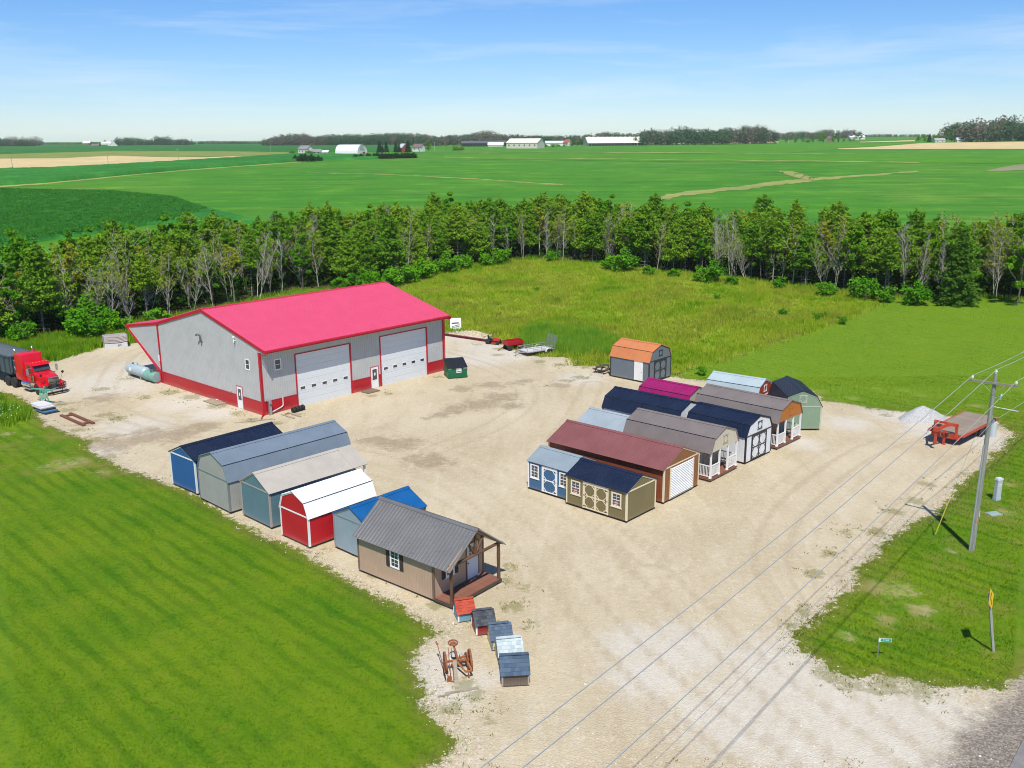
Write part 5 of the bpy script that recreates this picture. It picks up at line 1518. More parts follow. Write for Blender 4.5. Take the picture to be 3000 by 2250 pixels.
# ------------------------------------------------------------------ wrapped bundle beside the weeds
pb = thing('wrapped_bundle', 'plastic-wrapped lumber bundle on a white pack at the weed edge', 'bundle', (-46.55, 108.5, 0), R(33))
mb = MB().box(-1.25, 1.25, -.6, .6, 0, .62); o = mb.build('lower_pack', paint('white_wrap', (.62, .62, .63), .35, .15, scale=5), pb, bevel=.05)
mb = MB().box(-1.3, 1.3, -.63, .63, .64, 1.55); o = mb.build('upper_pack', paint('clear_wrap', (.40, .36, .34), .25, .25, scale=4), pb, bevel=.10)
for i in range(5):
    z = .78 + i * .16
    pts = [(-.85 + 2.0 * k / 8, -.645, z - .10 * math.sin(math.pi * k / 8)) for k in range(9)]
    mb = MB(); mb.path(pts, .028, 6); mb.build('wrap_fold', paint('wrap_fold', (.55, .50, .46), .3, .2), pb)
def text_obj(name, s, size, mat, parent, loc, rot, ext=.004, align='CENTER'):
    cu = bpy.data.curves.new(name, 'FONT'); cu.body = s; cu.size = size; cu.align_x = align; cu.align_y = 'CENTER'; cu.extrude = ext
    o = bpy.data.objects.new(name, cu); COL.objects.link(o)
    dg = bpy.context.evaluated_depsgraph_get()
    me = bpy.data.meshes.new_from_object(o.evaluated_get(dg))
    bpy.data.objects.remove(o)
    m = bpy.data.objects.new(name, me); COL.objects.link(m)
    me.materials.clear(); me.materials.append(mat)
    m.parent = parent; m.location = loc; m.rotation_euler = rot
    return m
text_obj('printed_number', '84', .45, paint('navy_print', (.03, .05, .12)), pb, (.35, -.606, .32), (R(90), 0, 0))

# ------------------------------------------------------------------ dumpster
DG = paint('dumpster_green', (.004, .115, .045), .4, .12, dirt=.12)
dm = thing('dumpster', 'green steel dumpster with black ribbed lids at the corner of the barn', 'dumpster', (-5.75, 93.35, 0), R(18))
mb = MB().ext([(-1.0, -.85, .12), (-1.0, .75, .12), (-1.0, .75, 1.72), (-1.0, -.85, 1.12)], (2.0, 0, 0)); mb.build('body', DG, dm, bevel=.02)
for s in (-1, 1):
    MB().box(min(s * 1.0, s * 1.10), max(s * 1.0, s * 1.10), -.55, .45, .70, .90).build('fork_pocket', DG, dm)
    MB().box(min(s * 1.005, s * 1.02), max(s * 1.005, s * 1.02), -.1, .4, .74, .86).build('side_label', WHITE, dm)
MB().box(-1.04, 1.04, -.90, -.80, .10, .20).build('base_rail', DG, dm); MB().box(-1.04, 1.04, .70, .80, .10, .20).build('base_rail', DG, dm)
for (a, b) in ((-1.04, -.01), (.01, 1.04)):
    mb = MB().hexa([(a, -.95, 1.12), (b, -.95, 1.12), (b, .80, 1.76), (a, .80, 1.76), (a, -.95, 1.16), (b, -.95, 1.16), (b, .80, 1.80), (a, .80, 1.80)])
    for k in range(6):
        x = a + .10 + k * .165
        mb.hexa([(x - .03, -.90, 1.16), (x + .03, -.90, 1.16), (x + .03, .75, 1.775), (x - .03, .75, 1.775), (x - .03, -.90, 1.20), (x + .03, -.90, 1.20), (x + .03, .75, 1.815), (x - .03, .75, 1.815)])
    mb.build('lid', paint('black_plastic_lid', (.016, .018, .022), .4, .2), dm)
for s in (-.85, .85):
    MB().box(s - .06, s + .06, -.84, -.72, 0, .12).build('caster', BLACKIRON, dm); MB().box(s - .06, s + .06, .62, .74, 0, .12).build('caster', BLACKIRON, dm)
MB().box(-.12, .40, -.862, -.852, .60, 1.06).build('sign_plate', WHITE, dm)
text_obj('printed_logo', 'W', .26, paint('dark_green_print', (.01, .07, .05)), dm, (.02, -.866, .90), (R(90), 0, 0))
text_obj('printed_logo', 'M', .22, paint('gold_print', (.55, .42, .12)), dm, (.24, -.866, .89), (R(90), 0, 0))
mb = MB().box(-.07, .35, -.868, -.862, .68, .75); mb.build('printed_line', paint('dark_green_print', (.01, .07, .05)), dm)
MB().box(-.95, -.62, -.866, -.853, 1.00, 1.06).build('warning_strip', WHITE, dm); MB().box(.62, .95, -.866, -.853, .98, 1.08).build('warning_strip', WHITE, dm)

# ------------------------------------------------------------------ things behind the barn's right end
bm_ = thing('steel_beam', 'long red steel beam lying on the gravel beside the meadow', 'beam', (-5.6, 112.1, 0), math.atan2(-3.8, 5.3))
RB = paint('faded_red_primer', (.20, .045, .04), .6, .15)
for (z0_, z1_, w) in ((0, .04, .14), (.04, .26, .03), (.26, .30, .14)): MB().box(-3.3, 3.3, -w, w, z0_, z1_).build('flange', RB, bm_)
ltp = thing('lawn_tractor', 'small orange-red garden tractor with black seat beside the red steel beam', 'tractor', (-2.15, 108.95, 0), math.atan2(-.55, 1.15))
TO = paint('tractor_orange', (.42, .035, .012), .4, .1)
smooth_by_angle(MB().hexa([(0, -.24, .42), (.92, -.20, .42), (.92, .20, .42), (0, .24, .42), (.02, -.2, .82), (.86, -.16, .70), (.86, .16, .70), (.02, .2, .82)]).build('hood', TO, ltp, bevel=.05))
MB().box(-.8, .9, -.18, .18, .26, .42).build('frame', BLACKIRON, ltp)
MB().hexa([(-.75, -.5, .42), (-.1, -.5, .42), (-.1, .5, .42), (-.75, .5, .42), (-.72, -.45, .62), (-.2, -.3, .50), (-.2, .3, .50), (-.72, .45, .62)]).build('fender', BLACKIRON, ltp)
MB().hexa([(-.6, -.2, .6), (-.2, -.2, .6), (-.2, .2, .6), (-.6, .2, .6), (-.72, -.2, 1.0), (-.6, -.2, .72), (-.6, .2, .72), (-.72, .2, 1.0)]).build('seat', BLACKIRON, ltp)
mb = MB(); mb.cyl((.02, 0, .7), (-.1, 0, 1.02), .02, .02, 6); mb.path([(-.1 + .05 * math.cos(a), .19 * math.sin(a), 1.03 + .15 * math.cos(a)) for a in np.linspace(0, 2 * math.pi, 13)], .018, 6); mb.build('steering_wheel', BLACKIRON, ltp)
MB().box(-.1, .55, -.5, .5, .12, .25).build('mower_deck', TO, ltp)
for s in (-1, 1):
    wheel(ltp, (-.55, s * .42, .28), .28, .24, .5, WHITE); wheel(ltp, (.72, s * .40, .19), .19, .16, .5, WHITE)
MB().box(.92, .95, -.14, .14, .46, .62).build('grille', BLACKIRON, ltp)

ct = thing('red_wagon', 'red open-topped dump cart on black running gear beside the utility trailer', 'cart', (.15, 106.0, 0), R(30))
WR = paint('cart_red', (.36, .008, .012), .4, .12)
mb = MB()
for (a, b, c, d) in ((-1.05, 1.05, -.62, -.58), (-1.05, 1.05, .58, .62), (-1.05, -1.01, -.58, .58), (1.01, 1.05, -.58, .58)): mb.box(a, b, c, d, .62, 1.12)
mb.box(-1.01, 1.01, -.58, .58, .62, .66)
mb.build('tub', WR, ct)
mb = MB(); mb.box(-1.1, 1.1, -.3, -.22, .46, .61); mb.box(-1.1, 1.1, .22, .3, .46, .61); mb.build('chassis', BLACKIRON, ct)
for x in (-.72, .72):
    for s in (-1, 1): wheel(ct, (x, s * .56, .26), .26, .18, .5, WHITE)
    MB().box(x - .04, x + .04, -.5, .5, .22, .3).build('axle', BLACKIRON, ct)
MB().bar((-1.1, 0, .5), (-2.0, 0, .1), .05, .05).build('tongue', BLACKIRON, ct)
MB().box(-.3, .3, -.25, .2, .665, .72).build('scrap', PLW, ct)

ut = thing('utility_trailer', 'grey utility trailer with raised slatted ramp gate, parked against tall reeds', 'trailer', (2.75, 103.75, 0), R(32))
GT = paint('weathered_trailer_grey', (.27, .26, .25), .6, .15)
mb = MB(); mb.box(-1.8, 1.8, -.95, .95, .50, .54); mb.build('bed', paint('pale_plank_bed', (.55, .54, .52), .7, .1), ut)
mb = MB()
for s in (-1, 1): mb.box(-1.85, 1.85, s * .97 - .03, s * .97 + .03, .44, .52)
for x in (-1.85, 1.85): mb.box(x - .03, x + .03, -.94, .94, .44, .52)
mb.build('frame', GT, ut)
for s in (-1, 1):
    mb = MB(); mb.box(-1.85, 1.85, s * .97 - .02, s * .97 + .02, .90, .95); mb.box(-1.0, 1.85, s * .97 - .018, s * .97 + .018, .70, .74)
    for x in (-1.83, -.95, .1, 1.1, 1.83): mb.box(x - .022, x + .022, s * .97 - .022, s * .97 + .022, .52, .90)
    mb.build('side_rail', GT, ut)
    pts = [(1.0 + .46 * math.cos(a), s * 1.0, .30 + .44 * math.sin(a)) for a in np.linspace(0, math.pi, 9)]
    mb = MB()
    for p, q in zip(pts[:-1], pts[1:]): mb.poly([(p[0], p[1], p[2]), (q[0], q[1], q[2]), (q[0], q[1] + s * .26, q[2]), (p[0], p[1] + s * .26, p[2])])
    mb.build('fender', paint('pale_fender', (.62, .62, .62)), ut)
    wheel(ut, (1.0, s * 1.13, .32), .32, .20, .55, WHITE)
mb = MB(); mb.box(-1.85, -1.80, -.95, .95, .90, .95); mb.build('front_rail', GT, ut)
mb = MB()
for s in (-1, 1): mb.bar((1.86, s * .9, .55), (2.25, s * .9, 2.0), .05, .05)
for i in range(13):
    t_g = .06 + i * .072
    p = Vector((1.86, 0, .55)).lerp(Vector((2.25, 0, 2.0)), t_g)
    mb.bar((p.x, -.9, p.z), (p.x, .9, p.z), .035, .05)
mb.build('ramp_gate', STEEL, ut)
mb = MB(); mb.bar((-1.85, .6, .47), (-3.0, 0, .44), .07, .07); mb.bar((-1.85, -.6, .47), (-3.0, 0, .44), .07, .07); mb.build('tongue', GT, ut)
mb = MB(); mb.cyl((-2.7, .0, .0), (-2.7, 0, .85), .035, .035, 8); mb.box(-2.78, -2.62, -.08, .08, 0, .03); mb.build('jack', BLACKIRON, ut)
# loose lumber by the cart
for i in range(4):
    a = Vector((-2.0 + .16 * i, 106.3 - .25 * i, 0)); 
    t = thing('loose_board', ['upper', 'second', 'third', 'lowest'][i] + ' of the loose yellowed boards on gravel by the red cart', 'board', (a.x + .55, a.y + .35, .0), R(33 + 5 * i), 'loose boards by the cart')
    MB().box(-.95, .95, -.07, .07, .01, .06).build('board', wood('yellowed_board', (.34, .27, .13), (.48, .39, .21), axis=0), t)
# white pickup topper
tp = thing('truck_topper', 'white fibreglass pickup topper standing in the grass behind the barn', 'topper', (-7.15, 118.5, 0), R(4))
mb = MB().hexa([(-.75, -.5, 0), (.75, -.5, 0), (.75, .5, 0), (-.75, .5, 0), (-.68, -.15, 1.35), (.68, -.15, 1.35), (.68, .45, 1.30), (-.68, .45, 1.30)]); smooth_by_angle(mb.build('shell', WHITE, tp, bevel=.08))
mb = MB().hexa([(-.50, -.405, .72), (.55, -.375, .80), (.55, -.370, .80), (-.50, -.40, .72), (-.50, -.375, .84), (.30, -.365, .88), (.30, -.36, .88), (-.50, -.37, .84)]); mb.build('window_slot', GVENT, tp)
mb = MB(); mb.bar((-.5, -.45, .35), (.5, -.40, .62), .03, .05); mb.bar((-.5, -.47, .2), (.5, -.44, .42), .03, .04); mb.build('moulding', STEEL, tp)
# heap of pale sand
def heap(name, label, cx, cy, rx, ry, h, mat, rz=0, n=40, rough=.10, seed=3, p=1.6):
    r = np.linspace(0, 1, 16); th = np.linspace(0, 2 * math.pi, n, endpoint=False)
    RR, TT = np.meshgrid(r, th, indexing='ij')
    x = RR * np.cos(TT) * rx * (1 + .08 * np.sin(3 * TT + seed)); y = RR * np.sin(TT) * ry * (1 + .08 * np.cos(2 * TT))
    z = h * (1 - RR ** p) * (1 - .25 * np.exp(-((RR) / .25) ** 2) * 0) + (vnoise(x + cx, y + cy, .35, seed) - .5) * rough * (1 - RR * .3) - .02
    c, s = math.cos(rz), math.sin(rz)
    v = np.stack([(c * x - s * y).ravel(), (s * x + c * y).ravel(), z.ravel()], 1)
    i = []
    for a in range(15):
        for b in range(n):
            i.append((a * n + b, (a + 1) * n + b, (a + 1) * n + (b + 1) % n, a * n + (b + 1) % n))
    o = np_obj(name, v, i, mat); o.location = (cx, cy, 0)
    o.data.polygons.foreach_set('use_smooth', np.ones(len(o.data.polygons), bool))
    return tag(o, label, 'heap')
def stone_material(name, a, b_, sc=18):
    m, t, b = nodes(name)
    g = N(t, 'ShaderNodeNewGeometry')
    v = N(t, 'ShaderNodeTexVoronoi', Scale=sc); t.links.new(g.outputs['Position'], v.inputs['Vector'])
    s = t.nodes.new('ShaderNodeSeparateColor'); t.links.new(v.outputs['Color'], s.inputs[0])
    c = mix_n(t, s.outputs[0], a, b_)
    c = mix_n(t, math_n(t, 'MULTIPLY', smooth_n(t, v.outputs['Distance'], .3, .7), .4), c, tuple(x * .35 for x in a))
    t.links.new(c, b.inputs['Base Color']); b.inputs['Roughness'].default_value = .9
    bump_n(t, b, v.outputs['Distance'], -.8, .05)
    return m
heap('gravel_heap', 'pale grey crushed-stone heap at the grass edge behind the red flatbed trailer', 35.1, 77.4, 2.2, 1.5, 1.2, stone_material('crushed_stone', (.36, .36, .35), (.56, .56, .54)), R(10), p=1.25)
heap('sand_heap', 'low tan heap of sand beyond the red steel beam', -4.9, 114.6, 2.6, 1.3, .45, stone_material('tan_fill', (.42, .34, .21), (.60, .52, .37), 9), R(-20), rough=.3, seed=8)
# picnic table half hidden behind the copper-roofed shed
pt = thing('picnic_table', 'dark wooden picnic table beside the copper-roofed shed', 'table', (9.35, 94.6, 0), R(48))
for i in range(4): MB().box(-.8, .8, -.32 + i * .165, -.17 + i * .165, .72, .76).build('plank', DARKWOOD, pt)
for s in (-1, 1):
    for k in range(2): MB().box(-.8, .8, s * .62 - .14 + k * .145, s * .62 - .005 + k * .145, .42, .46).build('seat_plank', DARKWOOD, pt)
    for x in (-.6, .6): MB().bar((x, s * .62, 0), (x, s * .22, .72), .05, .09).build('leg', DARKWOOD, pt)
for x in (-.6, .6): MB().box(x - .03, x + .03, -.72, .72, .34, .42).build('crossbeam', DARKWOOD, pt)
# boards and plates at the barn walls
t = thing('wooden_pallet_board', 'grey plywood sheet lying on gravel beside the barn gable door', 'board', (-27.5, 84.1, 0), R(47.9))
MB().box(-.55, .55, -1.15, 1.15, .03, .10).build('sheet', GREYWOOD, t)
t = thing('plank', 'short grey plank resting on the plywood sheet by the barn', 'plank', (-27.25, 84.45, .10), R(137))
MB().box(-.75, .75, -.14, .14, .003, .05).build('board', GREYWOOD, t); MB().box(.1, .4, -.08, .08, .05, .07).build('scrap', WHITE, t)
t = thing('door_board', 'brown board lying as a doorstep before the barn front door', 'board', (-13.6, 87.55, 0), R(47.9))
MB().box(-.75, .75, -.55, .55, .03, .12).build('sheet', wood('brown_board', (.14, .10, .07), (.24, .19, .13), axis=0), t)
for i, (x, y, l, a, lb) in enumerate(((-19.65, 79.3, .95, -41, 'nearer of two grey planks lying before the barn corner'), (-19.2, 79.8, 1.0, -43, 'farther of two grey planks lying before the barn corner'), (-22.3, 78.0, 1.6, 20, 'long thin pale board lying past the barn corner downspout'))):
    t = thing('plank', lb, 'plank', (x, y, 0), R(a)); MB().box(-l, l, -.09, .09, .02, .07).build('board', GREYWOOD, t)
t = thing('rust_plate', 'small rusty plate on the gravel between meter pedestal and wheels', 'plate', (-19.8, 80.15, 0), R(30)); MB().box(-.3, .3, -.13, .13, .01, .06).build('plate', rust(), t)
wt = thing('wheel_dolly', 'row of four small trailer wheels on an axle beside the overhead door', 'wheels', (-19.1, 80.95, 0), R(52))
for i in range(4):
    wheel(wt, (-.52 + i * .35, 0, .26), .26, .20, .52, WHITE, tilt=(0, 0, R(90)))
MB().cyl((-.6, 0, .26), (.65, 0, .26), .03, .03, 8).build('axle', BLACKIRON, wt)
MB().bar((.5, 0, .26), (.75, .35, .75), .03, .03).build('handle', BLACKIRON, wt)

# ------------------------------------------------------------------ dog houses in a line by the drive
def shingle_mat(name, a, b_):
    if name in MATS: return MATS[name]
    m, t, b = nodes(name)
    oi = N(t, 'ShaderNodeObjectInfo'); g = N(t, 'ShaderNodeNewGeometry')
    n = noise_n(t, g.outputs['Position'], 60, 3, .7)
    c = mix_n(t, oi.outputs['Random'], a, b_)
    c = mix_n(t, math_n(t, 'MULTIPLY', smooth_n(t, n, .45, .75), .35), c, tuple(x * .45 for x in a))
    t.links.new(c, b.inputs['Base Color']); b.inputs['Roughness'].default_value = .9
    bump_n(t, b, n, .5, .006)
    MATS[name] = m
    return m
SH = {'red': shingle_mat('red_shingle', (.34, .045, .025), (.46, .075, .035)), 'black': shingle_mat('charcoal_shingle', (.030, .033, .040), (.085, .092, .105)),
      'blue': shingle_mat('blue_grey_shingle', (.055, .085, .125), (.095, .135, .185)), 'pale': shingle_mat('pale_grey_shingle', (.34, .41, .42), (.50, .56, .56)),
      'blue2': shingle_mat('deep_blue_shingle', (.040, .070, .110), (.080, .120, .175))}
def dog_house(label, x, y, rz, W, D, eave, ridge, wall, sh, trim=WHITE, over=.09):
    """ridge runs along local x; front eave side faces -y"""
    t = thing('dog_house', label, 'dog house', (x, y, 0), rz, 'dog houses in a line beside the cabin')
    h = W / 2
    mb = MB()
    for s in (-1, 1): mb.poly([(s * h, 0, .06), (s * h, D, .06), (s * h, D, eave), (s * h, D / 2, ridge), (s * h, 0, eave)])
    for yy_ in (0, D): mb.poly([(-h, yy_, .06), (h, yy_, .06), (h, yy_, eave), (-h, yy_, eave)])
    mb.poly([(-h, 0, .06), (h, 0, .06), (h, D, .06), (-h, D, .06)])
    mb.build('wall', wall, t)
    for sx in (-1, 1):
        for (yy_, sy) in ((0, -1), (D, 1)):
            MB().box(min(sx * (h + .018), sx * (h - .06)), max(sx * (h + .018), sx * (h - .06)), min(yy_ + sy * .018, yy_ - sy * .05), max(yy_ + sy * .018, yy_ - sy * .05), .05, eave - .01).build('corner_trim', trim, t)
    MB().box(-h, h, .01, D - .01, 0, .06).build('runner', DARKWOOD, t)
    # roof decks, then each shingle of the side that shows
    d = Vector((0, D / 2, ridge - eave)); L = d.length; d.normalize(); n = Vector((0, -d.z, d.y))
    for s in (1, -1):
        A = Vector((0, 0 if s > 0 else D, eave)); dd = Vector((0, d.y * s, d.z)); nn = Vector((0, -d.z * s, d.y))
        p = A - dd * over; q = Vector((0, D / 2, ridge))
        mb = MB().hexa([p + Vector((-h - .06, 0, 0)), p + Vector((h + .06, 0, 0)), q + Vector((h + .06, 0, 0)), q + Vector((-h - .06, 0, 0)),
                        p + Vector((-h - .06, 0, 0)) + nn * .03, p + Vector((h + .06, 0, 0)) + nn * .03, q + Vector((h + .06, 0, 0)) + nn * .03, q + Vector((-h - .06, 0, 0)) + nn * .03])
        mb.build('roof_deck', sh, t)
    LL = L + over; rows = 5; rw = LL / rows; wtot = W + .14
    cols = max(4, int(round(wtot / .20))); cw = wtot / cols
    me = MB().hexa([(0, 0, .012), (cw - .008, 0, .012), (cw - .008, rw * 1.08, 0), (0, rw * 1.08, 0), (0, 0, .026), (cw - .008, 0, .026), (cw - .008, rw * 1.08, .010), (0, rw * 1.08, .010)]).mesh('shingle', sh)
    ang = math.atan2(d.z, d.y)
    base = Vector((0, 0, eave)) - d * over + n * .032
    for r in range(rows):
        off = (r % 2) * cw / 2
        for c in range(cols):
            xx_ = -wtot / 2 + c * cw + off * (1 if c < cols - 1 else 0)
            p = base + d * (r * rw) + Vector((xx_, 0, 0))
            if c == cols - 1 and off: inst('shingle', me, t, (-wtot / 2, p.y, p.z), (ang, 0, 0), (.5, 1, 1)); inst('shingle', me, t, (wtot / 2 - cw / 2, p.y, p.z), (ang, 0, 0), (.5, 1, 1)); continue
            inst('shingle', me, t, p, (ang, 0, 0))
    capm_ = MB().box(0, .17, -.10, .10, 0, .02).mesh('ridge_shingle', sh)
    for k in range(int(wtot / .165)): inst('ridge_shingle', capm_, t, (-wtot / 2 + k * .165, D / 2, ridge + .035), (0, R(-4), 0))
    # arched doorway on the drive side
    mb = MB(); k = 10
    pts = [(h + .004, D / 2 - .17, .1)] + [(h + .004, D / 2 - .17 * math.cos(math.pi * i / k), .36 + .17 * math.sin(math.pi * i / k)) for i in range(k + 1)] + [(h + .004, D / 2 + .17, .1)]
    mb.ext(pts, (.008, 0, 0)); mb.build('doorway', BLACKIRON, t)
    return t
W_ = lambda n, c: siding(n, c, .15)
dog_house('smallest dog house with red shingles and light blue wall, next to the cabin porch', -2.36, 42.85, R(16), .86, 1.05, .52, .98, W_('sky_blue_siding', (.10, .29, .40)), SH['red'])
dog_house('dog house with charcoal shingles and dark red wall, second from the cabin', -1.36, 41.55, R(14), .95, 1.15, .58, 1.06, W_('deep_red_siding', (.24, .006, .012)), SH['black'])
dog_house('dog house with blue-grey shingles and cream yellow wall, middle of the line', -.55, 40.12, R(11), .98, 1.15, .60, 1.10, W_('pale_yellow_siding', (.68, .56, .26)), SH['blue'], paint('slate_dog_trim', (.17, .23, .26)))
dog_house('dog house with pale grey shingles, second from the rusty plough end', -.12, 38.62, R(9), 1.08, 1.22, .62, 1.16, W_('taupe_dog_siding', (.30, .25, .20)), SH['pale'], paint('taupe_dog_trim', (.34, .29, .24)))
dog_house('largest dog house with deep blue shingles and brown wall, nearest the drive mouth', .07, 37.05, R(5), 1.20, 1.25, .62, 1.20, W_('umber_siding', (.085, .062, .048)), SH['blue2'], paint('taupe_dog_trim', (.34, .29, .24)))

# ------------------------------------------------------------------ rusty horse-drawn cultivator
RS = rust()
RSO = rust('orange_rust', (.24, .075, .02), (.42, .16, .05))
pw = thing('cultivator', 'rusty antique horse-drawn cultivator with round iron seat, on white stones', 'cultivator', (-2.52, 38.4, 0), R(12))
pw.scale = (.88, .88, .88)
for s, x in ((-1, -.68), (1, .62)):
    # iron wheels seen almost edge-on
    mb = MB(); mb.lathe([(-.055, .50), (-.055, .54), (.055, .54), (.055, .50)], (x, .05, .53), (1, 0, .02), 30)
    o = mb.build('wheel', RS, pw)
    mb = MB(); mb.lathe([(-.10, .03), (-.08, .08), (.08, .08), (.10, .03)], (x, .05, .53), (1, 0, 0), 12); mb.build('hub', RS, o)
    mb = MB()
    for k in range(10):
        a = 2 * math.pi * k / 10; mb.cyl((x, .05 + .07 * math.cos(a), .53 + .07 * math.sin(a)), (x, .05 + .51 * math.cos(a), .53 + .51 * math.sin(a)), .014, .014, 5)
    mb.build('spoke', RS, o)
mb = MB(); mb.cyl((-.72, .05, .53), (.66, .05, .53), .035, .035, 8); mb.build('axle', RS, pw)
MB().box(-.60, .56, -.02, .10, .52, .60).build('cross_frame', RSO, pw)
mb = MB(); mb.bar((-.1, .10, .60), (.62, .28, .68), .10, .08); mb.bar((-.1, -.1, .55), (.25, -.85, .40), .09, .06); mb.bar((.38, .12, .6), (.55, -.82, .40), .10, .07); mb.bar((.22, -.86, .40), (.58, -.84, .40), .10, .07); mb.build('drawbar', RSO, pw)
mb = MB(); mb.bar((-.02, -.05, .6), (-.08, .78, .84), .10, .05); mb.bar((-.08, .78, .84), (-.10, .92, .95), .09, .05); mb.build('seat_spring', RS, pw)
def seat(x, y, z, mat, tilt, nm='seat', r=.24):
    k = 18; pts = []
    mb = MB()
    mb.lathe([(0, .05), (-.015, .12), (.0, .19), (.05, r), (.06, r), (.012, .19), (-.003, .12), (.012, .05)], (0, 0, 0), (0, 0, 1), k)
    o = mb.build(nm, mat, pw, smooth=True); o.location = (x, y, z); o.rotation_euler = (tilt, 0, 0)
    mb = MB()
    for i in range(11):
        a = math.pi * (.05 + .9 * i / 10)
        mb.cyl((.185 * math.cos(a), .185 * math.sin(a), .004), (.185 * math.cos(a), .185 * math.sin(a), .022), .017, .017, 6)
    h_ = mb.build('seat_hole', paint('seat_gap', (.55, .50, .42), .9), o)
seat(-.12, 1.02, .98, RS, R(10), 'seat', .28)
seat(-.06, .62, .42, BLACKIRON, R(-12), 'tool_seat', .25)
for (x, s) in ((-.52, 1), (-.36, 1), (.40, 1)):
    mb = MB(); mb.path([(x, .25, .50), (x, -.10, .62), (x, -.55, .50), (x - .02, -.80, .10)], .022, 6); mb.hexa([(x - .05, -.86, 0), (x + .05, -.86, 0), (x + .04, -.78, .02), (x - .04, -.78, .02), (x - .03, -.84, .22), (x + .03, -.84, .22), (x + .03, -.80, .22), (x - .03, -.80, .22)]); mb.build('shank', RS, pw)
mb = MB(); mb.path([(-.80, -.70, .45), (-.86, .30, .62), (-.95, 1.0, 1.05)], .022, 6); mb.bar((-1.03, 1.0, 1.05), (-.87, 1.0, 1.07), .03, .03); mb.bar((-.95, 1.0, 1.05), (-.99, 1.2, 1.12), .09, .02); mb.build('lever', RS, pw)
mb = MB(); mb.path([(-.45, .3, .6), (-.42, .75, .95)], .018, 6); mb.path([(-.30, .3, .6), (-.26, .72, .9)], .018, 6); mb.build('lever', RS, pw)
mb = MB()
for k in range(15): 
    a = .18 * k; mb.cyl((-.83 + .02 * math.sin(3 * a), .10 - .07 * k, .52 - .025 * k), (-.83 + .02 * math.sin(3 * a + 1), .05 - .07 * k, .50 - .025 * k), .032, .03, 6)
mb.build('chain', BLACKIRON, pw)
mb = MB(); mb.path([(-.70, -.80, .30), (-.55, -1.05, .08), (-.40, -1.10, .10)], .03, 6); mb.hexa([(-.78, -.98, 0), (-.5, -.98, 0), (-.55, -.78, .0), (-.72, -.78, 0), (-.72, -.96, .3), (-.58, -.96, .3), (-.6, -.85, .3), (-.7, -.85, .3)]); mb.build('shovel', RS, pw)
mb = MB(); mb.lathe([(-.03, .30), (-.03, .34), (.03, .34), (.03, .30)], (.44, .12, .55), (1, .1, 0), 22); mb.build('gear', RS, pw)
t = thing('tongue_board', 'grey wooden tongue board leaning from the rusty cultivator to the ground', 'board', (-2.63, 37.45, 0), R(0))
MB().bar((-.05, .85, .55), (.14, -.85, .07), .16, .045).build('board', GREYWOOD, t)
t = thing('ground_board', 'pale broken board lying across in front of the rusty cultivator', 'board', (-2.3, 36.7, 0), R(18)); MB().box(-.75, .75, -.07, .07, .02, .06).build('board', GREYWOOD, t)
t = thing('ground_board', 'short pale board end lying left in front of the cultivator', 'board', (-3.05, 36.35, 0), R(22)); MB().box(-.28, .28, -.05, .05, .02, .05).build('board', GREYWOOD, t)
# the limestone boulder behind the seat
bo = MB(); 
bm = bmesh.new(); bmesh.ops.create_icosphere(bm, subdivisions=3, radius=1)
for v in bm.verts:
    n_ = vnoise(np.array([v.co.x * 2 + 5]), np.array([v.co.y * 2 + v.co.z * 1.7]), .8, 4)[0]
    v.co = Vector((v.co.x * .62, v.co.y * .45, max(-.05, v.co.z * .42))) * (.85 + .3 * n_)
me = bpy.data.meshes.new('boulder'); bm.to_mesh(me); bm.free(); me.materials.append(stone_material('limestone', (.48, .46, .40), (.62, .60, .54), 5))
o = bpy.data.objects.new('boulder', me); COL.objects.link(o); o.location = (-2.75, 39.15, 0); tag(o, 'pale limestone boulder under the rusty cultivator seat', 'boulder')

# ------------------------------------------------------------------ gooseneck flatbed trailer
GO = paint('trailer_orange_red', (.46, .050, .022), .45, .12, dirt=.15)
ax_ = Vector((40.19 - 34.97, 74.56 - 69.66)); ang_t = math.atan2(ax_.y, ax_.x)
gt = thing('flatbed_trailer', 'orange-red gooseneck flatbed trailer with wooden deck beside the gravel heap', 'trailer', (34.97, 69.66, 0), ang_t)
TL, TW, TZ = 7.0, 2.75, .92       # deck: x 0..TL, y 0..TW (left of travel is far side)
n_pl = 17
plm = MB().box(0, TL / n_pl - .012, .09, TW - .09, TZ, TZ + .045).mesh('plank', wood('greyed_deck_plank', (.20, .15, .105), (.36, .29, .215), axis=1))
for i in range(n_pl): inst('plank', plm, gt, (i * TL / n_pl, 0, 0))
mb = MB()
for y in (0, TW - .08): mb.box(0, TL, y, y + .08, TZ - .14, TZ + .065)
mb.build('side_channel', GO, gt)
mb = MB()
for x in (0, TL - .09): mb.box(x, x + .08, .08, TW - .08, TZ - .14, TZ - .002)
for i in range(1, 12): mb.box(i * TL / 12, i * TL / 12 + .05, .08, TW - .08, TZ - .11, TZ - .03)
for y in (.75, 2.0): mb.box(-.05, TL, y - .06, y + .06, TZ - .38, TZ - .145)
mb.build('frame', GO, gt)
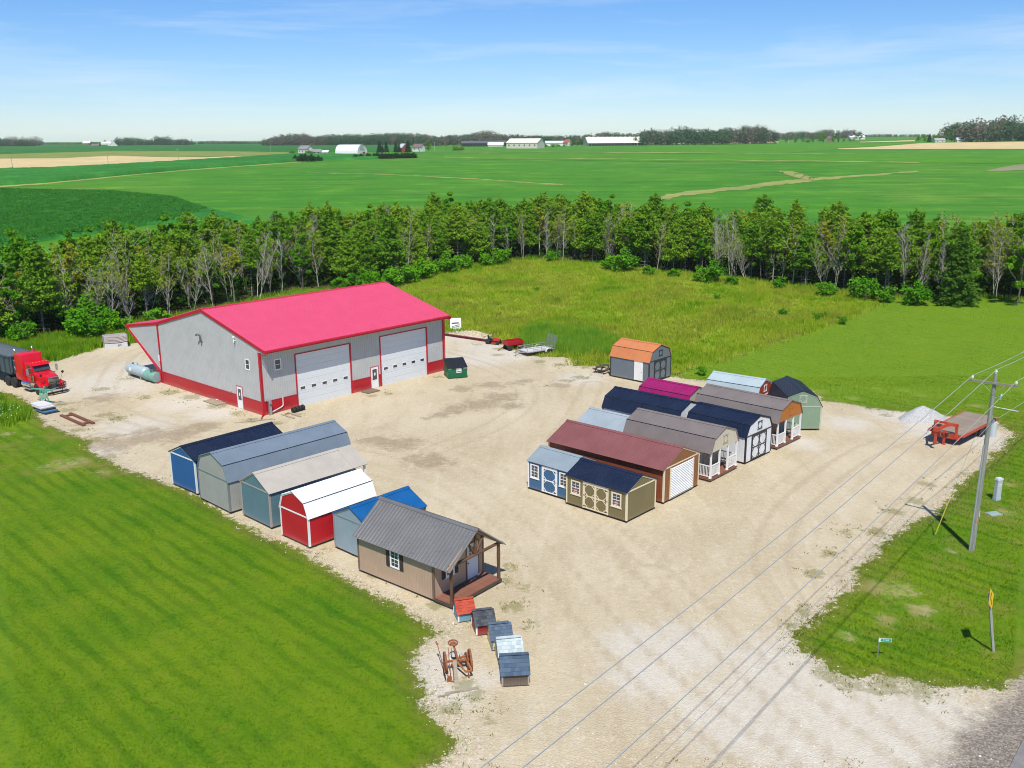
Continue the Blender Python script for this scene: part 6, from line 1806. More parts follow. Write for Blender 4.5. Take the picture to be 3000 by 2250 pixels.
# front bulkhead and neck
mb = MB()
mb.box(-.10, -.02, .30, TW - .30, .52, TZ + .03)
mb.build('front_plate', GO, gt)
mb = MB()
for y in (.55, 2.20):
    mb.box(-.16, -.02, y - .09, y + .09, TZ - .3, 1.75)
mb.box(-.16, -.02, .46, 2.29, 1.66, 1.80)
mb.build('upright', GO, gt)
for y0_, y1_ in ((.55, 1.27), (2.20, 1.47)):
    prev = None
    mb = MB()
    for k in range(9):
        a = k / 8
        p = Vector((-.10 - 1.75 * a, y0_ + (y1_ - y0_) * a, 1.68 + .22 * math.sin(math.pi * a) - .10 * a))
        if prev is not None: mb.bar(prev, p, .11, .24)
        prev = p
    mb.build('neck_beam', GO, gt)
MB().box(-2.05, -1.75, 1.18, 1.56, 1.45, 1.78).build('neck_head', GO, gt)
mb = MB(); mb.box(-1.98, -1.82, 1.29, 1.45, .62, 1.46); mb.box(-2.01, -1.79, 1.26, 1.48, .48, .64); mb.build('coupler', GO, gt)
mb = MB(); mb.box(-.30, -.14, 1.30, 1.46, .02, 1.15); mb.box(-.38, -.06, 1.22, 1.54, 0, .04); mb.build('jack', GO, gt)
mb = MB(); mb.cyl((-.22, 1.46, .95), (-.22, 2.55, .95), .05, .05, 8); mb.path([(-.22, 2.55, .95), (-.22, 2.7, .95), (-.28, 2.72, .55), (-.28, 2.9, .53)], .02, 6); mb.build('crank', GO, gt)
mb = MB(); mb.path([(-.2, .95, .98), (-.24, 1.1, .62), (-.24, 1.35, .5), (-.24, 1.6, .62), (-.2, 1.8, .98)], .018, 6); mb.build('safety_chain', STEEL, gt)
w_ = wheel(gt, (-.55, 1.85, 1.42), .38, .24, .55, WHITE, tilt=(R(78), 0, R(20)))
w_['label'] = 'spare wheel lying in the neck'
MB().box(-.75, -.30, 1.6, 2.1, 1.18, 1.24).build('spare_carrier', GO, gt)
for x in (3.9, 4.75):
    for y in (-.02, TW + .02): wheel(gt, (x, y + (.16 if y < 1 else -.16), .39), .39, .30, .55, WHITE)
for x in (3.9, 4.75): MB().box(x - .05, x + .05, .2, TW - .2, .34, .44).build('axle', BLACKIRON, gt)

# ------------------------------------------------------------------ power pole, wires, boxes and signs
POLEW = wood('weathered_pole_wood', (.20, .21, .18), (.36, .36, .31), axis=2, scale=.6)
pole = thing('utility_pole', 'tall weathered grey utility pole with crossarm in the right-hand verge', 'pole', (26.87, 51.02, gz_at(26.87, 51.02) - .1))
smooth_by_angle(MB().cyl((0, 0, 0), (.12, .0, 10.75), .165, .105, 16).build('shaft', POLEW, pole))
wdir = Vector((-.632, -.775, 0)); cdir = Vector((.775, -.632, 0))
ca = Vector((.10, 0, 10.25)) + wdir * .16
MB().bar(ca - cdir * 1.25, ca + cdir * 1.25, .09, .115).build('crossarm', wood('grey_crossarm', (.22, .19, .16), (.34, .30, .26), axis=0), pole)
mb = MB(); mb.bar(ca - cdir * .62 + Vector((0, 0, -.05)), Vector((.10, 0, 9.62)) + wdir * .13, .035, .012); mb.bar(ca + cdir * .62 + Vector((0, 0, -.05)), Vector((.10, 0, 9.62)) + wdir * .13, .035, .012); mb.build('crossarm_brace', STEEL, pole)
PORC = paint('porcelain', (.80, .81, .80), .2, .03)
tips = []
for off in (-1.12, 1.12):
    p = ca + cdir * off + Vector((0, 0, .06))
    smooth_by_angle(MB().lathe([(0, .025), (.08, .025), (.08, .075), (.13, .085), (.16, .05), (.20, .06), (.23, .03)], p, (0, 0, 1), 12).build('insulator', PORC, pole)); tips.append(p + Vector((0, 0, .22)))
p = Vector((.12, 0, 10.75)); smooth_by_angle(MB().lathe([(0, .025), (.10, .025), (.10, .075), (.15, .085), (.18, .05), (.22, .06), (.25, .03)], p, (0, 0, 1), 12).build('insulator', PORC, pole)); tips.append(p + Vector((0, 0, .24)))
ntip = Vector((.26, -.12, 8.05)); tips.append(ntip)
MB().box(.18, .30, -.18, -.06, 7.98, 8.12).build('neutral_bracket', STEEL, pole)
mb = MB(); mb.path([(.25, .05, 9.35), (.55, .0, 9.45)], .02, 6); mb.cyl((.55, 0, 9.25), (.60, .02, 9.58), .05, .04, 8); mb.build('fuse_cutout', PORC, pole)
mb = MB(); mb.path([(.15, .1, 8.85), (1.35, -.55, 8.72)], .016, 6); mb.build('guy_bar', STEEL, pole)
TRF = paint('transformer_grey', (.52, .55, .57), .4, .06)
mb = MB(); mb.cyl((.36, .02, 7.1), (.36, .02, 7.95), .20, .20, 16); smooth_by_angle(mb.build('transformer', TRF, pole))
mb = MB(); mb.lathe([(0, .05), (.10, .06), (.14, .035), (.22, .05), (.27, .03)], (.30, -.05, 7.95), (0, 0, 1), 10); mb.lathe([(0, .05), (.10, .06), (.2, .04)], (.46, .08, 7.95), (0, 0, 1), 10); mb.build('bushing', paint('dark_bushing', (.05, .07, .06), .3), pole)
smooth_by_angle(MB().cyl((-.16, -.06, .1), (-.085, -.06, 6.6), .045, .045, 10).build('riser_conduit', paint('grey_conduit', (.30, .33, .36), .5), pole))
mb = MB(); mb.box(-.05, .07, -.172, -.16, 1.92, 2.06); mb.build('pole_tag', paint('orange_tag', (.62, .22, .03)), pole)
mb = MB(); mb.box(.14, .165, -.11, -.07, 2.25, 2.60); mb.build('marker_strip', WHITE, pole)
WIRE = paint('aluminium_wire', (.40, .40, .41), .5, .05, .3)
wlabels = ['left-hand overhead power wire from the crossarm end', 'right-hand overhead power wire from the crossarm end', 'middle overhead power wire from the pole-top insulator', 'lowest thin overhead neutral wire below the crossarm']
for k, tp_ in enumerate(tips):
    a = Vector(pole.location) + tp_
    mb = MB(); r = .017 if k < 3 else .011
    for sgn_, span, drop, sag in ((1, 78, 0.0, .9), (-1, 70, -.2, 1.6)):
        e = a + wdir * (sgn_ * span) + Vector((0, 0, drop)); prev = a
        for i in range(1, 41):
            q = a.lerp(e, i / 40); u = i / 40; q.z -= 4 * sag * u * (1 - u)
            mb.cyl(prev, q, r, r, 5, 0, False); prev = q
    tag(mb.build('power_wire', WIRE), wlabels[k], 'wire', 'overhead power wires')
# guy wire with yellow guard
YEL = paint('yellow_guard', (.72, .60, .08), .5, .05)
g0 = Vector((25.48, 52.85, gz_at(25.48, 52.85)))
gw = thing('guy_wire', 'guy wire with yellow plastic guard anchored left of the utility pole', 'guy wire', g0)
gtop = Vector(pole.location) + Vector((.05, .1, 9.3)) - g0
MB().cyl((0, 0, 0), gtop, .008, .008, 5).build('cable', STEEL, gw)
MB().cyl(gtop * .02, gtop * .30, .030, .030, 8).build('guard', YEL, gw)
# telecom pedestal and handhole lid
pe = thing('telecom_pedestal', 'tall grey telecom pedestal box standing in the grass right of the pole', 'utility box', (32.16, 58.71, gz_at(32.2, 58.7)), R(20))
PEG = paint('pedestal_grey', (.44, .47, .50), .5, .05)
MB().box(-.22, .22, -.14, .14, 0, .22).build('base', PEG, pe)
MB().box(-.20, .20, -.13, .13, .23, 1.42).build('cover', PEG, pe, bevel=.015)
MB().hexa([(-.23, -.16, 1.42), (.23, -.16, 1.42), (.23, .16, 1.42), (-.23, .16, 1.42), (-.20, -.13, 1.56), (.20, -.13, 1.56), (.20, .13, 1.56), (-.20, .13, 1.56)]).build('cap', paint('pedestal_cap', (.55, .60, .60), .5), pe)
MB().box(-.14, .14, -.136, -.131, 1.0, 1.14).build('label_plate', WHITE, pe)
mb = MB(); mb.box(-.12, .02, -.140, -.1365, 1.03, 1.08); mb.box(.03, .12, -.140, -.1365, 1.06, 1.11); mb.build('warning_print', paint('orange_print', (.62, .14, .03)), pe)
t = thing('handhole_lid', 'flat grey-green handhole lid in the grass by the pedestal', 'lid', (30.8, 56.33, gz_at(30.8, 56.3)), R(15))
MB().box(-.42, .42, -.32, .32, -.04, .06).build('cover', paint('lid_grey_green', (.26, .34, .30), .7, .1), t, bevel=.02)
# house number sign
nsn = thing('address_sign', 'small green house-number sign on a grey post by the drive', 'sign', (16.89, 39.18, gz_at(16.9, 39.2) - .02), R(-4))
MB().box(-.022, .022, -.02, .02, 0, 1.12).build('post', STEEL, nsn)
GS = paint('sign_green', (.0, .30, .19), .4, .04)
k = 8
def rr(x0, x1, z0, z1, r, y):
    pts = []
    for (cx, cz, a0) in ((x1 - r, z0 + r, -90), (x1 - r, z1 - r, 0), (x0 + r, z1 - r, 90), (x0 + r, z0 + r, 180)):
        for i in range(5): a = R(a0 + i * 22.5); pts.append((cx + r * math.cos(a), y, cz + r * math.sin(a)))
    return pts
MB().ext(rr(-.03, .56, .90, 1.08, .03, -.024), (0, -.006, 0)).build('sign_board', WHITE, nsn)
MB().ext(rr(.05, .55, .915, 1.065, .07, -.0305), (0, -.002, 0)).build('sign_field', GS, nsn)
text_obj('sign_number', '3118', .135, paint('cyan_white_print', (.70, .85, .85), .4), nsn, (.29, -.0335, .99), (R(90), 0, 0), .0008)
# yellow curve sign
sg = thing('warning_sign', 'yellow diamond curve-arrow warning sign on a leaning wooden post', 'sign', (22.51, 39.65, gz_at(22.5, 39.6) - .02), R(48))
sg.rotation_euler = (R(-2.0), R(-9.5), R(0))
POSTW = wood('grey_sign_post', (.26, .25, .23), (.42, .41, .38), axis=2)
MB().box(-.055, .055, -.05, .05, 0, 3.05).build('post', POSTW, sg)
YS = paint('sign_yellow', (.80, .52, .01), .45, .03)
face_a = R(52)
fx = Vector((math.cos(face_a), math.sin(face_a), 0)); fn = Vector((fx.y, -fx.x, 0))
cz_ = 2.74; s_ = .53
c0 = fn * .062 + Vector((0, 0, cz_))
MB().ext([c0 + fx * s_, c0 + Vector((0, 0, s_)), c0 - fx * s_, c0 - Vector((0, 0, s_))], fn * .006).build('sign_plate', YS, sg)
c1 = fn * .0695 + Vector((0, 0, cz_))
mb = MB()
MB_pts = [(-.02, -.26), (-.02, -.10), (-.10, .02), (-.10, .12), (.0, .20)]
for (p, q) in zip(MB_pts[:-1], MB_pts[1:]):
    a = c1 + fx * p[0] + Vector((0, 0, p[1])); b = c1 + fx * q[0] + Vector((0, 0, q[1])); d_ = (b - a).normalized(); w = fn.cross(d_).normalized() * .045
    mb.ext([a - w - d_ * .02, b - w + d_ * .02, b + w + d_ * .02, a + w - d_ * .02], fn * .003)
mb.build('arrow', BLACKIRON, sg)
a = c1 + fn * .004 + fx * .01 + Vector((0, 0, .20))
MB().ext([a + fx * -.06 + Vector((0, 0, .07)), a + fx * .10 + Vector((0, 0, .10)), a + fx * .06 + Vector((0, 0, -.08))], fn * .003).build('arrow_head', BLACKIRON, sg)
FAR_TREES= [(-134.0,994.4,10.5,'c'),(-130.7,993.4,7.7,'c'),(-129.0,1010.3,11.4,'c'),(-118.7,1007.0,9.9,'c'),(-115.0,1005.8,7.8,'c'),(-105.5,1002.6,11.3,'c'),(-89.0,1053.7,11.5,'d'),(-78.9,1092.5,7.3,'w'),(-73.0,1090.3,8.8,'w'),(-61.2,1085.8,5.0,'s'),(-54.6,1083.3,4.2,'s'),(-187.2,904.8,4.1,'s'),(-214.6,954.8,3.7,'s'),(47.8,1329.9,4.7,'s'),(57.9,1324.4,4.6,'s'),(66.1,1360.3,3.8,'s'),(76.8,1397.9,2.9,'s'),(91.9,1435.8,10.6,'d'),(98.7,1431.5,11.0,'d'),(104.5,1427.8,10.5,'d'),(433.3,1530.2,8.6,'d'),(439.8,1502.9,10.5,'d'),(445.0,1481.5,8.8,'d'),(448.2,1468.1,4.6,'s'),(451.8,1453.3,9.2,'d'),(456.2,1435.1,15.6,'d'),(468.9,1459.1,12.8,'d'),(474.8,1433.4,11.6,'d'),(478.0,1419.2,7.5,'d'),(491.9,1436.7,6.0,'d'),(495.4,1420.7,7.0,'d'),(508.4,1443.6,7.1,'d'),(577.1,1626.4,12.5,'d'),(578.9,1612.2,12.4,'d'),(531.0,1267.7,9.8,'d'),(534.0,1255.8,10.1,'d'),(536.3,1246.9,10.9,'c'),(548.5,1261.9,10.2,'d'),(561.4,1276.4,10.3,'d'),(564.2,1264.5,8.9,'d'),(556.8,1228.5,14.2,'d'),(569.9,1241.1,13.1,'d'),(574.4,1222.9,7.7,'d'),(572.4,1230.7,10.8,'d'),(-996.2,2304.3,7.3,'d'),(-979.0,2290.5,8.0,'d'),(-907.1,2141.4,9.8,'d'),(-1173.8,2821.0,12.9,'d'),(-1141.5,2790.3,10.8,'d'),(-925.8,2586.3,13.6,'d'),(-910.9,2572.3,12.6,'d'),(-890.8,2553.4,14.3,'d'),(-871.0,2534.8,14.2,'d')]

# ------------------------------------------------------------------ vegetation helpers
def leaf_material(name, lo, hi, alt, trans=.35):
    m = bpy.data.materials.new(name); m.use_nodes = True
    t = m.node_tree; t.nodes.clear()
    out = t.nodes.new('ShaderNodeOutputMaterial')
    tint = attr(t, 'tint'); oi = N(t, 'ShaderNodeObjectInfo')
    c = mix_n(t, tint, lo, hi)
    c = mix_n(t, math_n(t, 'MULTIPLY', smooth_n(t, oi.outputs['Random'], .15, 1.0), .75), c, alt)
    d = t.nodes.new('ShaderNodeBsdfDiffuse'); tr = t.nodes.new('ShaderNodeBsdfTranslucent')
    t.links.new(c, d.inputs[0])
    t.links.new(mix_n(t, .5, c, (.12, .20, .01)), tr.inputs[0])
    mx = t.nodes.new('ShaderNodeMixShader'); mx.inputs[0].default_value = trans
    t.links.new(d.outputs[0], mx.inputs[1]); t.links.new(tr.outputs[0], mx.inputs[2])
    t.links.new(mx.outputs[0], out.inputs[0])
    return m
LF_BROAD = leaf_material('broad_leaves', (.060, .210, .010), (.150, .370, .018), (.180, .370, .014), .30)
LF_PINE = leaf_material('pine_needles', (.075, .200, .014), (.175, .345, .024), (.240, .380, .026), .30)
LF_YEL = leaf_material('yellow_green_leaves', (.190, .290, .016), (.340, .410, .030), (.370, .370, .040), .35)
LF_SPR = leaf_material('spruce_needles', (.030, .115, .016), (.085, .195, .022), (.110, .220, .022), .35)
LF_SHR = leaf_material('shrub_leaves', (.055, .215, .010), (.130, .350, .016), (.150, .370, .016), .30)
LF_PAINTED_SHADE = leaf_material('painted_shade_brush_leaves', (.016, .055, .005), (.045, .125, .008), (.040, .110, .008), .2)  # dark copy: the wood's inner shade is put into the leaf colour
LF_DARK = leaf_material('dark_evergreen', (.008, .035, .012), (.022, .070, .020), (.020, .060, .020), .15)
def bark(name, a, b_):
    m, t, b = nodes(name)
    tc = N(t, 'ShaderNodeNewGeometry')
    mp = N(t, 'ShaderNodeMapping'); mp.inputs['Scale'].default_value = (6, 6, 1.2); t.links.new(tc.outputs['Position'], mp.inputs['Vector'])
    n = noise_n(t, mp.outputs[0], 2, 4, .7)
    t.links.new(mix_n(t, smooth_n(t, n, .3, .7), a, b_), b.inputs['Base Color']); b.inputs['Roughness'].default_value = .9
    return m
BK_PALE = bark('pale_dead_bark', (.26, .235, .19), (.46, .43, .37))
BK_BROWN = bark('grey_brown_bark', (.085, .068, .050), (.165, .135, .105))
BK_GREY = bark('grey_bark', (.17, .155, .125), (.30, .275, .23))

def tubes(segs, n=5):
    """segs: (p, q, r0, r1) -> verts, faces"""
    P = np.array([s[0] for s in segs], float); Q = np.array([s[1] for s in segs], float)
    r0 = np.array([s[2] for s in segs]); r1 = np.array([s[3] for s in segs])
    d = Q - P; d /= np.linalg.norm(d, axis=1)[:, None] + 1e-9
    up = np.where(np.abs(d[:, 2:3]) < .9, np.array([[0, 0, 1.]]), np.array([[1., 0, 0]]))
    a = np.cross(d, up); a /= np.linalg.norm(a, axis=1)[:, None]; b = np.cross(a, d)
    th = np.linspace(0, 2 * np.pi, n, endpoint=False)
    ring = a[:, None] * np.cos(th)[None, :, None] + b[:, None] * np.sin(th)[None, :, None]
    V = np.concatenate([P[:, None] + ring * r0[:, None, None], Q[:, None] + ring * r1[:, None, None]], 1).reshape(-1, 3)
    k = np.arange(n); l = (k + 1) % n
    F = np.stack([k, n + k, n + l, l], 1)[None] + (np.arange(len(segs)) * 2 * n)[:, None, None]
    return V, F.reshape(-1, 4)

def leaf_quads(C, size, up=.5, stretch=1.5, rg=rng):
    """C: (N,3) leaf positions -> quads with mixed orientation"""
    n = len(C)
    nm = rg.normal(size=(n, 3)) * .9 + np.array([0, -.5, .86]) * (up + .25); nm /= np.linalg.norm(nm, axis=1)[:, None]
    a = np.cross(nm, rg.normal(size=(n, 3))); a /= np.linalg.norm(a, axis=1)[:, None]; b = np.cross(nm, a)
    s = size * rg.uniform(.6, 1.35, n)[:, None]
    a = a * s * stretch * .5; b = b * s * .5
    V = np.stack([C - a, C + b * .9 - a * .1, C + a, C - b * .9 + a * .1], 1).reshape(-1, 3)
    F = np.arange(4 * n).reshape(-1, 4)
    return V, F

def ball(n, rg=rng):
    v = rg.normal(size=(n, 3)); v /= np.linalg.norm(v, axis=1)[:, None]
    return v * rg.uniform(0, 1, n)[:, None] ** (1 / 2.4)

def meshes_from(segs, C, size, leafm, barkm, up=.5, stretch=1.5, rg=rng):
    tm = cm = None
    if segs:
        v, f = tubes(segs); tm = np_mesh('trunk', v, f, barkm); tm.polygons.foreach_set('use_smooth', np.ones(len(tm.polygons), bool))
    if C is not None and len(C):
        v, f = leaf_quads(np.asarray(C), size, up, stretch, rg)
        # leaves of one clump share a tone
        cl = vnoise(C[:, 0] * 1.0 + C[:, 2] * .7, C[:, 1] + C[:, 2] * .9, .7, 3)
        tint = np.clip(cl * .8 + rg.uniform(-.2, .35, len(C)), 0, 1)
        cm = np_mesh('crown', v, f, leafm, {'tint': ('FACE', tint)})
    return tm, cm

def wobble_trunk(h, r, rg, n=6, lean=.25, top=.15):
    pts = [np.array([0, 0, -.2])]
    dx, dy = rg.normal(size=2) * lean
    for i in range(1, n + 1):
        u = i / n
        pts.append(np.array([dx * u + rg.normal() * .05 * h / 10, dy * u + rg.normal() * .05 * h / 10, h * u]))
    segs = [(pts[i], pts[i + 1], r * (1 - (1 - top) * i / n), r * (1 - (1 - top) * (i + 1) / n)) for i in range(n)]
    def at(u):
        k = min(int(u * n), n - 1); t = u * n - k
        return pts[k] * (1 - t) + pts[k + 1] * t
    return segs, at

def pine(seed, h=12.0, foot=.38, dense=1.0):
    rg = np.random.default_rng(seed); segs, at = wobble_trunk(h, .15, rg, 6, .2, .12)
    C = []
    z = .10
    while z < .985:
        live = z > foot + rg.normal() * .03
        nb = rg.integers(4, 7) if live else rg.integers(2, 5)
        t = (z - foot) / (1 - foot)
        L = (.60 + 2.7 * (1 - max(t, 0)) ** .75) * (rg.uniform(.75, 1.15)) if live else rg.uniform(.7, 1.9)
        a0 = rg.uniform(0, 6.28); p = at(z)
        for k in range(nb):
            a = a0 + 6.28 * k / nb + rg.normal() * .25; l = L * rg.uniform(.7, 1.1)
            rise = (.10 + .35 * max(t, 0)) * l if live else -.05 * l
            q = p + np.array([math.cos(a) * l, math.sin(a) * l, rise])
            mid = (p + q) / 2 + np.array([0, 0, -.06 * l])
            segs += [(p, mid, .035, .022), (mid, q, .022, .010)]
            if live:
                m = int(40 * dense * max(.5, l))
                u = rg.uniform(.25, 1.05, m) ** .75
                pos = p[None] * (1 - u[:, None]) + q[None] * u[:, None] + rg.normal(size=(m, 3)) * np.array([.32, .32, .12]) * (.6 + .4 * l)
                pos[:, 2] -= .05 * np.sin(u * 3.1) * l
                C.append(pos)
            else:
                for _ in range(2):
                    u = rg.uniform(.4, .9); s = p * (1 - u) + q * u
                    segs.append((s, s + rg.normal(size=3) * np.array([.3, .3, .12]), .010, .005))
        z += rg.uniform(.040, .062)
    tp = at(1.0); C.append(tp + rg.normal(size=(60, 3)) * np.array([.22, .22, .35]))
    return meshes_from(segs, np.concatenate(C), .30, LF_PINE, BK_GREY, .7, 1.9, rg)

def spruce(seed, h=11.0, mat=None):
    rg = np.random.default_rng(seed); segs, at = wobble_trunk(h, .16, rg, 5, .1, .1)
    C = []; z = .03
    while z < .98:
        nb = rg.integers(6, 9); L = (.25 + .27 * h * (1 - z) ** .9) * rg.uniform(.85, 1.1); p = at(z); a0 = rg.uniform(0, 6.28)
        for k in range(nb):
            a = a0 + 6.28 * k / nb + rg.normal() * .2; l = L * rg.uniform(.75, 1.1)
            q = p + np.array([math.cos(a) * l, math.sin(a) * l, -.16 * l])
            segs.append((p, q, .03, .008))
            m = int(26 * max(.6, l)); u = rg.uniform(.15, 1.04, m) ** .7
            w = (1.15 - u) * .33 * l
            pos = p[None] * (1 - u[:, None]) + q[None] * u[:, None]
            pos += np.stack([-math.sin(a) * w * rg.normal(size=m), math.cos(a) * w * rg.normal(size=m), rg.normal(size=m) * .09], 1)
            C.append(pos)
        z += rg.uniform(.035, .05)
    return meshes_from(segs, np.concatenate(C), .24, mat or LF_SPR, BK_BROWN, .8, 1.8, rg)

def fork(p, d, l, r, depth, rg, segs, tips, spread=.5, up=.25):
    n = 3; q = p
    for i in range(n):
        d = d + rg.normal(size=3) * .10 + np.array([0, 0, up * .2]); d /= np.linalg.norm(d)
        e = q + d * l / n; segs.append((q, e, r * (1 - .25 * i / n), r * (1 - .25 * (i + 1) / n)))
        if depth > 0 and i > 0:
            for _ in range(rg.integers(1, 3)):
                b = d + rg.normal(size=3) * spread; b[2] = abs(b[2]) * .6 + up; b /= np.linalg.norm(b)
                fork(e, b, l * rg.uniform(.45, .7), r * .45, depth - 1, rg, segs, tips, spread, up)
        q = e
    tips.append(q)

def broadleaf(seed, h=12.0, w=2.4, leafm=None, barkm=None, n=2600, base=.32, size=.30):
    rg = np.random.default_rng(seed); segs, at = wobble_trunk(h * .62, .17, rg, 5, .35, .4)
    tips = []
    for k in range(6):
        a = 6.28 * k / 6 + rg.normal() * .3; z = rg.uniform(.45, 1.0)
        fork(at(z), np.array([math.cos(a) * .6, math.sin(a) * .6, .8]), h * rg.uniform(.2, .36), .07, 1, rg, segs, tips, .5)
    K = 34; cc = ball(K, rg) * np.array([w, w, h * (1 - base) / 2]) + np.array([0, 0, h * (base + (1 - base) / 2)])
    cc[:, :2] *= (1 - .35 * np.clip((cc[:, 2] / h - .6) / .4, 0, 1))[:, None]
    k = rg.integers(0, K, n); rad = rg.uniform(.45, .95, K) * (.27 * w)
    C = cc[k] + ball(n, rg) * rad[k][:, None] * np.array([1.1, 1.1, .8])
    return meshes_from(segs, C, size, leafm or LF_BROAD, barkm or BK_BROWN, .6, 1.3, rg)

def ash(seed, h=12.0, leaves=420, stems=1, leafm=None):
    """half dead tree: pale forked stems, thin leaf tufts at the top"""
    rg = np.random.default_rng(seed); segs = []; tips = []
    for s in range(stems):
        p = np.array([rg.normal() * .15 * (stems > 1), rg.normal() * .15 * (stems > 1), -.2])
        d = np.array([rg.normal() * .055 * stems, rg.normal() * .055 * stems, 1.0]); d /= np.linalg.norm(d)
        n = 7; r = .105 * (1 if stems == 1 else .75); q = p
        for i in range(n):
            e = q + d * h / n + rg.normal(size=3) * np.array([.08, .08, 0]); segs.append((q, e, r * (1 - .11 * i), r * (1 - .11 * (i + 1))))
            if i >= 1:
                for _ in range(rg.integers(3, 5)):
                    a = rg.uniform(0, 6.28); b = np.array([math.cos(a) * .55, math.sin(a) * .55, rg.uniform(.55, 1.15)]); b /= np.linalg.norm(b)
                    fork(q * .4 + e * .6, b, h * rg.uniform(.09, .19) * (1.2 - .8 * i / n), .032, 2, rg, segs, tips, .34, .38)
            q = e
        tips.append(q)
    C = None
    if leaves:
        T_ = np.array([t for t in tips if t[2] > h * .45]); k = rg.integers(0, len(T_), leaves)
        C = T_[k] + rg.normal(size=(leaves, 3)) * .26
    return meshes_from(segs, C, .22, leafm or LF_YEL, BK_PALE, .4, 1.3, rg)

def shrub_m(seed, w=1.5, h=2.2, n=900, leafm=None, size=.22):
    rg = np.random.default_rng(seed); segs = []; tips = []
    for k in range(5):
        a = 6.28 * k / 5; fork(np.array([math.cos(a) * .15, math.sin(a) * .15, -.1]), np.array([math.cos(a) * .5, math.sin(a) * .5, 1.]), h * .6, .03, 1, rg, segs, tips)
    K = 20; cc = ball(K, rg) * np.array([w, w, h * .45]); cc[:, 2] += h * .5
    k = rg.integers(0, K, n); C = cc[k] + ball(n, rg) * .42 * w * .7; C[:, 2] = np.abs(C[:, 2])
    return meshes_from(segs, C, size, leafm or LF_SHR, BK_BROWN, .6, 1.3, rg)

PROTO = {
    'pine': [pine(11, 12.5, .40), pine(12, 13.0, .33), pine(13, 11.5, .45, .8), pine(14, 12.0, .30, 1.15), pine(15, 13.5, .5, .7), pine(16, 10.5, .22, 1.0)],
    'broad': [broadleaf(21, 12.5, 2.7, n=3400, base=.22), broadleaf(22, 11.5, 2.4, n=3200, base=.15), broadleaf(23, 13.2, 3.0, n=4200, base=.25)],
    'yellow': [broadleaf(25, 11.0, 2.0, LF_YEL, BK_PALE, 1500, .38, .27), broadleaf(26, 12.0, 1.8, LF_YEL, BK_GREY, 1300, .45, .27)],
    'ash': [ash(31, 12.0, 480, 1), ash(32, 11.5, 380, 2), ash(33, 12.5, 520, 2), ash(34, 11.0, 300, 3), ash(35, 12.5, 260, 1), ash(36, 10.0, 520, 3)],
    'dead': [ash(41, 10.5, 0, 1), ash(42, 11.0, 0, 2), ash(43, 9.5, 0, 1), ash(44, 11.5, 0, 3)],
    'spruce': [spruce(51, 11.0), spruce(52, 12.0)],
    'dark': [spruce(53, 10.0, LF_DARK), spruce(54, 11.0, LF_DARK)],
    'shrub': [shrub_m(61), shrub_m(62, 1.8, 2.6, 1100), shrub_m(63, 1.2, 1.7, 700)],
}
def plant(kind, x, y, z=0.0, sc=1.0, name=None, label='', cat='tree', group=None, var=None, rz=None):
    tm, cm = PROTO[kind][var if var is not None else rng.integers(0, len(PROTO[kind]))]
    o = thing(name or 'tree', label, cat, (x, y, z), float(rng.uniform(-.75, .75)) if rz is None else rz, group)
    o.scale = (sc * float(rng.uniform(.85, 1.15)) * float(rng.choice([-1, 1])), sc * float(rng.uniform(.85, 1.15)), sc)
    if tm: inst('trunk' if cat == 'tree' else 'stem', tm, o)
    if cm: inst('crown' if cat == 'tree' else 'foliage', cm, o)
    return o

# ---- the wood behind the barn
def zone(x):
    if x < -47: return 'behind the truck'
    if x < -30: return 'behind the barn lean-to'
    if x < -14: return 'behind the crimson roof'
    if x < 12: return 'beyond the meadow'
    if x < 38: return 'right of the meadow'
    return 'behind the right-hand grass'
KN = {'pine': ('pine_tree', 'layered yellow-green pine'), 'broad': ('broadleaf_tree', 'full green broadleaf tree'), 'yellow': ('thin_broadleaf_tree', 'thin yellow-green broadleaf tree'),
      'ash': ('half_dead_tree', 'half dead pale-stemmed tree'), 'dead': ('dead_tree', 'bare dead pale tree'), 'spruce': ('spruce_tree', 'dense green spruce'), 'dark': ('spruce_tree', 'dark narrow spruce')}
pts = []
fpoly = FOREST
cand = np.stack([rng.uniform(-75, 90, 16000), rng.uniform(104, 225, 16000)], 1)
sdc = poly_sd(cand[:, 0], cand[:, 1], fpoly); fd = line_d(cand[:, 0], cand[:, 1], FOREST_FRONT)
order = np.argsort(fd)
for i in order:
    if sdc[i] < .3 or len(pts) >= 440: continue
    p = cand[i]
    # only what the frame can show
    if abs(p[0]) > .555 * p[1] + 4: continue
    if any((p[0] - q[0]) ** 2 + (p[1] - q[1]) ** 2 < (2.5 if fd[i] < 12 else 3.0) ** 2 for q in pts): continue
    if 0 < (p[0] + 31.5) and p[0] < -28 and fd[i] < 5: continue        # small clearing
    pts.append((p[0], p[1], fd[i]))
for (x, y, f) in pts:
    left = x < -28
    if f < 4: w = dict(pine=.16, broad=.08, yellow=.14, ash=.38, dead=.24) if left else dict(pine=.30, broad=.10, yellow=.08, ash=.26, dead=.26)
    elif f < 12: w = dict(pine=.36, broad=.22, yellow=.16, ash=.20, dead=.06) if left else dict(pine=.52, broad=.24, yellow=.06, ash=.12, dead=.06)
    else: w = dict(pine=.42, broad=.34, yellow=.10, ash=.08, dead=.02, dark=.04)
    ks = list(w); k = ks[int(rng.choice(len(ks), p=np.array([w[q] for q in ks]) / sum(w.values())))]
    nm, lb = KN[k]
    s = float(rng.uniform(.70, 1.0)) * (.98 if f > 8 else .93)
    if x > 55: s *= 1.0
    plant(k, x, y, 0, s, nm, '%s %s, %s' % (lb, 'on the wood edge' if f < 5 else 'inside the wood', zone(x)), 'tree', 'trees of the wood')
